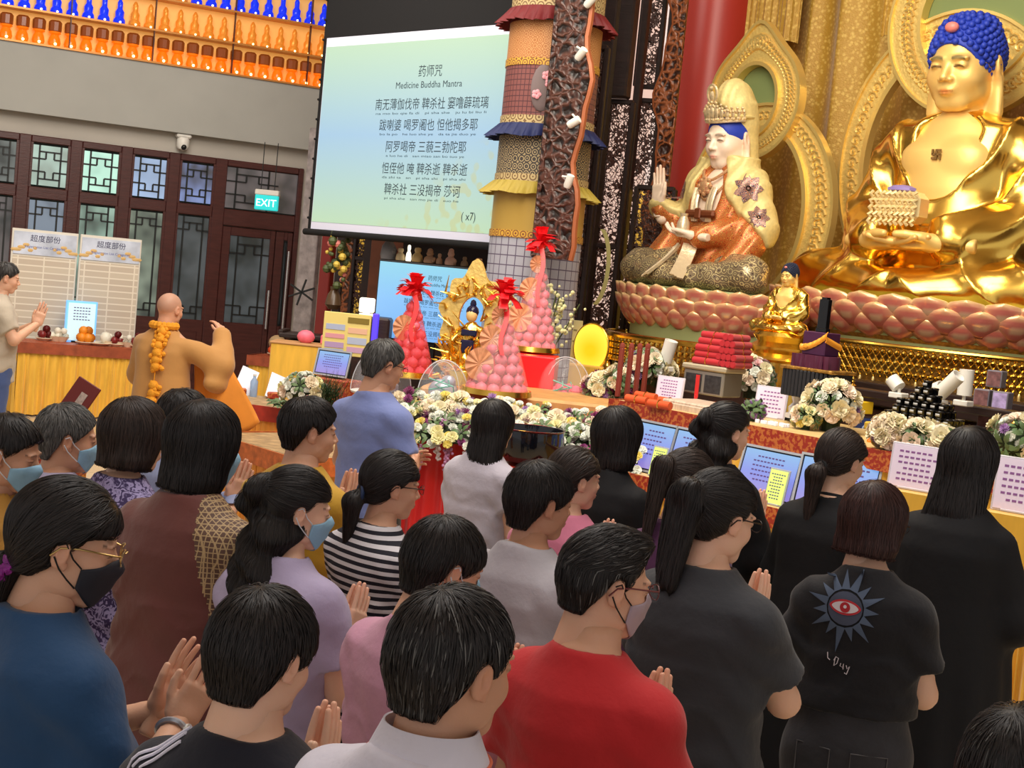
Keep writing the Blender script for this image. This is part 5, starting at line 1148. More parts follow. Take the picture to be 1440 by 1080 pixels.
q.grid(lambda u, v: (.115+.012*math.sin(v*PI), -.1+.2*u, .23-.06*u+.05*(v-.5)), 12, 6, thick=.005); q.ball((-.06, -.11, .165), (.03, .015, .02), 8); q.build('orange_scarf', mat('orange_silk', srgb(240, 160, 50), .4), pb)
q = MB(); q.box((0, 0, .12), (.085, .05, .24), bev=.004); q.box((0, -.0, .0), (.1, .06, .03), bev=.004); q.box((0, 0, .245), (.05, .045, .02))
o = q.build('black_stele', m_blackp); o.matrix_world = pb.matrix_world @ Matrix.Translation((0, 0, .295)); tag(o, 'black lacquer tablet standing on the purple box', 'tablet')
# pyramid of black tins
P0 = apix(1284, 602, ZS+.06); tin = MB(); tin.lathe([(.026, 0), (.028, .004), (.028, .030), (.030, .031), (.030, .040), (.026, .043), (.001, .043)], n=14, cap=False)
o = MB(); o.box((0, 0, 0), (.62, .5, .05), bev=.01); o = o.build('tin_riser', mat('yellow_cloth_block', srgb(226, 190, 70), .5)); o.matrix_world = fr(P0[0], P0[1]+.16, ZS+.035); tag(o, 'yellow cloth covered riser under the black tin pyramid', 'riser')
me = tin.mesh('tin', [m_blackp]); 
lab = MB(); lab.box((0, -.0295, .018), (.03, .002, .016)); ml_ = lab.mesh('tin_label', mat('tin_label_grey', srgb(170, 170, 170), .5))
for lay, (nx, ny) in enumerate(((8, 3), (8, 3), (6, 3), (6, 2), (3, 2), (2, 2), (1, 1))):
    for i in range(nx):
        for j in range(ny):
            o = bpy.data.objects.new('black_tin', me); col.objects.link(o); o.matrix_world = fr(P0[0]+(i-(nx-1)/2)*.063, P0[1]+.10+(j-(ny-1)/2)*.063, ZS+.06+lay*.0435); tag(o, 'small black tin in the stepped pyramid on the altar', 'tin', 'black tins in the pyramid')
            if j == 0: l_ = bpy.data.objects.new('label', ml_); col.objects.link(l_); l_.parent = o
# tiny gold stupas, yellow box, white crystal stupa
def stupa(label, u, v, z, h_, m=m_tass, name='gold_stupa', rz=0):
    q = MB(); r = h_*.26
    q.lathe([(r, 0), (r, h_*.08), (r*.7, h_*.12), (r*.95, h_*.3), (r*.6, h_*.44), (r*.75, h_*.5), (r*.3, h_*.56), (r*.4, h_*.66), (r*.25, h_*.7), (r*.3, h_*.8), (r*.08, h_*.86), (.001, h_)], n=16, cap=False)
    for k in range(6): q.ball((r*.8*math.cos(k*1.047), r*.8*math.sin(k*1.047), h_*.3), r*.22, 6)
    return item(q, name, label, 'ornament', u, v, z, m)
stupa('small golden lotus ornament on the yellow box', 1197, 557, ZS+.10, .17); stupa('golden lotus ornament right of the black tin pyramid', 1332, 612, ZS+.03, .22); stupa('golden lotus ornament beside the picture cubes at the right', 1421, 640, ZS, .24); stupa('tiny golden ornament right of the glowing golden disk', 853, 521, ZS-.0, .15)
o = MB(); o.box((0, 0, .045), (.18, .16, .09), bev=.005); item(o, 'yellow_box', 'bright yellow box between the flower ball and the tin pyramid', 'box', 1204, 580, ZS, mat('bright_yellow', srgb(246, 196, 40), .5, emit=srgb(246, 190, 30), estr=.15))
q = MB(); r = .06
q.lathe([(.07, 0), (.07, .03), (.05, .035), (.055, .07), (.03, .1), (.042, .14), (.02, .17), (.02, .2), (.001, .24)], n=8, cap=False); item(q, 'crystal_stupa', 'white crystal stupa on a black base before the flower ball', 'ornament', 1119, 588, ZS+.03, mat('white_crystal', srgb(225, 225, 230), .15, alpha=.9))
q = MB(); q.lathe([(.085, 0), (.09, .012), (.08, .03), (.001, .03)], n=16, cap=False); item(q, 'black_saucer', 'round black saucer under the white crystal stupa', 'saucer', 1119, 592, ZS, m_blackp)
q = MB(); rg = random.Random(2)
for i in range(24): q.box((rg.uniform(-.11, .11), rg.uniform(-.03, .03), .012), (.02, .02, .024), bev=.004)
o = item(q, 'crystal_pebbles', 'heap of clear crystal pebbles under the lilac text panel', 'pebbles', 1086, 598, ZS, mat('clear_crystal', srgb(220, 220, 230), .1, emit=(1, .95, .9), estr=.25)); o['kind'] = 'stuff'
# white adjustable spotlights at the platform edge
def spot(label, u, v, z, ang, L_=.20, rz=0, r=.05):
    t = ithing('spotlight', label, 'spotlight', u, v, z, rz)
    q = MB(); q.box((0, 0, .02), (.11, .09, .04), bev=.006); q.build('base', m_white, t)
    q = MB(); q.cyl((0, 0, .03), (0, 0, .07), .012); q.build('joint', m_white, t)
    q = MB(); q.M = Matrix.Translation((0, 0, .07)) @ Matrix.Rotation(ang, 4, 'Y'); q.lathe([(.001, 0), (r, .003), (r, L_), (r*.85, L_), (r*.8, L_-.02), (.001, L_-.02)], n=20, cap=False); q.build('housing', m_white, t)
o = MB(); o.box((0, .0, .03), (1.5, .2, .06), bev=.008); item(o, 'spotlight_rail', 'dark wooden ledge carrying the white spotlights behind the tins', 'ledge', 1320, 574, ZS+.12, m_dark)
spot('blocky white spotlight left of the black tin pyramid top', 1263, 560, ZS+.18, -.9, .09); spot('short white spotlight right of the tin pyramid top', 1306, 566, ZS+.18, 1.1, .10); spot('long white tube spotlight tilted to the right', 1318, 570, ZS+.18, .75, .2); spot('upright white tube spotlight, rightmost of the row', 1354, 571, ZS+.18, .0, .18)
spot('white tube spotlight left of the crimson rolls', 934, 522, ZS+.16, .25, .17); 
o = MB(); o.box((0, 0, .07), (.14, .1, .14), bev=.02); item(o, 'white_box', 'small white box left of the tube spotlight by the bodhisattva', 'box', 910, 516, ZS+.16, m_white)
# picture cubes
m_pic = mat('lilac_picture', srgb(170, 150, 196), .5, var=.5, vscale=18)
for i, (u, v, z) in enumerate(((1388, 602, ZS+.02), (1412, 606, ZS+.02), (1382, 572, ZS+.15), (1408, 576, ZS+.15), (1400, 545, ZS+.28), (1430, 608, ZS+.02))):
    t = ithing('picture_cube', ['bottom left picture cube at the right edge', 'bottom middle picture cube at the right edge', 'upper left picture cube at the right edge', 'upper right picture cube at the right edge', 'topmost picture cube of the stack', 'rightmost bottom picture cube'][i], 'box', u, v, z, .2)
    q = MB(); q.box((0, 0, .065), (.115, .115, .128), bev=.005); q.build('body', mat('grey_cube', srgb(120, 116, 126), .4), t); q = MB(); q.box((0, -.058, .065), (.1, .003, .11)); q.build('picture', m_pic if i % 2 else mat('brown_picture', srgb(120, 80, 80), .5, var=.6, vscale=25), t)
# ---- flowers: blossom parts copied into garlands and balls
def rose_mesh(c, r, key):
    q = MB(); rg = random.Random(key)
    for ring_, (n, tilt, rr) in enumerate(((5, 1.1, 1.0), (5, .75, .85), (4, .4, .62), (3, .15, .4))):
        for i in range(n):
            a = 2*PI*i/n+ring_*.6; cx, cy = math.cos(a), math.sin(a)
            def f(u, v, a=a, tilt=tilt, rr=rr):
                w_ = (u-.5)*2; th = a+w_*(1.0-.2*v)*.62; rad = r*rr*(.25+.75*math.sin(v*tilt*1.2+.05)/max(.3, math.sin(tilt*1.2)))*(.35+.65*v); z = r*(.15+.85*v*math.cos(tilt*.9)*(1-.12*w_*w_))
                return (rad*math.cos(th), rad*math.sin(th), z)
            q.grid(f, 5, 4, c=np.array(c)*rg.uniform(.85, 1.0))
    q.ball((0, 0, r*.35), r*.3, 6, vc=np.array(c)*.8); return q.mesh('blossom', m_pet)
m_pet = mat('petal', (1, 1, 1), .55, attr=True, sheen=.2)
def mum_mesh(c, r, key):
    q = MB(); rg = random.Random(key)
    for i in range(46):
        z = 1-(i+.5)/46*.95; a = i*2.4; d_ = Vector((math.sqrt(max(0, 1-z*z))*math.cos(a), math.sqrt(max(0, 1-z*z))*math.sin(a), z)); t_ = Vector((-math.sin(a), math.cos(a), 0))*r*.14
        p0, p1 = d_*r*.3, d_*r*rg.uniform(.85, 1.05); up = Vector((0, 0, r*.12))
        q.add([tuple(p0), tuple((p0+p1)/2+t_), tuple(p1+up*.3), tuple((p0+p1)/2-t_)], [[0, 1, 2, 3]], c=np.array(c)*rg.uniform(.8, 1.05))
    q.ball((0, 0, 0), r*.5, 6, vc=np.array(c)*.6); return q.mesh('blossom', m_pet)
def leaf_mesh(c, r):
    q = MB()
    for i in range(6):
        a = i*1.05; q.grid(lambda u, v: (r*(.2+1.1*v)*math.cos(a)-(u-.5)*r*.5*math.sin(v*PI)*math.sin(a), r*(.2+1.1*v)*math.sin(a)+(u-.5)*r*.5*math.sin(v*PI)*math.cos(a), r*(.1+.3*math.sin(v*2.6))), 3, 5, c=np.array(c)*(1-.1*(i % 3)))
    return q.mesh('leaf', m_pet)
def droop_mesh(c, r):
    q = MB(); rg = random.Random(7)
    for i in range(34): t_ = i/34; q.ball((rg.gauss(0, r*.35*(1-t_*.6)), rg.gauss(0, r*.35*(1-t_*.6)), -t_*r*3.2), r*.22, 6, vc=np.array(c)*rg.uniform(.75, 1.1))
    return q.mesh('drooping_spray', m_pet)
WH, YE, PU, CR, LI = (.82, .84, .76), (.85, .70, .16), (.25, .02, .13), (.84, .76, .50), (.42, .22, .52)
BL = {'white': [rose_mesh(WH, .036, 1), rose_mesh(WH, .028, 2), mum_mesh(WH, .032, 3)], 'yellow': [rose_mesh(YE, .034, 4), rose_mesh((.86, .80, .42), .04, 5)], 'purple': [mum_mesh(PU, .055, 6), mum_mesh((.30, .04, .20), .04, 7)],
      'cream': [rose_mesh(CR, .055, 8), rose_mesh((.88, .76, .56), .05, 9), rose_mesh((.90, .74, .60), .048, 10)], 'leaf': [leaf_mesh((.07, .14, .04), .05), leaf_mesh((.10, .17, .06), .06)], 'lilac': [mum_mesh(LI, .04, 11)], 'droop': [droop_mesh((.50, .22, .42), .05), droop_mesh((.75, .68, .70), .05)], 'orange': [rose_mesh((.85, .45, .2), .05, 12)], 'pink': [rose_mesh((.80, .50, .50), .045, 13)]}
def arrange(label, M, spots, weights, seed, name='flower_arrangement', scale=1.0, core=None, group=None):
    "spots: list of (position, outward direction)"
    t = thing(name, label, 'flowers', M=M, group=group); rg = random.Random(seed); ks, ws = zip(*weights.items())
    for p, n_ in spots[:98]:
        k = rg.choices(ks, ws)[0]; me = rg.choice(BL[k]); nm = {'leaf': 'leaf', 'droop': 'drooping_spray'}.get(k, k+'_blossom')
        o = bpy.data.objects.new(nm, me); col.objects.link(o); o.parent = t; o.location = p
        o.rotation_euler = Vector(n_).to_track_quat('Z', 'Y').to_euler() if k != 'droop' else (0, 0, rg.uniform(0, 6)); s_ = scale*rg.uniform(.85, 1.2); o.scale = (s_, s_, s_)
    if core: core.build('foliage', mat('foliage_dark', srgb(44, 62, 34), .6, bump=1, bscale=60, var=.5, vscale=40), t)
    return t
def ball_spots(r, n, squash=.85):
    out = []
    for i in range(n):
        z = 1-(i+.5)/n*1.5; a = i*2.39996; s_ = math.sqrt(max(0, 1-z*z)); d_ = Vector((s_*math.cos(a), s_*math.sin(a), z)); out.append((Vector((d_.x*r, d_.y*r, d_.z*r*squash)), d_))
    return out
def flower_ball(label, u, v, z, r, n, wts, seed, sc=1.0):
    a, b_ = apix(u, v, z); q = MB(); q.ball((0, 0, 0), (r*.85, r*.85, r*.7), 12); q.cyl((0, 0, -r), (0, 0, 0), r*.4, n=10)
    return arrange(label, fr(a, b_, z+r), ball_spots(r, n), wts, seed, scale=sc, core=q)
W1 = {'white': 4, 'cream': 3, 'leaf': 2, 'lilac': .6, 'yellow': 1}
flower_ball('round cream and white flower ball right of the crystal stupa', 1166, 606, ZS, .155, 60, {'cream': 5, 'white': 3, 'leaf': 2, 'lilac': .8}, 1, 1.0)
flower_ball('cream flowers behind the standing red brown tablets', 905, 540, ZS+.05, .13, 45, W1, 2, 1.0)
flower_ball('peach and white flowers between the keepsake box and the lilac panel', 1055, 560, ZS+.03, .15, 45, {'cream': 4, 'pink': 1, 'white': 2, 'leaf': 2}, 3)
flower_ball('cream flowers left under the tin pyramid', 1250, 633, ZS, .085, 34, {'cream': 5, 'yellow': 1, 'leaf': 2, 'lilac': 1}, 4)
flower_ball('cream flowers in the middle under the tin pyramid', 1290, 640, ZS, .085, 34, {'cream': 5, 'white': 2, 'leaf': 2}, 5)
flower_ball('cream flowers right under the tin pyramid', 1324, 645, ZS, .08, 30, {'cream': 5, 'yellow': 1, 'leaf': 2}, 6)
flower_ball('white flowers at the right edge of the altar', 1428, 655, ZS, .14, 45, {'white': 5, 'cream': 2, 'leaf': 2, 'lilac': 2}, 7)
flower_ball('small mixed flowers right of the round golden light', 872, 556, ZS-.05, .10, 35, {'white': 3, 'cream': 2, 'purple': 1, 'leaf': 2}, 8)
flower_ball('white and purple flowers left of the standing red brown tablets', 846, 572, ZS-.16, .13, 50, {'white': 4, 'cream': 2, 'purple': 1, 'leaf': 2, 'lilac': .6}, 9)
flower_ball('small cream flowers behind the leftmost lilac text panel', 925, 545, ZS+.02, .10, 36, {'cream': 4, 'white': 2, 'leaf': 2}, 10)
flower_ball('low yellow and cream flowers beside the crystal pebbles', 1132, 604, ZS, .07, 26, {'yellow': 3, 'cream': 2, 'leaf': 2}, 12, .8)
flower_ball('lilac blossoms at the left of the middle lilac text panel', 1058, 592, ZS, .06, 22, {'lilac': 4, 'white': 1, 'leaf': 2}, 13, .8)
for i_, (u_, v_) in enumerate(((1226, 622), (1345, 628), (1398, 640))):
    c_ = ithing('tea_light', ['glowing tea light left of the tin pyramid', 'glowing tea light right of the tin pyramid', 'glowing tea light near the right edge of the altar'][i_], 'candle', u_, v_, ZS); q = MB(); q.lathe([(.03, 0), (.035, .03), (.03, .06)], n=12); q.build('cup', mat('amber_glass'), c_); q = MB(); q.ball((0, 0, .075), (.012, .012, .022), 8); q.build('flame', m_glowy, c_)
# ---- centre offering table with its flower garland
ZC = 1.02
ctr = atz(712, 615, ZC); cM = Matrix.Translation((ctr.x, ctr.y, 0)) @ Matrix.Rotation(math.radians(-6), 4, 'Z')
table('offering_table', 'offering table under a red skirt in front of the screens', cM, 1.5, 2.0, ZC, m_red, None, mat('red_gold_cloth', srgb(180, 50, 40), .5, var=.3, vscale=20), 7, wl=.09)
o = MB(); o.box((0, 1.25, ZC+.11), (1.46, 1.1, .22), bev=.02); o = o.build('offering_step', mat('ochre_cloth', srgb(200, 150, 90), .55, var=.2, vscale=10)); o.matrix_world = cM; tag(o, 'red cloth step at the back of the offering table', 'step')
rgF = random.Random(11)
for k in range(4):
    sp = []; x0 = -.88+k*.44
    for i in range(66):
        x = x0+rgF.uniform(-.02, .46); t_ = rgF.random(); sp.append((Vector((x, -.16+.26*t_+rgF.gauss(0, .015), ZC+.02+.10*math.sin(t_*2.4)+rgF.uniform(-.05, .03)-.10*(1-t_))), Vector((rgF.gauss(0, .3), -1+t_*.7, .6+t_*.5))))
    q = MB(); q.grid(lambda u, v: (x0+.44*u, -.10+.2*v, ZC-.06+.12*math.sin(v*2.2)), 12, 6, thick=.02)
    t = arrange(['white and yellow flower garland section at the left front of the offering table', 'flower garland section with a large purple bloom, left of the middle', 'flower garland section right of the woman in white, above the black bowl', 'rightmost section of the flower garland on the offering table'][k], cM.copy(), sp, {'white': 6, 'yellow': 2.2, 'purple': .9, 'leaf': 1.4, 'droop': .25, 'lilac': .3}, 20+k, 'flower_garland', 1.05, q)
    for j in range(3):
        o = bpy.data.objects.new('drooping_spray', BL['droop'][j % 2]); col.objects.link(o); o.parent = t; o.location = (x0+.08+.13*j, -.13, ZC-.10)
cI = cM.inverted()
def cpos(u, v, z): q = cI @ atz(u, v, z); return q.x, q.y
def cthing(name, label, cat, u, v, z, rz=0, group=None):
    x, y = cpos(u, v, z); return thing(name, label, cat, group=group, M=cM @ Matrix.Translation((x, y, z)) @ Matrix.Rotation(rz, 4, 'Z'))
for k in range(4):
    sp = []; x0 = -.76+k*.38
    for i in range(64):
        x = x0+rgF.uniform(-.02, .40); t_ = rgF.random(); sp.append((Vector((x, .06+.16*t_, ZC+.03+.16*t_**.7+rgF.uniform(-.02, .04))), Vector((rgF.gauss(0, .3), -.8+t_*.4, .8))))
    q = MB(); q.grid(lambda u, v: (x0+.38*u, .08+.18*v, ZC-.01+.15*math.sin(v*1.6)), 12, 6, thick=.02)
    arrange(['left bank of white and cream blooms behind the flower garland', 'left middle bank of blooms before the front bun tower', 'right middle bank of blooms under the red pedestal', 'right bank of blooms in front of the right film dome'][k], cM.copy(), sp, {'white': 5, 'cream': 2, 'yellow': 1.5, 'purple': .9, 'leaf': 1.2, 'lilac': .4}, 40+k, 'flower_bank', 1.0, q)
m_bun = mat('pink_bun', srgb(232, 110, 130), .5, var=.15, vscale=20)
m_wrap = mat('clear_wrap', srgb(255, 235, 235), .08, alpha=.16, coat=.5); m_wrapr = mat('red_wrap', srgb(240, 70, 70), .15, alpha=.42)
m_bow = mat('red_ribbon', srgb(236, 36, 44), .3, emit=srgb(220, 20, 30), estr=.06); m_fan = mat('paper_fan', srgb(216, 150, 110), .6, var=.2, vscale=30)
def bow(b, c, r, seed=1):
    rg = random.Random(seed)
    for i in range(34):
        a = rg.uniform(0, 2*PI); e = rg.uniform(-.5, 1.4); d_ = Vector((math.cos(a)*math.cos(e), math.sin(a)*math.cos(e), math.sin(e))); s_ = d_.cross(Vector((0, 0, 1))).normalized()*r*.2
        P = [Vector(c)+d_*r*t_*1.0+Vector((0, 0, r*.25*math.sin(t_*PI))) for t_ in (0, .4, .75, 1, .7, .25)]
        V = []; 
        for p in P: V += [tuple(p-s_), tuple(p+s_)]
        b.add(V, [[2*j, 2*j+1, 2*j+3, 2*j+2] for j in range(5)])
    b.ball(c, r*.28, 8)
def bun_tower(label, u, v, z, R0, H, redder=0, seed=1):
    t = cthing('longevity_bun_tower', label, 'offering tower', u, v, z); cnt = 0; bm = MB(); bm.ball((0, 0, 0), (.044, .044, .040), 12); bm.ball((0, 0, .034), (.012, .012, .016), 6); me = bm.mesh('peach_bun', m_bun)
    lv = int(H*.80/.068)
    for k in range(lv):
        r = max(.0, (R0-.05)*(1-k/lv)); n = max(1, int(2*PI*r/.088)) if r > .03 else 1
        for i in range(n):
            a = 2*PI*(i+.5*(k % 2))/n
            if cnt > 98 or (math.sin(a) > .5 and r > .05): continue
            o = bpy.data.objects.new('peach_bun', me); col.objects.link(o); o.parent = t; o.location = (r*math.cos(a), r*math.sin(a), .055+k*.068); cnt += 1
    q = MB(); q.lathe([(max(.012, (R0-.09)*(1-z_)), .03+H*.82*z_) for z_ in (0, .3, .6, .95)], n=16); q.build('core', m_bow, t)
    q = MB(); q.grid(lambda u_, v_: ((R0*(1-v_)**.9+.012)*(1+.03*math.sin(u_*PI*22+v_*5))*math.cos(2*PI*u_), (R0*(1-v_)**.9+.012)*(1+.03*math.sin(u_*PI*22+v_*5))*math.sin(2*PI*u_), .01+H*.92*v_), 66, 8, closeu=True); q.build('wrapping', m_wrapr if redder else m_wrap, t)
    q = MB(); bow(q, (0, -.01, H*.95), .15, seed); q.grid(lambda u_, v_: (-.02+.04*u_*(1-.3*v_)+.02*math.sin(v_*6)+.05*v_, -.02-(R0*.98)*v_*.6-.012, H*.93*(1-v_*.56)), 6, 12, thick=.003); q.build('ribbon_bow', m_bow, t)
    for k, (zf, xf, s_) in enumerate(((.30, -.62, 1), (.55, -.45, .85), (.78, -.25, .6))):
        if redder and k != 1: continue
        q = MB(); r = .10*s_; yy = -R0*(1-zf)*.75
        q.grid(lambda u_, v_: (xf*R0*(1-zf)*1.2+r*v_*math.cos(PI*(u_*2)), yy-.02-.008*math.sin(u_*70)*v_, H*zf+r*1.15*v_*math.sin(PI*(u_*2))), 60, 4, thick=.002); q.build('paper_fan', m_fan, t)
    q = MB(); q.lathe([(R0*.95, 0), (R0+.03, .012), (R0+.02, .05), (R0-.005, .05), (.001, .02)], n=32, cap=False); q.build('tray', m_tass, t); return t
ZT = ZC+.22
bun_tower('front tower of pink peach buns with red bow beside the gold statue', 697, 556, ZT, .225, .72, 0, 1)
bun_tower('tower wrapped in red film with red bow before the television', 573, 530, ZT, .19, .68, 1, 2)
x, y = cpos(747, 497, ZT+.25)
o = MB(); o.box((0, 0, .12), (.42, .42, .25), bev=.01); o = o.build('red_pedestal', m_bow); o.matrix_world = cM @ Matrix.Translation((x, y, ZT+.0)); tag(o, 'bright red pedestal under the tallest pink bun tower', 'pedestal')
bun_tower('tallest tower of pink peach buns on the red pedestal', 747, 495, ZT+.25, .20, .90, 0, 3)
# white blossom branches behind the tallest tower
bq = thing('blossom_branches', 'spray of pale green white blossoms behind the tallest bun tower', 'flowers', M=cM @ Matrix.Translation((x, y+.45, ZT-.2)))
q = MB(); rg = random.Random(8); qb = MB()
for i in range(26):
    a = rg.uniform(-1.25, .85); L_ = rg.uniform(.5, .9); tip = Vector((math.sin(a)*L_*.5, rg.uniform(-.1, .15), .45+math.cos(a)*L_*.7)); qb.tube([(0, 0, 0), tuple(tip*.5+Vector((0, 0, .1))), tuple(tip)], .006, 5)
    for j in range(16): c = tip*rg.uniform(.62, 1.05)+Vector((rg.gauss(0, .035), rg.gauss(0, .03), rg.gauss(0, .04))); q.ball(tuple(c), rg.uniform(.010, .022), 5)
qb.build('stems', mat('leaves'), bq); q.build('blossoms', mat('pale_blossom', srgb(216, 214, 160), .6), bq)
q = MB(); q.lathe([(.09, -.2), (.11, 0), (.08, .15), (.1, .2)], n=16); q.build('vase', m_dark, bq)
# yellow notice board behind
o = cthing('notice_board', 'pale yellow notice board right of the tallest bun tower', 'notice board', 784, 520, ZT, 0); q = MB(); q.box((0, .4, .16), (.34, .02, .62), bev=.004); q.build('board', mat('pale_yellow_paper', srgb(214, 202, 150), .6), o)
q = MB(); dashes(q, -.13, .13, -.08, .40, 9, .388, .3, 4); q.build('print', mat('olive_print', srgb(140, 130, 90), .7), o)
# clear domes
m_dome = mat('dome_film', srgb(235, 240, 250), .06, alpha=.11, coat=1.0)
def dome(label, u, v, z, r, h_, inside, seed):
    t = cthing('clear_dome', label, 'gift dome', u, v, z); rg = random.Random(seed)
    q = MB(); q.grid(lambda a, v_: (r*math.cos(2*PI*a)*math.cos(v_*PI/2)**.75*(1+.02*math.sin(a*44)), r*math.sin(2*PI*a)*math.cos(v_*PI/2)**.75*(1+.02*math.sin(a*44)), h_*math.sin(v_*PI/2)), 66, 9, closeu=True); q.build('film', m_dome, t); q = MB(); q.tube([(r*math.cos(a), 0, h_*math.sin(a)) for a in np.linspace(0, PI, 30)], .0035, 5, M=Matrix.Rotation(.1, 4, 'Z')); q.tube([(r*.7*math.cos(a), -r*.6*abs(math.sin(a))**.5*0-.3*r, h_*.97*math.sin(a)) for a in np.linspace(.3, PI-.6, 20)], .002, 5); q.build('film_glint', mat('film_white', srgb(240, 244, 250), .2, alpha=.6), t)  # pale tubes draw the outline and glints of the clear film
    q = MB(); q.lathe([(r*.98, -.01), (r*1.0, .005), (r*.9, .01), (.001, .01)], n=32, cap=False); q.build('tray', mat('dome_tray', srgb(230, 226, 220), .4), t)
    if inside == 'pink':
        q = MB(); 
        for i in range(12): a = i*2.4; q.ball((.08*math.cos(a)*(i % 3)*.7, .08*math.sin(a)*(i % 3)*.7, .05+.02*(i % 2)), .045, 8)
        q.build('peach_buns', m_bun, t)
    else:
        q = MB(); q.ball((0, 0, .05), (r*.6, r*.5, .09), 14); q.ball((r*.2, -r*.1, .12), (r*.3, r*.25, .05), 10); q.build('gift', mat('silver_gift', srgb(186, 184, 200), .3, .4), t)
    q = MB()
    for i in range(3): q.tube([(rg.uniform(-.1, .1), -r*.6, .06), (rg.uniform(-.1, .1), -r*.75, .10), (rg.uniform(-.1, .1), -r*.6, .14)], .006, 5)
    q.build('ribbon', mat('teal_ribbon', srgb(90, 170, 150), .3), t)
dome('clear film dome over pink buns in front of the glowing golden disk', 792, 560, ZT-.06, .215, .32, 'pink', 1)
dome('clear film dome with silver gift left of the front bun tower', 622, 560, ZT-.06, .18, .27, 'silver', 2)
dome('clear film dome behind the grey haired man in blue', 535, 552, ZT-.18, .24, .36, 'silver', 3)
# round golden light
t = cthing('round_golden_light', 'glowing golden disk light standing right of the offering table', 'light', 828, 522, ZT+.0, -.35)
q = MB(); q.tube([(.175*math.cos(a), 0, .23+.225*math.sin(a)) for a in np.linspace(0, 2*PI, 49)[:-1]], .014, 8, closed=True); q.build('rim', m_tass, t)
m_glow = mat('golden_glow', srgb(120, 70, 0), .5); N, L, B = nodes_of(m_glow); tc = N.new('ShaderNodeTexCoord'); mp = N.new('ShaderNodeVectorMath'); mp.operation = 'DISTANCE'; mp.inputs[1].default_value = (0, 0, .20); L.new(tc.outputs['Object'], mp.inputs[0]); cr = N.new('ShaderNodeValToRGB'); cr.color_ramp.elements[0].position = .05; cr.color_ramp.elements[1].position = .2; cr.color_ramp.elements[0].color = (*srgb(255, 176, 16), 1); cr.color_ramp.elements[1].color = (*srgb(255, 208, 64), 1); L.new(mp.outputs['Value'], cr.inputs[0]); L.new(cr.outputs[0], B.inputs['Emission Color']); B.inputs['Emission Strength'].default_value = 1.5
q = MB(); q.prism([(.17*math.cos(a), .23+.22*math.sin(a)) for a in np.linspace(0, 2*PI, 49)[:-1]], -.02, .02, M=RX); q.build('disk', m_glow, t)
q = MB(); q.box((0, 0, .0), (.16, .1, .03), bev=.005); q.build('foot', m_tass, t)
o = MB(); o.box((0, .05, -.52), (.5, .5, 1.06+.16), bev=.01); o = o.build('light_pedestal', m_yel); o.matrix_world = t.matrix_world @ Matrix.Translation((0, 0, -.03)); tag(o, 'yellow cloth pedestal under the round golden light', 'pedestal')
# black mini screen clip
t = cthing('small_black_light', 'small black square lamp on a stalk behind the clear dome', 'lamp', 778, 500, ZT+.1); q = MB(); q.box((0, 0, .12), (.07, .03, .09), bev=.005, M=Matrix.Rotation(.5, 4, 'Y')); q.build('head', m_blackp, t); q = MB(); q.cyl((0, 0, -.1), (0, 0, .1), .006); q.build('stalk', m_blackp, t)
# gilt figure with flame halo
g = cthing('gilded_deity_statue', 'ornate gilded figure with flame shaped golden halo left of the front bun tower', 'statue', 655, 545, ZT, -.15)
q = MB(); fo = []
for i in range(60):
    a = 2*PI*i/60; r_ = 1+.10*math.sin(9*a)+.30*max(0, math.sin(a))**16; fo.append((.24*r_*math.cos(a), .52+.30*r_*math.sin(a)))
fi = [(.10*math.cos(2*PI*i/60), .50+.16*math.sin(2*PI*i/60)) for i in range(60)]
q.ring(fo, fi, -.015, .02, M=RX); q.build('flame_halo', m_haloG, g, angle=30)
q = MB(); rg = random.Random(3)
for i in range(60):
    a = rg.uniform(0, 2*PI); r0 = rg.uniform(.5, 1.02); c = Vector((.22*r0*math.cos(a), -.03, .52+.30*r0*math.sin(a))); q.tube([tuple(c), tuple(c+Vector((rg.gauss(0, .03), -.02, rg.gauss(.02, .03)))), tuple(c+Vector((rg.gauss(0, .05), -.03, rg.gauss(.05, .04))))], [.012, .009, .002], 6)
q.build('flames', m_tass, g)
q = MB(); q.lathe([(.17, 0), (.19, .03), (.14, .07), (.18, .12), (.12, .15), (.001, .15)], n=20, cap=False)
def gfig(p): return smin(smin(loft(p, [.14, .22, .30, .42, .48], [.16, .13, .07, .09, .03], [.12, .10, .055, .06, .03]), rc(np.abs(p)*np.array((1, 0, 1))+p*np.array((0, 1, 0)), (.08, 0, .42), (.12, -.07, .32), .028, .024), .02), rc(np.abs(p)*np.array((1, 0, 1))+p*np.array((0, 1, 0)), (.05, -.03, .17), (.16, -.08, .18), .05, .04), .02)+.006*np.sin(p[:, 0]*70)*np.sin(p[:, 2]*60)
q.sdf(gfig, (-.24, -.2, .1), (.24, .16, .52), .01); q.build('body', m_gbuddha, g, angle=None)
q = MB(); q.ball((0, -.02, .53), (.042, .046, .055), 14); q.build('face', mat('gold_face', srgb(236, 196, 130), .4), g)
q = MB(); q.ball((0, -.01, .555), (.048, .05, .05), 12); q.ball((0, -.01, .61), (.025, .025, .035), 8); q.box((0, -.055, .40), (.12, .02, .05), bev=.01); q.box((0, -.075, .30), (.10, .02, .10), bev=.01); q.build('dark_crown_and_sash', mat('navy_enamel', srgb(26, 26, 60), .2), g)
q = MB(); rg = random.Random(6)
for i in range(70):
    a = rg.uniform(0, 2*PI); c = Vector((.18*math.cos(a), .12*math.sin(a), rg.uniform(.0, .24))); q.tube([tuple(c), tuple(c*1.25+Vector((rg.gauss(0, .02), -.02, .04))), tuple(c*1.5+Vector((rg.gauss(0, .03), -.03, .02)))], [.014, .01, .002], 5)
q.build('lotus_leaves', m_tass, g)
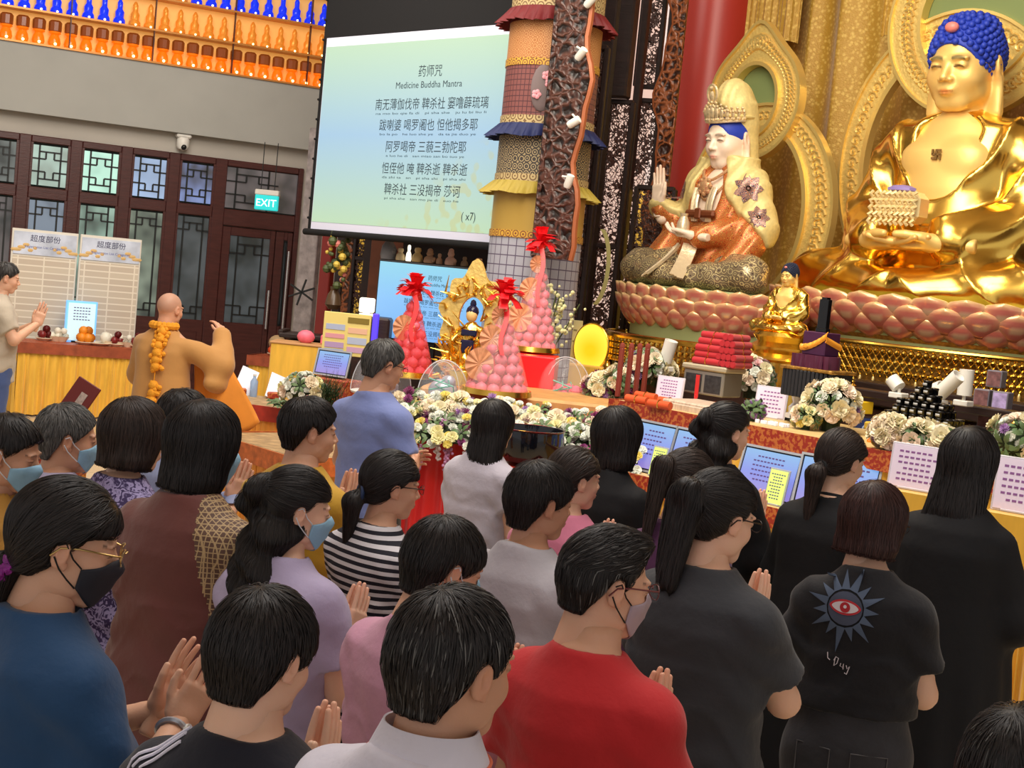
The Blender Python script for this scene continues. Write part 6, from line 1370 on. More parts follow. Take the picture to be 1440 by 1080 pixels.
# singing bowl on a cushion and its little table
zb = .98; bM = atz(742, 652, zb); T1 = Matrix.Translation((bM.x, bM.y, 0)) @ Matrix.Rotation(math.radians(-20), 4, 'Z')
table('bowl_stand', 'small yellow skirted stand under the black singing bowl', T1 @ Matrix.Translation((0, -.25, 0)), .62, .55, zb-.10, m_yel, m_trim, m_red, 9)
o = MB(); o.lathe([(.20, 0), (.26, .02), (.27, .05), (.24, .09), (.001, .10)], n=32, cap=False); o = o.build('bowl_cushion', mat('red_gold_cushion', srgb(196, 60, 44), .5, var=.4, vscale=20)); o.matrix_world = T1 @ Matrix.Translation((0, 0, zb-.10)); tag(o, 'round red and gold cushion under the black bowl', 'cushion')
o = MB(); o.lathe([(.10, 0), (.17, .02), (.20, .08), (.205, .15), (.20, .205), (.21, .215), (.195, .215), (.19, .15), (.15, .03), (.001, .02)], n=40, cap=False); o = o.build('singing_bowl', mat('black_bronze', srgb(16, 18, 26), .12, .3, coat=.5)); o.matrix_world = T1 @ Matrix.Translation((0, 0, zb)); tag(o, 'large glossy black singing bowl on the red cushion', 'bowl')
# ================================================================ left side
def clampxy(M, u, v, z, ymax):
    "spot on a table top seen at a pixel, kept on the table"
    Mi = M.inverted(); q = Mi @ atz(u, v, z)
    if q.y > ymax:
        n_ = M.to_3x3() @ Vector((0, 1, 0)); p0_ = M @ Vector((0, ymax, 0)); r = ray(u, v); q = Mi @ (CAM+r*((p0_-CAM).dot(n_)/r.dot(n_)))
        q.y = ymax
    return q.x, q.y

def wframe(u, v, z): p = atz(u, v, z); M = Matrix.Rotation(PW.ang, 4, 'Z'); M.translation = (p.x, p.y, 0); return M
# long table below the notice boards
zl_ = .82; Ml = wframe(110, 486, zl_); Mli = Ml.inverted(); xa = (Mli @ atz(15, 474, zl_)).x; xb = (Mli @ atz(262, 500, zl_)).x
table('side_table', 'long side table with gold skirt and brown trim below the notice boards', Ml @ Matrix.Translation(((xa+xb)/2, 0, 0)), xb-xa, .6, zl_, m_yel, mat('brown_red_trim', srgb(150, 70, 40), .5, var=.3, vscale=12), m_trim, 11)
def lpos(u, v, z=zl_): return clampxy(Ml, u, v, z, .44 if v < 475 else .22)
def lthing(name, label, cat, u, v, z=zl_, rz=0, group=None): x, y = lpos(u, v, z); return thing(name, label, cat, group=group, M=Ml @ Matrix.Translation((x, y, z)) @ Matrix.Rotation(rz, 4, 'Z'))
m_note = mat('notice_paper', srgb(196, 184, 164), .7)
N, L, B = nodes_of(m_note); tc = N.new('ShaderNodeTexCoord'); wv_ = N.new('ShaderNodeTexBrick'); wv_.offset = 0; sx_ = N.new('ShaderNodeSeparateXYZ'); cx_ = N.new('ShaderNodeCombineXYZ'); L.new(tc.outputs['Object'], sx_.inputs[0]); L.new(sx_.outputs['X'], cx_.inputs[0]); L.new(sx_.outputs['Z'], cx_.inputs[1]); L.new(cx_.outputs[0], wv_.inputs[0])
wv_.inputs['Scale'].default_value = 1; wv_.inputs['Brick Width'].default_value = .29; wv_.inputs['Row Height'].default_value = .075; wv_.inputs['Mortar Size'].default_value = .008; wv_.inputs['Color1'].default_value = (*srgb(190, 176, 158), 1); wv_.inputs['Color2'].default_value = (*srgb(200, 188, 168), 1); wv_.inputs['Mortar'].default_value = (*srgb(222, 212, 194), 1); L.new(wv_.outputs[0], B.inputs['Base Color'])
for i, (u0, u1, v0, v1) in enumerate(((13, 106, 318, 462), (109, 195, 327, 466))):
    n_ = Ml.to_3x3() @ Vector((0, 1, 0)); p0_ = Ml @ Vector((0, .80, 0))
    def wl(u, v): r = ray(u, v); p = CAM+r*((p0_-CAM).dot(n_)/r.dot(n_)); q = Mli @ p; return q.x, q.z
    xl_, xr_ = wl(u0, (v0+v1)/2)[0], wl(u1, (v0+v1)/2+8)[0]; zt_ = wl((u0+u1)/2, v0+6)[1]; w_ = xr_-xl_; z0_ = .35
    t = thing('notice_board', ['left tall notice board ruled in name columns', 'right tall notice board ruled in name columns'][i], 'notice board', M=Ml @ Matrix.Translation(((xl_+xr_)/2, .80, 0)))
    q = MB(); q.box((0, .02, (z0_+zt_)/2), (w_, .03, zt_-z0_), bev=.005); q.build('panel', mat('panel_white', srgb(214, 208, 196), .6), t)
    q = MB(); q.box((0, .0, (z0_+zt_-.30)/2), (w_-.04, .012, zt_-z0_-.32)); q.build('name_sheet', m_note, t)
    q = MB(); q.box((0, .0, zt_-.16), (w_-.04, .014, .26)); q.build('header', mat('header_clouds', srgb(196, 204, 220), .6, var=.3, vscale=4), t)
    q = MB(); 
    for sx in (-1, 1):
        for j in range(5): q.ball((sx*(w_*.42-.05*j), -.004, zt_-.24+.03*(j % 3)), (.07-.01*j, .006, .025), 8)
    q.build('header_motif', mat('header_gold', srgb(206, 170, 110), .6), t)
    text('header_title', '超度部份', .085, Matrix.Translation((0, -.009, zt_-.13)) @ RX, mat('title_navy', srgb(40, 36, 80), .7), t)
    text('header_subtitle', 'Registration List Categories', .04, Matrix.Translation((0, -.009, zt_-.21)) @ RX, mat('title_blue', srgb(90, 96, 160), .7), t)
    q = MB()
    for sx in (-1, 1): q.box((sx*w_*.4, .05, (z0_+.0)/2), (.03, .03, z0_)); q.box((sx*w_*.4, .05, .02), (.04, .5, .04))
    q.build('leg', m_lat, t)
t = lthing('monitor', 'upright bright monitor on the side table before the notice boards', 'monitor', 113, 468, zl_, .1)
q = MB(); q.box((0, .02, .24), (.36, .03, .48), bev=.006); q.build('bezel', mat('blue_glow_bezel', srgb(120, 180, 240), .4, emit=srgb(110, 180, 250), estr=.7), t); q = MB(); q.box((0, .0, .24), (.31, .01, .43)); q.build('display', mat('pale_screen', srgb(190, 214, 220), .4, emit=srgb(170, 205, 215), estr=.7), t)
q = MB(); dashes(q, -.1, .1, .25, .42, 5, -.007, .3, 2); q.build('print', m_faint, t); q = MB(); q.box((0, .06, .01), (.2, .16, .02)); q.build('stand', m_lat, t)
m_fr = {'red': mat('red_fruit', srgb(120, 30, 30), .4), 'white': mat('white_fruit', srgb(226, 222, 206), .5), 'orange': mat('orange_fruit', srgb(232, 140, 30), .5), 'bowl': mat('cream_bowl', srgb(226, 208, 180), .4)}
def fruit_pile(label, u, v, m, n, r, T=lthing, z=zl_, bowl=False, group=None):
    t = T('fruit_bowl' if bowl else 'fruit_plate', label, 'fruit plate', u, v, z)
    q = MB(); q.lathe([(r*1.2, 0), (r*2.1, .03 if not bowl else .06), (r*2.0, .035 if not bowl else .06), (.001, .01)], n=20, cap=False); q.build('dish', m_fr['bowl'], t)
    k = 0
    for i in range(n):
        lvl = 0 if i < n*.6 else (1 if i < n*.9 else 2); nn = max(1, int(n*.6)) if lvl == 0 else max(1, int(n*.3)); a = i*2*PI/nn; rr = r*(1.05 if lvl == 0 else .5 if lvl == 1 else 0)
        q = MB(); q.ball((rr*math.cos(a), rr*math.sin(a), .03+r*.9+lvl*r*1.4), r, 10); q.build('fruit', m, t)
    return t
fruit_pile('plate of dark red fruit at the left end of the side table', 62, 471, m_fr['red'], 6, .045)
fruit_pile('first small white bowl left of the side monitor', 78, 474, m_fr['white'], 4, .04, bowl=True)
fruit_pile('second small white bowl left of the side monitor', 87, 474, m_fr['white'], 4, .04, bowl=True)
fruit_pile('pyramid of oranges in front of the side monitor', 120, 478, m_fr['orange'], 9, .055)
fruit_pile('single white melon right of the oranges', 139, 480, m_fr['white'], 1, .07)
fruit_pile('small cream bowl right of the white melon', 152, 481, m_fr['white'], 3, .035, bowl=True)
fruit_pile('plate of dark red fruit behind the cream bowls', 163, 476, m_fr['red'], 5, .045)
fruit_pile('cream bowl second from the right on the side table', 167, 483, m_fr['white'], 3, .035, bowl=True)
fruit_pile('rightmost cream bowl on the side table', 179, 484, m_fr['white'], 3, .035, bowl=True)
fruit_pile('dark red fruit plate next to the monk', 191, 483, m_fr['red'], 5, .045)
# small table right of the monk with fruit, notice board behind
zf = .80; Mf = Matrix.Translation(atz(402, 505, zf)*1.0) @ Matrix.Rotation(math.radians(-8), 4, 'Z'); Mf.translation.z = 0
Mfi = Mf.inverted(); wf = (Mfi @ atz(445, 515, zf)).x-(Mfi @ atz(361, 501, zf)).x
table('fruit_table', 'small table with yellow skirt and fruit right of the monk', Mf, wf, .55, zf, m_yel, mat('brown_red_trim'), m_trim, 13)
def fthing(name, label, cat, u, v, z=zf, rz=0, group=None): q = clampxy(Mf, u, v, z, .3); return thing(name, label, cat, group=group, M=Mf @ Matrix.Translation((q[0], q[1], z)) @ Matrix.Rotation(rz, 4, 'Z'))
fruit_pile('basket of orange red fruit on the small yellow table', 386, 500, mat('tangerine', srgb(210, 80, 30), .5), 8, .045, fthing, zf)
o = fthing('round_melon', 'pale round melon behind the orange fruit', 'melon', 387, 496, zf); q = MB(); q.ball((0, .05, .16), (.11, .09, .1), 16); q.build('melon', mat('melon_skin', srgb(180, 150, 110), .5), o)
fruit_pile('dark fruit in the middle of the small yellow table', 404, 503, mat('dark_fruit', srgb(40, 26, 28), .3), 5, .05, fthing, zf)
fruit_pile('red fruit at the right end of the small yellow table', 434, 508, mat('tangerine'), 6, .045, fthing, zf)
pN = at(483, 470, 12.6); o = thing('yellow_notice_board', 'yellow notice board with pastel boxes on a black stand', 'notice board', (pN.x, pN.y-.5, pN.z-.32), math.radians(-3))
q = MB(); wN = .42; q.box((0, .5, .32), (wN, .02, .38), bev=.004); q.build('board', mat('notice_yellow', srgb(226, 206, 124), .6), o)
for nm_, x, z, w_, h_, c in (('pink_box', -.1, .30, .17, .04, srgb(216, 150, 160)), ('blue_box', -.1, .38, .17, .05, srgb(170, 180, 206)), ('violet_box', -.1, .22, .17, .05, srgb(180, 150, 190)), ('blue_box', -.1, .165, .17, .04, srgb(160, 176, 210)), ('header_box', .1, .45, .19, .05, srgb(130, 110, 40)), ('pink_box', .1, .36, .17, .05, srgb(226, 180, 150)), ('blue_box', .1, .27, .17, .06, srgb(176, 186, 210)), ('violet_box', .1, .19, .17, .05, srgb(200, 160, 190))):
    q = MB(); q.box((x, .488, z), (w_, .004, h_)); q.build(nm_, mat('nb_%s_%d' % (nm_, int(z*100)), c, .6), o)
q = MB(); hN = pN.z-.32; q.box((.05, .52, .15-hN/2), (.02, .02, hN+.3)); q.box((-.08, .52, .15-hN/2), (.02, .02, hN+.3)); q.box((0, .52, -hN+.01), (.3, .3, .02)); q.build('stand', m_lat, o)
t = thing('rear_table', 'low yellow cloth table behind the fruit table', 'table', M=Matrix.Translation((at(428, 500, 14.2).x, at(428, 500, 14.2).y, 0))); zz_ = at(428, 484, 14.2).z; q = MB(); q.box((0, 0, zz_/2), (.62, .4, zz_), bev=.01); q.build('cloth', m_yel, t); q = MB(); q.box((0, 0, zz_+.005), (.64, .42, .02), bev=.005); q.build('top_cloth', mat('tan_cloth', srgb(190, 140, 90), .6), t)
fr_ = MB(); fr_.ball((0, 0, .06), (.09, .07, .07), 12); fr_.box((.2, 0, .05), (.1, .06, .09), bev=.01); o = fr_.build('pink_bun_plate', m_bun); o.location = (t.location.x, t.location.y, zz_+.015); tag(o, 'pink bun and small card on the rear yellow table', 'bun')
# teaching desk in front of the monk: two white papers, bottle, flowers, red trimmed skirt
zk = .86; Mk = Matrix.Translation((atz(378, 572, zk).x, atz(378, 572, zk).y, 0)) @ Matrix.Rotation(math.radians(-16), 4, 'Z'); Mki = Mk.inverted(); wk = (Mki @ atz(450, 585, zk)).x-(Mki @ atz(300, 558, zk)).x
table('monk_table', 'table with red trim and orange skirt in front of the monk', Mk, wk, .7, zk, mat('orange_gold_skirt', srgb(224, 150, 60), .45, var=.2, vscale=4, stretch=(6, 6, 1)), mat('red_cloth_trim', srgb(170, 50, 34), .5, var=.2, vscale=20), mat('table_cloth_pattern', srgb(170, 140, 100), .6, var=.4, vscale=14), 15)
def kthing(name, label, cat, u, v, z=zk, rz=0): q = clampxy(Mk, u, v, z, .55); return thing(name, label, cat, M=Mk @ Matrix.Translation((q[0], q[1], z)) @ Matrix.Rotation(rz, 4, 'Z'))
for lab, u, v, rz, tl in (('white sheet on a tilted stand just right of the monk sleeve', 338, 553, .5, -.5), ('white sheet on a tilted stand near the white flower cluster', 384, 561, .6, -.7)):
    t = kthing('lectern_sheet', lab, 'paper', u, v, zk, rz); q = MB(); q.box((0, 0, .13), (.15, .01, .26), M=Matrix.Rotation(.35, 4, 'Y') @ Matrix.Rotation(tl, 4, 'X')); q.build('sheet', mat('sheet_white', srgb(220, 224, 240), .5), t); q = MB(); q.box((0, .05, .03), (.1, .12, .06), bev=.01); q.build('stand', m_trim, t)
t = kthing('water_bottle', 'small clear water bottle beside the white sheet', 'bottle', 356, 556); q = MB(); q.lathe([(.03, 0), (.032, .02), (.032, .13), (.012, .16), (.012, .175)], n=14); q.build('bottle', mat('blue_clear', srgb(150, 180, 220), .1, alpha=.7), t); q = MB(); q.cyl((0, 0, .175), (0, 0, .19), .013); q.build('cap', m_white, t)
q = MB(); q.ball((0, 0, 0), (.17, .15, .11), 12); q.cyl((0, 0, -.12), (0, 0, 0), .08)
x, y = (Mki @ atz(425, 570, zk)).x, (Mki @ atz(425, 570, zk)).y
arrange('white and yellow rose cluster left of the grey haired man in blue', Mk @ Matrix.Translation((x, y, zk+.12)), ball_spots(.17, 60, .75), {'white': 5, 'cream': 2, 'yellow': 1.4, 'pink': .8, 'leaf': 1}, 31, core=q)
t = thing('pine_branch', 'dark green needle shrub beside the grey haired man in blue', 'plant', M=Mk @ Matrix.Translation((x+.22, y-.02, zk+.0)))
q = MB(); rg = random.Random(4)
for i in range(420):
    a = rg.uniform(0, 6.28); e = rg.uniform(.2, 1.4); L_ = rg.uniform(.12, .26); d_ = Vector((math.cos(a)*math.cos(e), math.sin(a)*math.cos(e), math.sin(e))); c = Vector((rg.gauss(0, .05), rg.gauss(0, .04), rg.uniform(0, .15))); s_ = d_.cross(Vector((.3, .2, 1))).normalized()*.003
    q.add([tuple(c-s_), tuple(c+s_), tuple(c+d_*L_)], [[0, 1, 2]])
q.build('needles', mat('pine_green', srgb(40, 66, 36), .6), t)
q = MB(); q.lathe([(.05, 0), (.06, .06), (.03, .08)], n=12); q.build('pot', m_dark, t)
q = thing('leaf_bundle', 'bundle of dark green leaves at the corner of the monk table', 'plant', M=Mk @ Matrix.Translation(((Mki @ atz(392, 578, zk)).x, (Mki @ atz(392, 578, zk)).y+.08, zk)))
for i in range(7):
    o = bpy.data.objects.new('leaf', BL['leaf'][i % 2]); col.objects.link(o); o.parent = q; o.location = (-.09+.03*i, .01*math.sin(i*2), .03); o.rotation_euler = (.3*math.sin(i), .4*math.cos(i*2), i); o.scale = (1.3,)*3
monitor('small blue monitor behind the flower cluster near the domes', 463, 530, 1.05, .34, .22, .4); bpy.data.objects  # seated on its riser below
mm = [o for o in col.objects if o.get('label') == 'small blue monitor behind the flower cluster near the domes'][0]
o = MB(); o.box((0, .05, -.53), (.46, .26, 1.04), bev=.01); o = o.build('monitor_stand', m_trim); o.matrix_world = mm.matrix_world.copy(); tag(o, 'red cloth pedestal under the small blue monitor near the domes', 'pedestal')
# second skirted table edge nearer the crowd
zm = .84; pa, pb2 = atz(312, 612, zm), atz(405, 640, zm); dv = pb2-pa; Mm = Matrix.Translation((pa+pb2)/2) @ Matrix.Rotation(math.atan2(dv.y, dv.x), 4, 'Z'); Mm.translation.z = 0
table('carpeted_table', 'brocade topped table with tasselled orange skirt behind the woman in brown', Mm, dv.length+.25, .8, zm, MC['orange_gold_skirt'], mat('tassel_trim', srgb(196, 104, 50), .5, var=.4, vscale=20), MC['table_cloth_pattern'], 17, wl=.05)
# gold draped stand and red book at far left
ps = atz(30, 640, .98); t = thing('draped_stand', 'gold draped stand at the left edge carrying the red booklet', 'stand', (ps.x, ps.y+.2, 0)); q = MB(); q.grid(lambda u, v: ((.24+.02*math.sin(u*40))*math.cos(2*PI*u), (.18+.02*math.sin(u*40))*math.sin(2*PI*u), .98*v), 90, 4, closeu=True, thick=.004); q.box((0, 0, .98), (.46, .34, .02)); q.build('drape', MC['orange_gold_skirt'], t)
q = MB(); q.lathe([(.25, .86), (.27, .90), (.25, 1.0)], n=24, sy=.8); q.build('trim', m_trim, t)
t = thing('red_booklet', 'long dark red booklet leaning upright on the gold draped stand', 'book', (ps.x+.04, ps.y+.22, .99)); q = MB(); Mb_ = Matrix.Rotation(math.radians(28), 4, 'Y') @ Matrix.Rotation(-.2, 4, 'X'); q.box((0, 0, .20), (.13, .02, .40), bev=.004, M=Mb_); q.build('cover', mat('maroon_cover', srgb(110, 34, 30), .5), t); q = MB(); q.box((0.01, -.012, .19), (.035, .002, .30), M=Mb_); q.build('title_strip', mat('strip_silver', srgb(190, 170, 160), .5, var=.4, vscale=60), t)
q = MB(); q.box((0, .0, .005), (.16, .1, .02)); q.build('foot', m_dark, t)
# ================================================================ people
m_skin = mat('skin', srgb(238, 194, 168), .5, attr=True, sss=.12, bump=.06, bscale=120)
m_hair = mat('hair', (1, 1, 1), .42, attr=True); nodes_of(m_hair)[2].inputs['Specular IOR Level'].default_value = .32
def cloth(name, c, rough=.8, var=.08, **k): return mat('fabric_'+name, c, rough, bump=.25, bscale=35, var=var, vscale=9, sheen=.15, **k)
SK = {'fair': (1.0, .98, .96), 'mid': (.88, .80, .74), 'tan': (.74, .62, .54), 'pale': (1.08, 1.05, 1.02)}
BLK = (.016, .013, .013); DBR = (.030, .020, .017); GREY = (.16, .155, .15); RBR = (.042, .018, .016)
NORM = lambda v: v/ (np.linalg.norm(v, axis=-1, keepdims=True)+1e-9)
def gradn(fn, P, e=.002):
    g = np.zeros_like(P)
    for k in range(3):
        d = np.zeros(3); d[k] = e; g[:, k] = fn(P+d)-fn(P-d)
    return NORM(g)
HAIRS = {}
def hair_mass(style):
    "distance field of the hair volume in head space"
    def cran(p, o, dz=0): return ell(p, (0, -.014, .030+dz), (.0745+o, .0945+o, .087+o))
    def face(p, top=.055, w=.075, yf=.0): return ell(p, (0, .12+yf, top-.115), (w, .105, .115))
    def nape(p, z0): return rc(p, (0, -.066, -.01), (0, -.066, z0), .054, .040, (1.2, .72, 1))
    def earcut(p, r=1): q = p.copy(); q[:, 0] = np.abs(q[:, 0]); return ell(q, (.088, -.008, -.010), (.034, .027*r, .040*r))
    if style in ('short', 'boy', 'crew'):
        o = {'short': .009, 'boy': .014, 'crew': .006}[style]
        def f(p):
            d = smin(cran(p, o), nape(p, -.055), .02)
            q = p.copy(); q[:, 0] = np.abs(q[:, 0]); d = smin(d, rc(q, (.066, .022, .03), (.068, .026, -.012), .010, .005), .01)
            d = smax(d, -face(p, .062, .072), .008); d = smax(d, -earcut(p), .008)
            lim = -.066+np.clip((p[:, 1]+.066)/.045, 0, 1)*.086; lim = np.where(p[:, 1] > .006, -.004+(p[:, 1]-.006)*.9, lim)
            d = smax(d, -(p[:, 2]-lim), .008)
            return smax(d, p[:, 1]-.082-.02*(p[:, 2] > .06), .01)
    elif style == 'tuft':                          # combed back, receding temples
        def f(p):
            d = smin(cran(p, .007), nape(p, -.05), .02); d = smin(d, ell(p, (0, .03, .102), (.05, .06, .020)), .03)
            d = smax(d, -face(p, .072, .072), .010); d = smax(d, -earcut(p), .008); lim = -.060+np.clip((p[:, 1]+.066)/.045, 0, 1)*.082; lim = np.where(p[:, 1] > .006, -.002+(p[:, 1]-.006)*1.2, lim)
            return smax(d, -(p[:, 2]-lim), .008)
    elif style == 'pixie':                         # fuller rounded short hair
        def f(p):
            d = smin(cran(p, .015), nape(p, -.07), .03); q = p.copy(); q[:, 0] = np.abs(q[:, 0])
            d = smin(d, rc(q, (.068, .03, .04), (.070, .034, -.008), .012, .005), .012)
            d = smax(d, -face(p, .045, .074), .008); d = smax(d, -earcut(p, .85), .008); lim = -.080+np.clip((p[:, 1]+.062)/.045, 0, 1)*.096; lim = np.where(p[:, 1] > .006, -.012+(p[:, 1]-.006)*.6, lim); return smax(d, -(p[:, 2]-lim), .01)
    elif style in ('bob', 'bobshort', 'bobround'):
        L_ = {'bob': -.125, 'bobshort': -.095, 'bobround': -.105}[style]; fl = {'bob': .026, 'bobshort': .024, 'bobround': .034}[style]
        def f(p):
            d = cran(p, .020); k = loft(p, [L_, L_+.03, -.03, .05], [.072+fl, .078+fl, .074+fl*.8, .07], [.085, .092, .096, .09], [-.028, -.022, -.018, -.014])
            d = smin(d, k, .03)
            d = smax(d, -ell(p, (0, .13, -.055), (.070, .125, .125)), .008); return smax(d, p[:, 1]-.085, .02)
    elif style in ('long', 'longshort', 'wavy'):
        L_ = {'long': -.34, 'longshort': -.24, 'wavy': -.34}[style]; wv_ = .010 if style == 'wavy' else .0
        def f(p):
            d = cran(p, .018 if style != 'wavy' else .024)
            k = loft(p, [L_, L_+.05, -.16, -.05, .04], [.085, .105, .102, .096, .08], [.035, .05, .068, .085, .09], [-.075, -.075, -.060, -.030, -.016])
            d = smin(d, k, .03); d = smax(d, -ell(p, (0, .135, -.07), (.070, .13, .145)), .008)
            if wv_: d = d+wv_*np.sin(p[:, 2]*70+p[:, 0]*40)*np.clip((.03-p[:, 2])/.05, 0, 1)+wv_*.5*np.sin(p[:, 0]*120+p[:, 2]*30)
            return smax(d, p[:, 1]-.085, .02)
    elif style in ('pony', 'lowpony', 'napepony', 'bun', 'halfup', 'highpony'):
        def f(p):
            d = smin(cran(p, .013), nape(p, -.055), .02); q = p.copy(); q[:, 0] = np.abs(q[:, 0])
            if style in ('lowpony', 'pony', 'napepony'): d = smin(d, rc(q, (.070, .034, .05), (.073, .022, -.02), .012, .010), .02)
            d = smax(d, -face(p, .058, .074), .008); d = smax(d, -earcut(p, .8), .008); lim = -.062+np.clip((p[:, 1]+.045)/.08, 0, 1)*.10
            d = smax(d, -(p[:, 2]-lim), .01)
            if style == 'lowpony': t = smin(rc(p, (0, -.10, -.035), (0, -.135, -.07), .020, .030), rc(p, (0, -.135, -.07), (.0, -.125, -.25), .033, .014, (1.15, .9, 1)), .02)
            elif style == 'napepony': t = smin(rc(p, (0, -.085, -.055), (-.01, -.115, -.085), .022, .030), rc(p, (-.01, -.115, -.085), (.0, -.105, -.26), .036, .016, (1.15, .9, 1)), .02)
            elif style == 'pony': t = smin(rc(p, (0, -.10, -.01), (0, -.15, -.03), .022, .034), rc(p, (0, -.15, -.03), (.0, -.155, -.19), .042, .020, (1.2, .9, 1)), .02)
            elif style == 'highpony': t = smin(ell(p, (0, -.125, .055), (.036, .036, .034)), rc(p, (0, -.14, .04), (.01, -.15, -.20), .034, .014, (1.3, .8, 1)), .02)
            elif style == 'bun': t = smin(ell(p, (0, -.125, .05), (.042, .038, .036)), rc(p, (-.005, -.12, .02), (.0, -.125, -.19), .042, .022, (1.5, .7, 1)), .02)+.003*np.sin(p[:, 0]*150)
            elif style == 'halfup': t = smin(rc(p, (0, -.115, .06), (0, -.14, .02), .026, .040), loft(p, [-.33, -.28, -.16, -.04, .03], [.06, .098, .108, .092, .06], [.035, .058, .068, .075, .06], [-.09, -.095, -.085, -.05, -.03]), .03)+.010*np.sin(p[:, 2]*62+p[:, 0]*35)+.005*np.sin(p[:, 0]*110+p[:, 2]*40)
            return smin(d, t, .012)
    return f
def hair_part(b, M, style, color, n=500, grey=0, h=.0055, seed=1, rad=.0012, crown=(0, -.045, .11)):
    "base volume plus combed strands that follow its surface"
    key = (style, h)
    f = hair_mass(style)
    if key not in HAIRS: HAIRS[key] = nets(f, (-.14, -.22, -.38), (.14, .12, .16), h)
    V, F = HAIRS[key]; rg = np.random.RandomState(seed)
    col_ = np.array(color); C = np.tile(col_*.85, (len(V), 1)); C *= (1+.25*wav(V, 60, 1, seed))[:, None]
    if grey: C = C*(1-grey*.5)+np.array(GREY)*grey*.5
    b.add(V, F, M, c=C)
    if not n: return
    idx = rg.choice(len(V), n); P = V[idx]+rg.randn(n, 3)*.002; K = 11; sh_ = style in ('short', 'boy', 'crew', 'tuft', 'pixie'); L_ = rg.uniform(.02, .055, n) if sh_ else rg.uniform(.06, .14, n); step = L_/K
    path = np.zeros((K, n, 3)); up = rg.uniform(.0, .0030, n); cr = np.array(crown); D0 = None
    wob = rg.uniform(-1, 1, (n, 3))
    for k in range(K):
        N_ = gradn(f, P); P = P-N_*(f(P)-up*(1+(1.2 if sh_ else .2)*k/K))[:, None]; path[k] = P
        away = NORM(P-cr)*np.array((1, 1, .6)); dn = np.array((0, 0, -1.)); 
        near = np.clip((P[:, 2]-.02)/.09, 0, 1)[:, None]
        D = away*near+dn*(1.05-near)+wob*.16
        if style in ('lowpony', 'napepony', 'pony', 'bun', 'halfup', 'highpony'):
            tie = {'napepony': (0, -.095, -.06), 'lowpony': (0, -.11, -.035), 'pony': (0, -.12, -.01), 'bun': (0, -.12, .045), 'halfup': (0, -.12, .05), 'highpony': (0, -.12, .05)}[style]
            head = ((P[:, 1] > -.105) & (P[:, 2] > (-.07 if style != 'halfup' else -.0)))[:, None]; D = np.where(head, NORM(np.array(tie)-P)+wob*.12, dn+wob*.15)
        if style == 'tuft': D = np.where((P[:, 2] > .04)[:, None], np.array((0, -1, -.15))+wob*.2+away*.4, D)
        D = D-N_*(D*N_).sum(1)[:, None]; D = NORM(D); 
        if D0 is not None: D = NORM(D*.5+D0*.5)
        D0 = D; P = P+D*step[:, None]
    # ribbons of three sides
    T = NORM(np.gradient(path, axis=0)); Nn = gradn(f, path.reshape(-1, 3)).reshape(path.shape); Bn = np.cross(T, Nn)
    prof = np.sin(np.linspace(.25, PI-.02, K))**.5*rad; R = prof[:, None, None]*rg.uniform(.7, 1.3, n)[None, :, None]
    ring = np.stack([path+Bn*R, path+Nn*R*.8, path-Bn*R], 2)            # K,n,3,3
    VV = ring.transpose(1, 0, 2, 3).reshape(-1, 3); base = (np.arange(n)*K*3)[:, None, None]
    kk = np.arange(K-1)[None, :, None]*3; jj = np.arange(2)[None, None, :]
    a = base+kk+jj; Q = np.stack([a, a+1, a+4, a+3], -1).reshape(-1, 4)
    g = (rg.rand(n) < grey)[:, None]; cs = np.where(g, np.array(GREY)*rg.uniform(.3, 1.0, (n, 1)), col_*rg.uniform(.6, 1.7, (n, 1)))
    b.add(VV, Q, M, c=np.repeat(cs, K*3, 0))
m_mask = mat('mask_blue', srgb(150, 196, 226), .7, bump=.2, bscale=60); m_maskw = mat('mask_inner', srgb(225, 232, 240), .7)
m_shoe = mat('dark_shoe', srgb(30, 28, 30), .5); m_sole = mat('pale_sole', srgb(200, 196, 188), .6)
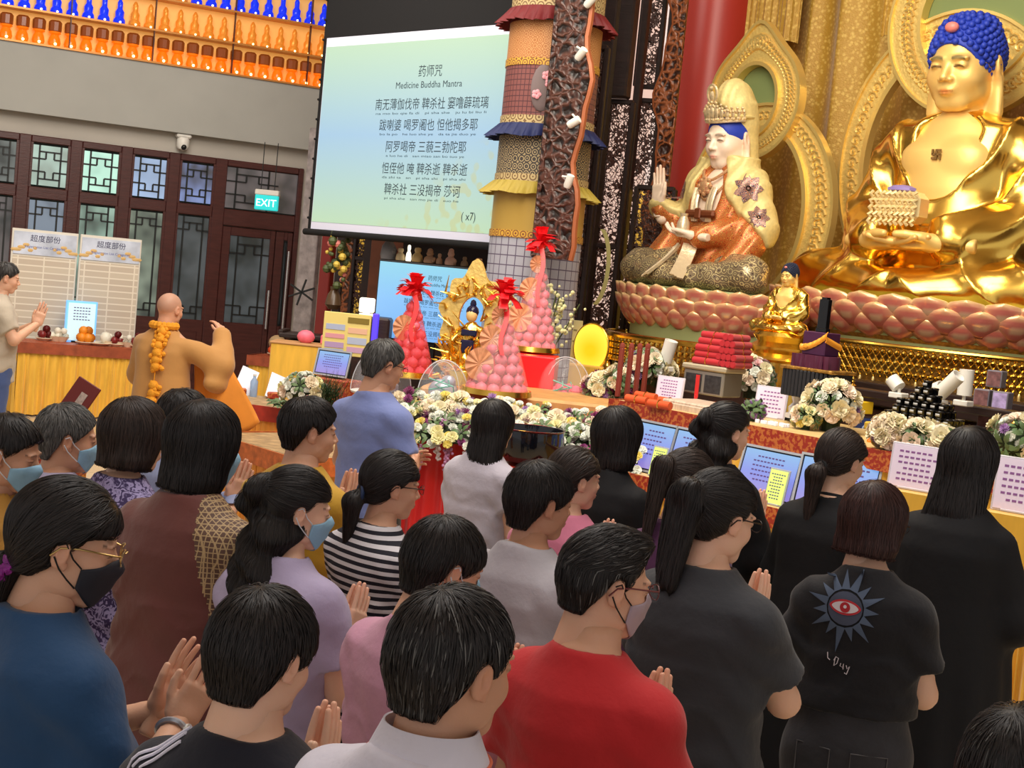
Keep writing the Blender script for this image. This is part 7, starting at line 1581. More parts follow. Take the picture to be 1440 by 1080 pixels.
def person(label, u, v, k, H, yaw, skin='mid', hair='short', hcol=BLK, grey=0, n=700, fem=True, arms='pray', top='tee', topm=None, sleeve=.55, bottom=None, botm=None,
           mask=None, glasses=None, head=(0, 0, 0), dx=0, size=1.0, seed=1, hh=.0038, bh=.012, body_extra=None, face_k=1.0, wide=1.0, lean=0, hs=1.0, watch=False, hemz=None):
    "u,v: pixel of the crown of the head, k: pixels per metre there, H: stature, yaw: heading (0 = away from the lens, + = to the right)"
    d = FPX/k; p = at(u, v, d); rz = -math.radians(yaw); s = H/1.68
    t = thing('person', label, 'person', (p.x, p.y, 0), rz)
    zt = p.z                                      # actual crown height decides the stature
    s = zt/1.705; sw = (.86 if fem else 1.0)*wide
    S = Matrix.Scale(s, 4); sk = np.array(SK[skin]); rgp = random.Random(seed)
    hy, hp, hr = [math.radians(a) for a in head]   # turn (+ = right), nod (+ = down), tilt
    HM = Matrix.Translation((0, .035, 1.575)) @ Matrix.Rotation(-hy, 4, 'Z') @ Matrix.Rotation(-hp, 4, 'X') @ Matrix.Rotation(hr, 4, 'Y') @ Matrix.Scale((.96 if not fem else .94)*hs, 4)
    shz = 1.335; shx = .165*sw
    # joints
    A = {}
    for sd in (1, -1):
        sh = (sd*shx, -.01, shz)
        if arms == 'pray': el, wr = (sd*(.215*sw+.01), .06, 1.105), (sd*.017, .275, 1.18); hd, hn = (-sd*.01, .38, .92), (-sd, 0, 0)
        elif arms == 'prayhigh': el, wr = (sd*(.215*sw+.0), .10, 1.13), (sd*.018, .27, 1.25); hd, hn = (-sd*.01, .30, .95), (-sd, 0, 0)
        elif arms == 'open': el, wr = (sd*(.215*sw+.01), .07, 1.105), (sd*.040, .285, 1.20); hd, hn = (sd*.12, .50, .86), (-sd, .25, 0)
        elif arms == 'clasp': el, wr = (sd*(.22*sw+.01), .02, 1.10), (sd*.05, .23, 1.10); hd, hn = (-sd*.5, .7, .35), (-sd, -.4, 0)
        elif arms == 'down': el, wr = (sd*(.215*sw+.02), -.02, 1.10), (sd*(.215*sw+.02), .05, .86); hd, hn = (0, .15, -1), (-sd, 0, 0)
        elif arms == 'monk':
            if sd > 0: el, wr = (.37, .12, 1.24), (.30, .26, 1.43); hd, hn = (-.5, .3, .5), (-.5, 0, -1)
            else: el, wr = (-.22, .08, 1.12), (-.10, .28, 1.10); hd, hn = (.3, .8, .1), (0, 0, 1)
        A[sd] = (sh, el, wr, hd, hn)
    sq = lambda q: q
    def torso(q, o=0.0):
        zs = [.80, .92, 1.05, 1.18, 1.30, 1.37, 1.42, 1.46]
        if fem: a_ = [.155, .168, .138, .150, .160, .150, .095, .055]; b_ = [.105, .118, .098, .112, .112, .092, .066, .052]
        else: a_ = [.145, .155, .148, .165, .182, .175, .115, .060]; b_ = [.105, .115, .108, .118, .118, .098, .070, .056]
        a_ = [x*wide+o for x in a_]; b_ = [x*(.6+.4*wide)+o for x in b_]
        d = loft(q, zs, a_, b_, [.0, -.005, .01, .005, -.005, -.012, -.014, -.016], pw=2.25)
        return d
    def armf(q, o=0.0, upto=1.0, fore=True):
        d = None
        for sd in (1, -1):
            sh, el, wr, _, _ = A[sd]; e = smin(ell(q, (sh[0]*.95, sh[1], sh[2]-.006), (.050+o, .052+o, .050+o)), rc(q, sh, tuple(np.array(sh)+(np.array(el)-np.array(sh))*upto), .046*wide**.5+o, .040*wide**.5+o*1.5), .03)
            if fore: e = smin(e, rc(q, el, wr, .040+o, .026+o), .02)
            d = e if d is None else np.minimum(d, e)
        return d
    def legs(q, o=0.0):
        p_ = q.copy(); p_[:, 0] = np.abs(p_[:, 0]); return smin(rc(p_, (.088, 0, .90), (.10, .015, .48), .088*wide+o, .058+o), rc(p_, (.10, .015, .48), (.10, -.015, .08), .055+o, .038+o), .02)
    # ---- body: one mesh (head, neck, torso, arms, hands, legs)
    b = MB(); b.M = S
    V, F = head_mesh(hh, fem=fem); Cc = head_col(V, skin=sk, brow=(.12, .1, .09) if not grey else (.2, .18, .17))
    if hair == 'bald': w_b = np.clip((V[:, 2]-.02+np.clip(-V[:, 1], -.1, .06)*.8)/.03, 0, 1)[:, None]*(1-np.clip((V[:, 1]-.06)/.02, 0, 1))[:, None]*.55; Cc = Cc*(1-w_b)+np.array((.50, .45, .47))*w_b
    b.add(V, F, HM, c=Cc)
    ex = (-.55, -.3, -.0), (.55, .42, 1.50)
    if arms == 'monk': ex = (-.4, -.3, 0), (.55, .45, 1.66)
    fnb = lambda q: smin(smin(smin(torso(q), rc(q, (0, -.012, 1.40), (0, .012, 1.49), .050 if fem else .058, .045 if fem else .054), .02), armf(q), .03), legs(q), .02)
    b.sdf(fnb, *ex, bh*1.15, cfn=lambda V: np.tile(sk*np.array((.97, .95, .93)), (len(V), 1)))
    for sd in (1, -1):
        sh, el, wr, hd, hn = A[sd]; place_hand(b, wr, hd, hn, sd > 0, .93 if fem else 1.0, c=sk, h=.0028 if k > 480 else .0045, curl={'pray': .05, 'prayhigh': .05, 'open': .10, 'clasp': .45}.get(arms, .3), spread=.10 if arms == 'open' else .04, tc=.3 if arms in ('pray', 'prayhigh') else 0)
    b.build('body', m_skin, t, angle=None)
    # ---- hair
    if hair != 'bald':
        q = MB(); q.M = S; hair_part(q, HM, hair, hcol, n, grey, .0048 if k > 450 else .007, seed, rad=.0011 if k > 500 else .0018); q.build('hair', m_hair, t, angle=None)
    # ---- clothes
    topm = topm or cloth('grey', (.4, .4, .4)); st = sleeve
    sd_ = seed
    def neckcut(p, r=.066): return rc(p, (0, -.005, 1.455), (0, .03, 1.60), r, r+.03, (1, .9, 1))
    hem = {'tee': .80, 'dress': .52, 'tunic': .62, 'polo': .80, 'robe': .06, 'monk': .10}[top] if hemz is None else hemz
    if top in ('tee', 'polo', 'dress', 'tunic'):
        def shirt(q):
            p_ = q
            d = torso(q, .016)
            if top in ('dress', 'tunic'):
                d = smin(d, loft(q, [hem-.02, hem+.1, .95, 1.15], [.235*wide, .215*wide, .192*wide, .15*wide], [.20, .185, .165, .125], pw=2.1), .04)
            else: d = smin(d, loft(q, [hem-.02, hem+.06, max(1.02, hem+.08), 1.2], [.178*wide, .182*wide, .168*wide, .165*wide], [.135, .135, .13, .125], pw=2.3), .03)
            e = armf(q, .013+.010*(st < .9), upto=min(1, st) if st <= 1 else 1, fore=st > 1)
            if st < 1:
                for s2 in (1, -1):
                    sh, el, wr, _, _ = A[s2]; sh, el = np.array(sh), np.array(el); ax = (el-sh)/np.linalg.norm(el-sh); cutp = sh+(el-sh)*st
                    side = (q[:, 0]*s2 > .09)
                    e = np.where(side, np.maximum(e, (q-cutp)@ax), e)
            elif st > 1 and st < 2:
                for s2 in (1, -1):
                    sh, el, wr, _, _ = A[s2]; el, wr = np.array(el), np.array(wr); ax = (wr-el)/np.linalg.norm(wr-el); cutp = el+(wr-el)*(st-1); m_ = (q[:, 2] < el[2]+.12) & (q[:, 1] > .06)
                    e = np.where(m_, np.maximum(e, (q-cutp)@ax), e)
            d = smin(d, e, .038)
            fold = wav(q, (18, 18, 8), .013, sd_, 5)-.0045*(1-np.abs(np.sin(q[:, 2]*17+q[:, 0]*(9 if sd_ % 2 else -9)+np.sin(q[:, 0]*21+sd_))))**4*np.clip((1.34-q[:, 2])/.1, 0, 1)+.0035*np.sin(q[:, 2]*46+np.sin(q[:, 0]*14+sd_)*2.5+q[:, 1]*12)*np.clip((1.28-q[:, 2])/.2, 0, 1)+.003*np.sin((q[:, 0]*.8+q[:, 2])*60+sd_)*np.clip((np.abs(q[:, 0])-.11)/.05, 0, 1)
            d = d+fold
            return smax(np.maximum(d, hem-q[:, 2]), -neckcut(q), .006)
        q = MB(); q.M = S; q.sdf(shirt, (-.42, -.3, hem-.05), (.42, .40, 1.50), bh if k < 450 else min(bh, .0095)); q.build({'tee': 't_shirt', 'polo': 'polo_shirt', 'dress': 'dress', 'tunic': 'tunic'}[top], topm, t, angle=None)
        # neck ribbing
        if top != 'polo':
            q = MB(); q.M = S; q.tube([(.067*math.cos(a), -.004+.061*math.sin(a)+.002, 1.443-.010*math.sin(a)) for a in np.linspace(0, 2*PI, 37)[:-1]], .0055, 7, closed=True); q.build('collar', topm if not isinstance(topm, list) else topm[0], t)
    if top in ('robe', 'monk'):
        def robe(q):
            rb = loft(q, [.05, .4, .9, 1.15, 1.30, 1.37, 1.42, 1.46], [.27, .235, .20, .18, .185, .165, .115, .066], [.25, .22, .18, .155, .145, .115, .08, .06], [0, 0, 0, 0, -.005, -.012, -.014, -.016], pw=2.2)
            for s2 in (1, -1):
                sh, el, wr, _, _ = A[s2]; w_ = np.array(wr)-np.array((0, .03, 0))
                e = smin(rc(q, sh, el, .062, .074), rc(q, el, tuple(w_), .074, .066), .04)
                # hanging wide sleeve
                lo_ = np.array(el)*.5+w_*.5; e = smin(e, rc(q, tuple(lo_+np.array((0, 0, -.03))), tuple(lo_+np.array((s2*.01, -.05, -.36 if top == 'robe' else -.22))), .055, .075, (1, 1.7, 1)), .06)
                rb = smin(rb, e, .035)
            rb = rb+wav(q, (22, 18, 3.5), .018, sd_, 6)+.008*np.sin(np.arctan2(q[:, 1], q[:, 0])*11+q[:, 2]*3+sd_)*np.clip((1.1-q[:, 2])/.5, 0, 1)
            rb = smax(rb, -neckcut(q, .060), .006); 
            for s2 in (1, -1):
                sh, el, wr, _, _ = A[s2]; rb = smax(rb, -ell(q, tuple(np.array(wr)+np.array((0, .03, .02))), (.05, .05, .06)), .01)
            return rb
        q = MB(); q.M = S; q.sdf(robe, (-.55, -.34, .03), (.60, .44, 1.62), .0125); q.build('robe', topm, t, angle=None)
        q = MB(); q.M = S; q.tube([(.064*math.cos(a), -.002+.057*math.sin(a), 1.442-.012*math.sin(a)) for a in np.linspace(0, 2*PI, 31)[:-1]], .010, 8, closed=True); q.build('collar', topm, t)
    if top not in ('robe', 'monk'):
        botm = botm or cloth('black_trousers', (.02, .02, .025))
        def pants(q):
            d = smin(legs(q, .016), loft(q, [.80, .92, 1.10], [.168*wide, .172*wide, .148*wide], [.128, .131, .114], pw=2.3), .03)
            return np.maximum(np.maximum(d, .07-q[:, 2]), q[:, 2]-min(1.09, max(hem+.10, .92)))+wav(q, (20, 20, 30), .008, sd_+3)
        q = MB(); q.M = S; q.sdf(pants, (-.26, -.2, .04), (.26, .2, 1.13), bh); q.build('trousers' if bottom is None else bottom, botm, t, angle=None)
    for sd in (1, -1):
        q = MB(); q.M = S; q.sdf(lambda p_: np.maximum(smin(ell(p_, (sd*.10, .04, .045), (.046, .125, .045)), ell(p_, (sd*.10, -.02, .07), (.042, .06, .05)), .02), .012-p_[:, 2]), (sd*.10-.06, -.11, -.0), (sd*.10+.06, .19, .14), .009); q.box((sd*.10, .035, .008), (.085, .235, .016), bev=.007); q.build('shoe', m_shoe, t)
    # ---- face things
    if mask:
        mm, strap = mask if isinstance(mask, tuple) else (mask, m_maskw)
        q = MB(); q.M = S @ HM
        AA = np.linspace(-1.25, 1.25, 25); VVs = np.linspace(0, 1, 13); RR = np.zeros((13, 25)); ZZ = np.zeros((13, 25))
        for j, v_ in enumerate(VVs):
            zt2 = -.006-.022*np.clip(np.abs(AA)/1.25, 0, 1)**1.3; zb2 = -.116+.050*np.clip(np.abs(AA)/1.25, 0, 1)**1.6; z_ = zt2+(zb2-zt2)*v_; ZZ[j] = z_
            r_ = np.full(25, .150)
            for it in range(40):
                pt = np.stack([np.sin(AA)*r_, .01+np.cos(AA)*r_, z_], 1); r_ = r_-np.clip(head_sdf(pt, fem=fem)-.0035, -.01, .02)*.7
            RR[j] = r_
        for it in range(3):
            RR = np.maximum(RR, (np.roll(RR, 1, 1)+np.roll(RR, -1, 1))/2*(np.abs(AA) < 1.15)); RR[1:-1] = np.maximum(RR[1:-1], (RR[:-2]+RR[2:])/2)
        RR = RR+.004*np.sin(np.pi*VVs)[:, None]*np.clip(1-np.abs(AA)/.9, 0, 1)[None]
        def fm(u_, v_):
            i = int(round(u_*24)); j = int(round(v_*12)); return (math.sin(AA[i])*RR[j, i], .01+math.cos(AA[i])*RR[j, i], ZZ[j, i])
        q.grid(fm, 25, 13, thick=.0015); q.build('face_mask', mm, t, angle=None)
        q = MB(); q.M = S @ HM
        for sd in (1, -1):
            q.tube([(sd*.070, .034, -.026), (sd*.077, .015, -.010), (sd*.083, -.004, .018), (sd*.084, -.018, .012)], .0018, 5); q.tube([(sd*.064, .030, -.066), (sd*.074, .012, -.050), (sd*.081, -.006, -.032), (sd*.083, -.020, -.010)], .0018, 5)
        q.build('mask_strap', strap, t)
    if glasses:
        q = MB(); q.M = S @ HM; gm = glasses
        for sd in (1, -1):
            q.tube([(sd*.031+.0235*math.cos(a), .106-.010*abs(math.cos(a)*.5+sd*.0), .002+.0165*math.sin(a)) for a in np.linspace(0, 2*PI, 25)[:-1]], .0012, 6, closed=True)
            q.tube([(sd*.054, .100, .008), (sd*.068, .085, .010), (sd*.079, .02, .012), (sd*.082, -.012, .008), (sd*.080, -.028, -.010)], .0019, 6)
        q.tube([(-.0085, .108, .006), (0, .112, .009), (.0085, .108, .006)], .0016, 6); q.build('eyeglasses', gm, t)
        q = MB(); q.M = S @ HM
        for sd in ((1, -1) if k > 700 else ()): q.tube([(sd*.031, .1035, .002), (sd*.031, .1045, .002)], .0225, 20)
        if k > 700: q.build('lenses', mat('lens_clear', (.9, .93, .95), .05, alpha=.03), t)
    t['_s'] = s
    return t, S, HM, A
m_mgrey = mat('mask_mauve', srgb(176, 158, 170), .6, bump=.1); m_mdark = mat('mask_black', srgb(38, 40, 50), .7); m_strapb = mat('strap_black', srgb(20, 20, 22), .6)
m_gf = mat('gold_wire', srgb(200, 170, 110), .3, .9); m_gb = mat('dark_frame', srgb(40, 26, 26), .3); m_gr = mat('maroon_frame', srgb(110, 50, 54), .3)
def clean(t): del t['_s']
# front row and those nearest the lens
P = {}
P['A'] = person('woman in a dark blue t-shirt with black mask, glasses and purple scrunchie', 78, 672, 770, 1.62, 46, 'mid', 'napepony', BLK, 0, 3600, True, 'open', 'tee', cloth('navy_teal', srgb(24, 66, 108)), .62, mask=(m_mdark, m_strapb), glasses=m_gf, head=(28, 10, 0), seed=11, wide=1.12, hs=1.06)
P['B'] = person('person with short black hair and white striped shoulder edge on a navy top', 366, 826, 880, 1.6, 20, 'fair', 'pixie', BLK, 0, 4200, False, 'prayhigh', 'tee', cloth('midnight', srgb(13, 15, 32)), .6, head=(14, 10, 0), seed=12, hs=1.0)
P['C'] = person('man with greying black hair in a white polo shirt, bottom centre', 628, 818, 1000, 1.66, 38, 'tan', 'short', BLK, .09, 4600, False, 'pray', 'polo', cloth('white_polo', srgb(216, 212, 226)), .7, head=(8, 4, 0), seed=13, hs=1.0)
P['D'] = person('person in a bright red t-shirt with mauve face mask and glasses', 850, 735, 730, 1.64, 34, 'mid', 'tuft', BLK, .08, 3600, False, 'pray', 'tee', cloth('red', srgb(196, 34, 40)), .62, mask=(m_mgrey, m_strapb), glasses=m_gr, head=(36, 6, 0), seed=14, wide=0.86, hs=0.97)
P['E'] = person('woman in a dark grey t-shirt with hair tied in a loose bun', 1010, 660, 560, 1.66, 38, 'pale', 'bun', BLK, 0, 3000, True, 'prayhigh', 'tee', cloth('charcoal', srgb(52, 54, 60)), .72, glasses=m_gb, head=(20, 10, 0), seed=15, wide=1.12, hs=1.06)
P['F'] = person('person in a black t-shirt with a red eye and grey sunburst print on the back', 1235, 677, 505, 1.63, 22, 'fair', 'bobshort', RBR, 0, 2400, True, 'clasp', 'tee', cloth('black', srgb(14, 14, 22)), .62, bottom='jeans', botm=cloth('black_denim', srgb(50, 50, 56), var=.3), mask=(m_mgrey, m_strapb), glasses=m_gb, head=(34, 6, 0), seed=16, wide=0.98, hemz=1.03)
m_rb = mat('fabric_black_robe', srgb(13, 13, 18), .8, bump=.2, bscale=20)
P['G'] = person('woman in a long black robe with straight loose hair at the right edge', 1366, 598, 425, 1.7, 34, 'pale', 'longshort', BLK, 0, 1800, True, 'clasp', 'robe', m_rb, seed=17, head=(10, 4, 0))
P['H'] = person('woman in a long black robe with a low ponytail', 1184, 600, 390, 1.66, 36, 'pale', 'lowpony', DBR, 0, 1600, True, 'pray', 'robe', m_rb, head=(18, 8, 0), seed=18)
P['I'] = person('woman in a black robe with fringe and tied back hair before the monitors', 1020, 562, 362, 1.69, 44, 'pale', 'halfup', BLK, 0, 1400, True, 'pray', 'robe', m_rb, head=(18, 4, 0), seed=19)
P['J'] = person('woman in a black robe with chin length hair, leftmost of the robed women', 868, 570, 370, 1.64, 42, 'mid', 'bob', BLK, 0, 1400, True, 'pray', 'robe', m_rb, head=(20, 0, 0), seed=20)
P['K'] = person('woman in a white t-shirt with straight black hair before the offering table', 692, 560, 335, 1.58, 44, 'fair', 'longshort', BLK, 0, 1500, True, 'clasp', 'tee', cloth('white', srgb(206, 200, 214)), .5, bottom='jeans', botm=cloth('blue_denim', srgb(110, 140, 170)), head=(0, 4, -4), seed=21, wide=1.05)
P['L'] = person('woman in a purple top behind the one with the loose bun', 966, 628, 445, 1.6, 40, 'mid', 'highpony', DBR, 0, 1200, True, 'pray', 'tee', cloth('purple', srgb(96, 52, 96)), 1.6, head=(16, 8, 0), seed=22)
P['M'] = person('woman in a pink top praying behind the light grey t-shirt', 806, 625, 430, 1.56, 36, 'fair', 'lowpony', DBR, .05, 1200, True, 'prayhigh', 'tee', cloth('pink', srgb(222, 130, 160)), 1.5, head=(28, 0, 0), seed=23, wide=1.1)
P['N'] = person('person in a light grey t-shirt with short black hair in the middle of the crowd', 756, 645, 520, 1.6, 40, 'tan', 'pixie', BLK, 0, 2400, True, 'prayhigh', 'tee', cloth('light_grey', srgb(184, 180, 188)), .6, head=(22, 4, 0), seed=24, wide=1.12)
P['O'] = person('person in a pink fleece with bowl shaped black hair left of the red t-shirt', 618, 725, 640, 1.56, 44, 'mid', 'pixie', BLK, 0, 2600, False, 'pray', 'tee', cloth('pink_fleece', srgb(206, 150, 176)), 1.9, mask=(m_mask, m_maskw), head=(18, 14, 0), seed=25, wide=1.15)
m_str = mat('fabric_stripes', srgb(220, 218, 228), .8)
N, L, B = nodes_of(m_str); tc = N.new('ShaderNodeTexCoord'); sp = N.new('ShaderNodeSeparateXYZ'); L.new(tc.outputs['Object'], sp.inputs[0]); ml = N.new('ShaderNodeMath'); ml.operation = 'MULTIPLY'; ml.inputs[1].default_value = 44; L.new(sp.outputs['Z'], ml.inputs[0]); fc = N.new('ShaderNodeMath'); fc.operation = 'FRACT'; L.new(ml.outputs[0], fc.inputs[0]); gt = N.new('ShaderNodeMath'); gt.operation = 'GREATER_THAN'; gt.inputs[1].default_value = .5; L.new(fc.outputs[0], gt.inputs[0])
mx = N.new('ShaderNodeMix'); mx.data_type = 'RGBA'; mx.inputs[6].default_value = (*srgb(30, 30, 44), 1); mx.inputs[7].default_value = (*srgb(222, 220, 228), 1); L.new(gt.outputs[0], mx.inputs[0]); L.new(mx.outputs[2], B.inputs['Base Color'])
P['P'] = person('woman in a black and white striped t-shirt with glasses', 545, 630, 470, 1.54, 44, 'mid', 'lowpony', BLK, 0, 2200, True, 'prayhigh', 'tee', m_str, .6, glasses=m_gb, head=(24, 4, 0), seed=26)
P['Q'] = person('grey haired man in a light blue t-shirt and glasses by the offering table', 536, 474, 300, 1.74, 44, 'tan', 'short', (.05, .048, .046), .6, 1200, False, 'clasp', 'tee', cloth('periwinkle', srgb(120, 134, 190)), .62, glasses=m_gb, head=(16, 10, 0), seed=27)
P['R'] = person('person in a yellow shirt with short black hair praying with hands raised', 432, 556, 420, 1.63, 30, 'mid', 'boy', BLK, 0, 1800, False, 'prayhigh', 'tee', cloth('yellow', srgb(206, 160, 50)), 1.7, head=(38, 2, 0), seed=28)
P['S'] = person('woman in a lavender t-shirt and blue face mask with wavy half tied hair', 412, 652, 560, 1.57, 36, 'fair', 'halfup', BLK, 0, 3400, True, 'pray', 'tee', cloth('lavender', srgb(178, 166, 200)), .66, mask=(m_mask, m_maskw), head=(34, 6, 0), seed=29)
m_bt = mat('fabric_brown_tunic', srgb(104, 50, 44), .7, bump=.3, bscale=25, var=.12, vscale=6, sheen=.3)
P['T'] = person('woman in a brown tunic with a patterned gold shoulder and a chin length bob', 282, 562, 530, 1.66, 30, 'fair', 'bob', BLK, 0, 2400, True, 'prayhigh', 'tunic', m_bt, 1.4, mask=(m_mask, m_maskw), head=(26, 6, 0), seed=30, wide=1.22)
m_fl = mat('fabric_purple_floral', srgb(60, 46, 92), .8)
N, L, B = nodes_of(m_fl); tc = N.new('ShaderNodeTexCoord'); vo = N.new('ShaderNodeTexVoronoi'); vo.inputs['Scale'].default_value = 24; vo.feature = 'F2'; nz = N.new('ShaderNodeTexNoise'); nz.inputs['Scale'].default_value = 30; L.new(tc.outputs['Object'], nz.inputs[0]); mv = N.new('ShaderNodeMix'); mv.data_type = 'VECTOR'; mv.inputs[0].default_value = .08; L.new(tc.outputs['Object'], mv.inputs[4]); L.new(nz.outputs['Color'], mv.inputs[5]); L.new(mv.outputs[1], vo.inputs[0])
m3 = N.new('ShaderNodeMath'); m3.operation = 'MULTIPLY'; m3.inputs[1].default_value = 3.2; L.new(vo.outputs['Distance'], m3.inputs[0]); w2 = N.new('ShaderNodeMath'); w2.operation = 'FRACT'; L.new(m3.outputs[0], w2.inputs[0]); cr = N.new('ShaderNodeValToRGB'); cr.color_ramp.elements[0].position = .35; cr.color_ramp.elements[1].position = .6; cr.color_ramp.elements[0].color = (*srgb(58, 44, 88), 1); cr.color_ramp.elements[1].color = (*srgb(156, 146, 190), 1); L.new(w2.outputs[0], cr.inputs[0]); L.new(cr.outputs[0], B.inputs['Base Color'])
P['U'] = person('woman in a purple floral dress with a short round bob', 182, 560, 460, 1.6, 42, 'fair', 'bobshort', DBR, 0, 2200, True, 'pray', 'dress', m_fl, .7, head=(14, 4, 0), seed=31, wide=1.2, hs=1.04)
P['V'] = person('grey haired man in a pale lilac shirt and blue face mask at the left', 88, 570, 420, 1.6, 46, 'tan', 'short', (.07, .066, .064), .75, 2600, False, 'pray', 'tee', cloth('pale_lilac', srgb(176, 168, 196)), .8, mask=(m_mask, m_maskw), head=(22, 2, 0), seed=32, hs=1.14)
P['W'] = person('person with a blue face mask cut off by the left edge', 2, 578, 500, 1.57, 90, 'tan', 'boy', BLK, 0, 700, False, 'down', 'tee', cloth('yellow_ochre', srgb(180, 130, 50)), 1.7, mask=(m_mask, m_maskw), head=(0, 10, 0), seed=33)
P['X'] = person('person in a pale blue shirt mostly hidden behind the woman in brown', 252, 546, 385, 1.62, 56, 'mid', 'short', BLK, 0, 700, False, 'prayhigh', 'tee', cloth('pale_blue', srgb(150, 160, 196)), 1.7, head=(0, 4, 0), seed=34, hs=1.08)
P['Y'] = person('man in a beige t-shirt and jeans standing at the far left by the side table', 4, 366, 178, 1.75, 66, 'mid', 'short', BLK, .3, 400, False, 'prayhigh', 'tee', cloth('beige', srgb(190, 178, 160)), .7, bottom='jeans', botm=cloth('blue_jeans', srgb(70, 90, 140)), head=(0, 8, 0), seed=35)
P['Z'] = person('dark haired head cut off at the bottom right corner', 1432, 990, 950, 1.57, 40, 'fair', 'pixie', BLK, .05, 3000, True, 'pray', 'tee', cloth('dark_top', srgb(40, 40, 50)), .6, seed=36)
m_mk = mat('fabric_monk_robe', srgb(190, 138, 76), .75, bump=.2, bscale=20, var=.06, vscale=5, sheen=.2)
P['MK'] = person('bald monk in a tan robe with orange flower garland raising his arm', 238, 408, 205, 1.75, 14, 'tan', 'bald', BLK, 0, 0, False, 'monk', 'monk', m_mk, head=(14, 4, 0), seed=37)
# ---- what only one of them wears
def part(key, name, q, m, label=None, angle=35): return q.build(name, m, P[key][0], label=label, angle=angle)
t, S, HM, A_ = P['A']
q = MB(); q.M = S @ HM; q.tube([(.026*math.cos(a), -.100+.005*math.sin(a*5)+.010*math.sin(a), -.066+.024*math.sin(a)) for a in np.linspace(0, 2*PI, 41)[:-1]], .013, 8, closed=True); part('A', 'scrunchie', q, mat('purple_scrunchie', srgb(150, 40, 150), .35, bump=.6, bscale=90, var=.5, vscale=60))
def watch(key, sd, m_):
    t, S, HM, A_ = P[key]; sh, el, wr, hd, hn = A_[sd]; w_ = Vector(wr); e_ = Vector(el); d_ = (w_-e_).normalized(); c = w_-d_*.035; u1 = d_.orthogonal().normalized(); u2 = d_.cross(u1)
    q = MB(); q.M = S; q.tube([tuple(c+u1*.031*math.cos(a)+u2*.031*math.sin(a)) for a in np.linspace(0, 2*PI, 25)[:-1]], .0065, 6, closed=True); w = part(key, 'wristwatch', q, m_)
    out = Vector((sd, -.2, -.1)).normalized(); out = (out-d_*out.dot(d_)).normalized(); q = MB(); q.M = S; q.tube([tuple(c+out*.030), tuple(c+out*.038)], .015, 20); q.build('dial', mat('dial_white', srgb(220, 220, 215), .3), w)
watch('A', 1, m_silver); watch('S', 1, mat('strap_black')); 
# striped shoulder edge on B, laid on the cloth
from mathutils.bvhtree import BVHTree
t, S, HM, A_ = P['B']; tb = [c for c in t.children if c.name.startswith('t_shirt')][0]; bB = bvh_of(tb); s_ = S[0][0]
for sd in (-1,):
    q = MB()
    for k_ in range(3):
        pts = []
        for f_ in np.linspace(0, 1, 12):
            x_, y_ = sd*(.088+.125*f_), -.045-.015*k_-.02*f_; h_ = bB.ray_cast(Vector((x_*s_, y_*s_, 2)), Vector((0, 0, -1)))[0]
            if h_: pts.append((h_.x, h_.y, h_.z+.002))
        q.tube(pts, .006, 6, flat=.5)
    q.build('white_stripe_trim', cloth('white_trim', srgb(214, 212, 230)), t, label='white striped shoulder trim')
# polo collar of C
t, S, HM, A_ = P['C']
q = MB(); q.M = S
def colr(o, z0, dz):
    return lambda u_, v_: ((.068+o+.022*v_)*math.cos(.5+PI/2+u_*(2*PI-1.0)), -.004+(.062+o+.020*v_)*math.sin(.5+PI/2+u_*(2*PI-1.0)), z0-.004*math.sin(PI/2+.5+u_*(2*PI-1))+dz*(1-v_)-.002)
q.grid(colr(.002, 1.448, .048), 40, 5, thick=.003); part('C', 'collar', q, cloth('white_polo', srgb(216, 212, 226)))
q = MB(); q.M = S
for z_, o in ((1.450, .027),): q.tube([((.068+o)*math.cos(a), -.004+(.060+o)*math.sin(a), z_-.002) for a in np.linspace(PI/2+.5, PI/2+2*PI-.5, 36)], .0028, 5)
part('C', 'collar_stripe', q, mat('orange_stripe', srgb(214, 110, 80), .7))
q = MB(); q.M = S; q.grid(lambda u_, v_: (-.16+.32*u_, -.098-.022*math.sin(u_*PI)-.012*v_, 1.425-.05*v_-.055*abs(u_*2-1)**2), 20, 4, thick=.003); part('C', 'blue_yoke', q, mat('fabric_royal_blue', srgb(70, 80, 180), .75))
# gold mesh shoulder of T and pink neckline
t, S, HM, A_ = P['T']; m_gm = mat('fabric_gold_lattice', srgb(150, 118, 86), .6)
N, L, B = nodes_of(m_gm); tc = N.new('ShaderNodeTexCoord'); vo = N.new('ShaderNodeTexVoronoi'); vo.inputs['Scale'].default_value = 75; vo.inputs['Randomness'].default_value = .1; vo.feature = 'DISTANCE_TO_EDGE'; cr = N.new('ShaderNodeValToRGB'); cr.color_ramp.elements[0].position = .04; cr.color_ramp.elements[1].position = .14; cr.color_ramp.elements[0].color = (*srgb(190, 160, 116), 1); cr.color_ramp.elements[1].color = (*srgb(96, 66, 52), 1); L.new(tc.outputs['Object'], vo.inputs[0]); L.new(vo.outputs[0], cr.inputs[0]); L.new(cr.outputs[0], B.inputs['Base Color'])
tu = [c for c in t.children if c.name.startswith('tunic')][0]; tu.data.materials.append(m_gm); s_ = S[0][0]; V_ = np.zeros(len(tu.data.vertices)*3); tu.data.vertices.foreach_get('co', V_); V_ = V_.reshape(-1, 3)/s_
for p_ in tu.data.polygons:
    c_ = V_[list(p_.vertices)].mean(0)
    if c_[0] > .085+(1.45-c_[2])*.30 and c_[2] > 1.06 and c_[0] > 0: p_.material_index = 1
cl_ = [c for c in t.children if c.name.startswith('collar')][0]; cl_.data.materials[0] = mat('fabric_pink_trim', srgb(206, 110, 120), .7); cl_['label'] = 'pink neckline edge'
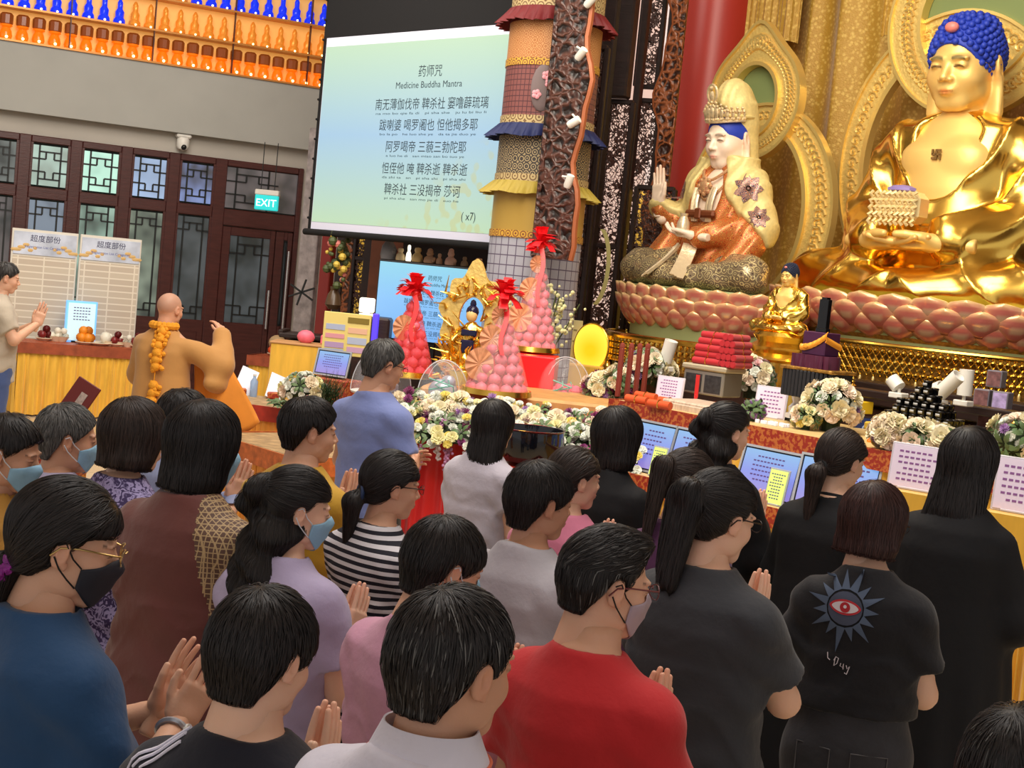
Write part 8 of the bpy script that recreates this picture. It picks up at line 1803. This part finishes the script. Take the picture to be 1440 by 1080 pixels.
# eye print on F
t, S, HM, A_ = P['F']
def backpt(x, z, o=0): 
    "point on the back of the shirt"
    a = .19; b_ = .142; return (x, -(b_*(max(0, 1-(abs(x)/a)**2.25))**(1/2.25))-.004-o-.010*0, z)
def decal(key, name, pts_fn, m_): pass
fnS = None
def bvh_of(ob):
    from mathutils.bvhtree import BVHTree
    me = ob.data; return BVHTree.FromPolygons([v.co for v in me.vertices], [tuple(p_.vertices) for p_ in me.polygons])
tee = [c for c in t.children if c.name.startswith('t_shirt')][0]; bv = bvh_of(tee); sF = S[0][0]
def onback(x, z, o=.002):
    hit = bv.ray_cast(Vector((x*sF, -1, z*sF)), Vector((0, 1, 0))); 
    return (hit[0].x, hit[0].y-o, hit[0].z) if hit[0] is not None else (x*sF, -.14, z*sF)
def flat(poly, o, m_, name, par=None):
    "thin printed patch laid on the cloth: fan from the centre, subdivided towards the outline"
    c = np.mean(poly, 0); n_ = len(poly); V = [onback(c[0], c[1], o)]; F = []; K_ = 5
    for k in range(1, K_+1):
        for p_ in poly: x, z = c+(np.array(p_)-c)*k/K_; V.append(onback(x, z, o))
    for i in range(n_): F.append([0, 1+i, 1+(i+1) % n_])
    for k in range(K_-1):
        for i in range(n_): a = 1+k*n_+i; b_ = 1+k*n_+(i+1) % n_; F.append([a, b_, b_+n_, a+n_][::-1])
    q = MB(); q.add(V, F); return q.build(name, m_, t, angle=None)
cx, cz = -.035, 1.342; NR = 15; star = []
for i in range(NR):
    a0_ = 2*PI*i/NR; rr = (.116 if i % 2 else .096)*(1.14 if i in (3, 4, 11) else 1)
    pts = [(cx+.055*math.cos(a0_-.23), cz+.055*math.sin(a0_-.23)), (cx+rr*math.cos(a0_), cz+rr*math.sin(a0_)), (cx+.055*math.cos(a0_+.23), cz+.055*math.sin(a0_+.23))]
    e = []
    for j in range(3):
        for s_ in (0, .33, .66): e.append(tuple(np.array(pts[j])*(1-s_)+np.array(pts[(j+1) % 3])*s_))
    flat(e, .0022, mat('print_slate', srgb(84, 98, 122), .8), 'sunburst_ray')
flat([(cx+.050*math.cos(a), cz+.048*math.sin(a)) for a in np.linspace(0, 2*PI, 25)[:-1]], .0030, mat('print_dark_slate', srgb(72, 78, 98), .8), 'sunburst_disk')
flat([(cx+.046*math.cos(a), cz+.022*math.sin(a)*abs(math.sin(a))**.3+.004) for a in np.linspace(0, 2*PI, 29)[:-1]], .0042, mat('print_red', srgb(196, 50, 60), .8), 'eye_outline')
flat([(cx+.039*math.cos(a), cz+.016*math.sin(a)*abs(math.sin(a))**.3+.004) for a in np.linspace(0, 2*PI, 29)[:-1]], .0050, mat('print_white', srgb(222, 212, 220), .8), 'eye_white')
flat([(cx+.015*math.cos(a), cz+.004+.015*math.sin(a)) for a in np.linspace(0, 2*PI, 21)[:-1]], .0058, mat('print_red2', srgb(180, 40, 50), .8), 'iris')
flat([(cx+.005*math.cos(a), cz+.006+.005*math.sin(a)) for a in np.linspace(0, 2*PI, 15)[:-1]], .0066, mat('print_white'), 'pupil')
q = MB()
for poly in ([(.0, 0), (.003, -.02), (.012, -.026)], [(.026, -.024), (.032, -.010), (.042, -.014), (.038, -.034), (.028, -.044), (.030, -.016)], [(.052, -.030), (.05, -.04), (.06, -.044), (.062, -.03), (.062, -.05)], [(.072, -.034), (.076, -.046), (.084, -.036), (.076, -.066), (.068, -.062)]):
    q.tube([onback(cx-.035+x*.8, cz-.135+z*.8, .003) for x, z in poly], .0013, 5)
q.build('signature_print', mat('print_white'), t)
# jeans pockets of F
jn = [c for c in t.children if c.name.startswith('jeans')][0]; bj = bvh_of(jn)
for sx in (-1, 1):
    q = MB(); P_ = []
    for x, z in ((.03, .93), (.13, .93), (.13, .83), (.08, .80), (.03, .83)):
        h_ = bj.ray_cast(Vector((sx*x*sF, -1, z*sF)), Vector((0, 1, 0)))[0]; P_.append((sx*x*sF, (h_.y if h_ else -.12)-.003, z*sF))
    q.tube(P_, .002, 5, closed=True); q.build('pocket_seam', mat('denim_seam', srgb(96, 94, 96), .8), t)
# hair ties and a small hair clip
for key, c_, m_, r_ in (('E', (0, -.118, .035), m_white, .012), ('P', (0, -.112, -.036), mat('fabric_blue_tie', srgb(40, 60, 100), .6), .030), ('H', (0, -.112, -.037), m_strapb, .022)):
    t, S, HM, A_ = P[key]; q = MB(); q.M = S @ HM; q.tube([(c_[0]+r_*math.cos(a), c_[1], c_[2]+r_*math.sin(a)) for a in np.linspace(0, 2*PI, 21)[:-1]], .007 if key != 'E' else .004, 6, closed=True); q.build('hair_tie', m_, t)
# monk: stubble cap, orange underside sleeve, garland, prayer beads
t, S, HM, A_ = P['MK']
q = MB(); q.M = S; q.grid(lambda u_, v_: (.17+.24*u_+.22*v_*u_, .10+.08*u_+.04*math.sin(u_*5+v_*3), 1.24+.02*u_*(1-v_)-(.44+.10*math.sin(u_*3))*v_+.10*u_*v_-.02*math.sin(u_*9)), 24, 14, thick=.006); part('MK', 'sleeve_lining', q, mat('fabric_orange', srgb(226, 140, 40), .6, sheen=.3, var=.1, vscale=8), 'bright orange hanging sleeve', None)
rbm = [c for c in t.children if c.name.startswith('robe')][0]; bR = bvh_of(rbm); s_ = S[0][0]
def mback(x, z, o=.02):
    h_ = bR.ray_cast(Vector((x*s_, -1, z*s_)), Vector((0, 1, 0)))[0]; return (x, (h_.y/s_ if h_ else -.15)-o, z)
q = MB(); q.M = S; m_mg = mat('marigold', srgb(238, 160, 36), .7, bump=.5, bscale=200); rg = random.Random(5); gx = .035
for i, z in enumerate([1.43, 1.385, 1.34, 1.295, 1.25, 1.205, 1.08, 1.03, .98, .93, .88]):
    c = mback(gx, z)
    for j in range(14): q.ball((c[0]+rg.gauss(0, .020), c[1]+rg.gauss(0, .008), z+rg.gauss(0, .014)), .017, 6)
    q.ball(c, .034, 10)
for a in np.linspace(-2.9, -.2, 9): q.ball((.085*math.cos(a), -.01+.085*math.sin(a), 1.47), .028, 8)
q.tube([mback(gx, z) for z in np.linspace(1.43, .72, 12)], .004, 5); part('MK', 'flower_garland', q, m_mg, 'orange marigold garland')
q = MB(); q.M = S
for zc_ in (.80, .73): q.box(mback(gx, zc_, .015), (.035, .02, .06), bev=.005)
part('MK', 'garland_pendant', q, mat('pendant_gold', srgb(220, 180, 80), .4, .3))
for k_, v_ in P.items(): clean(v_[0])
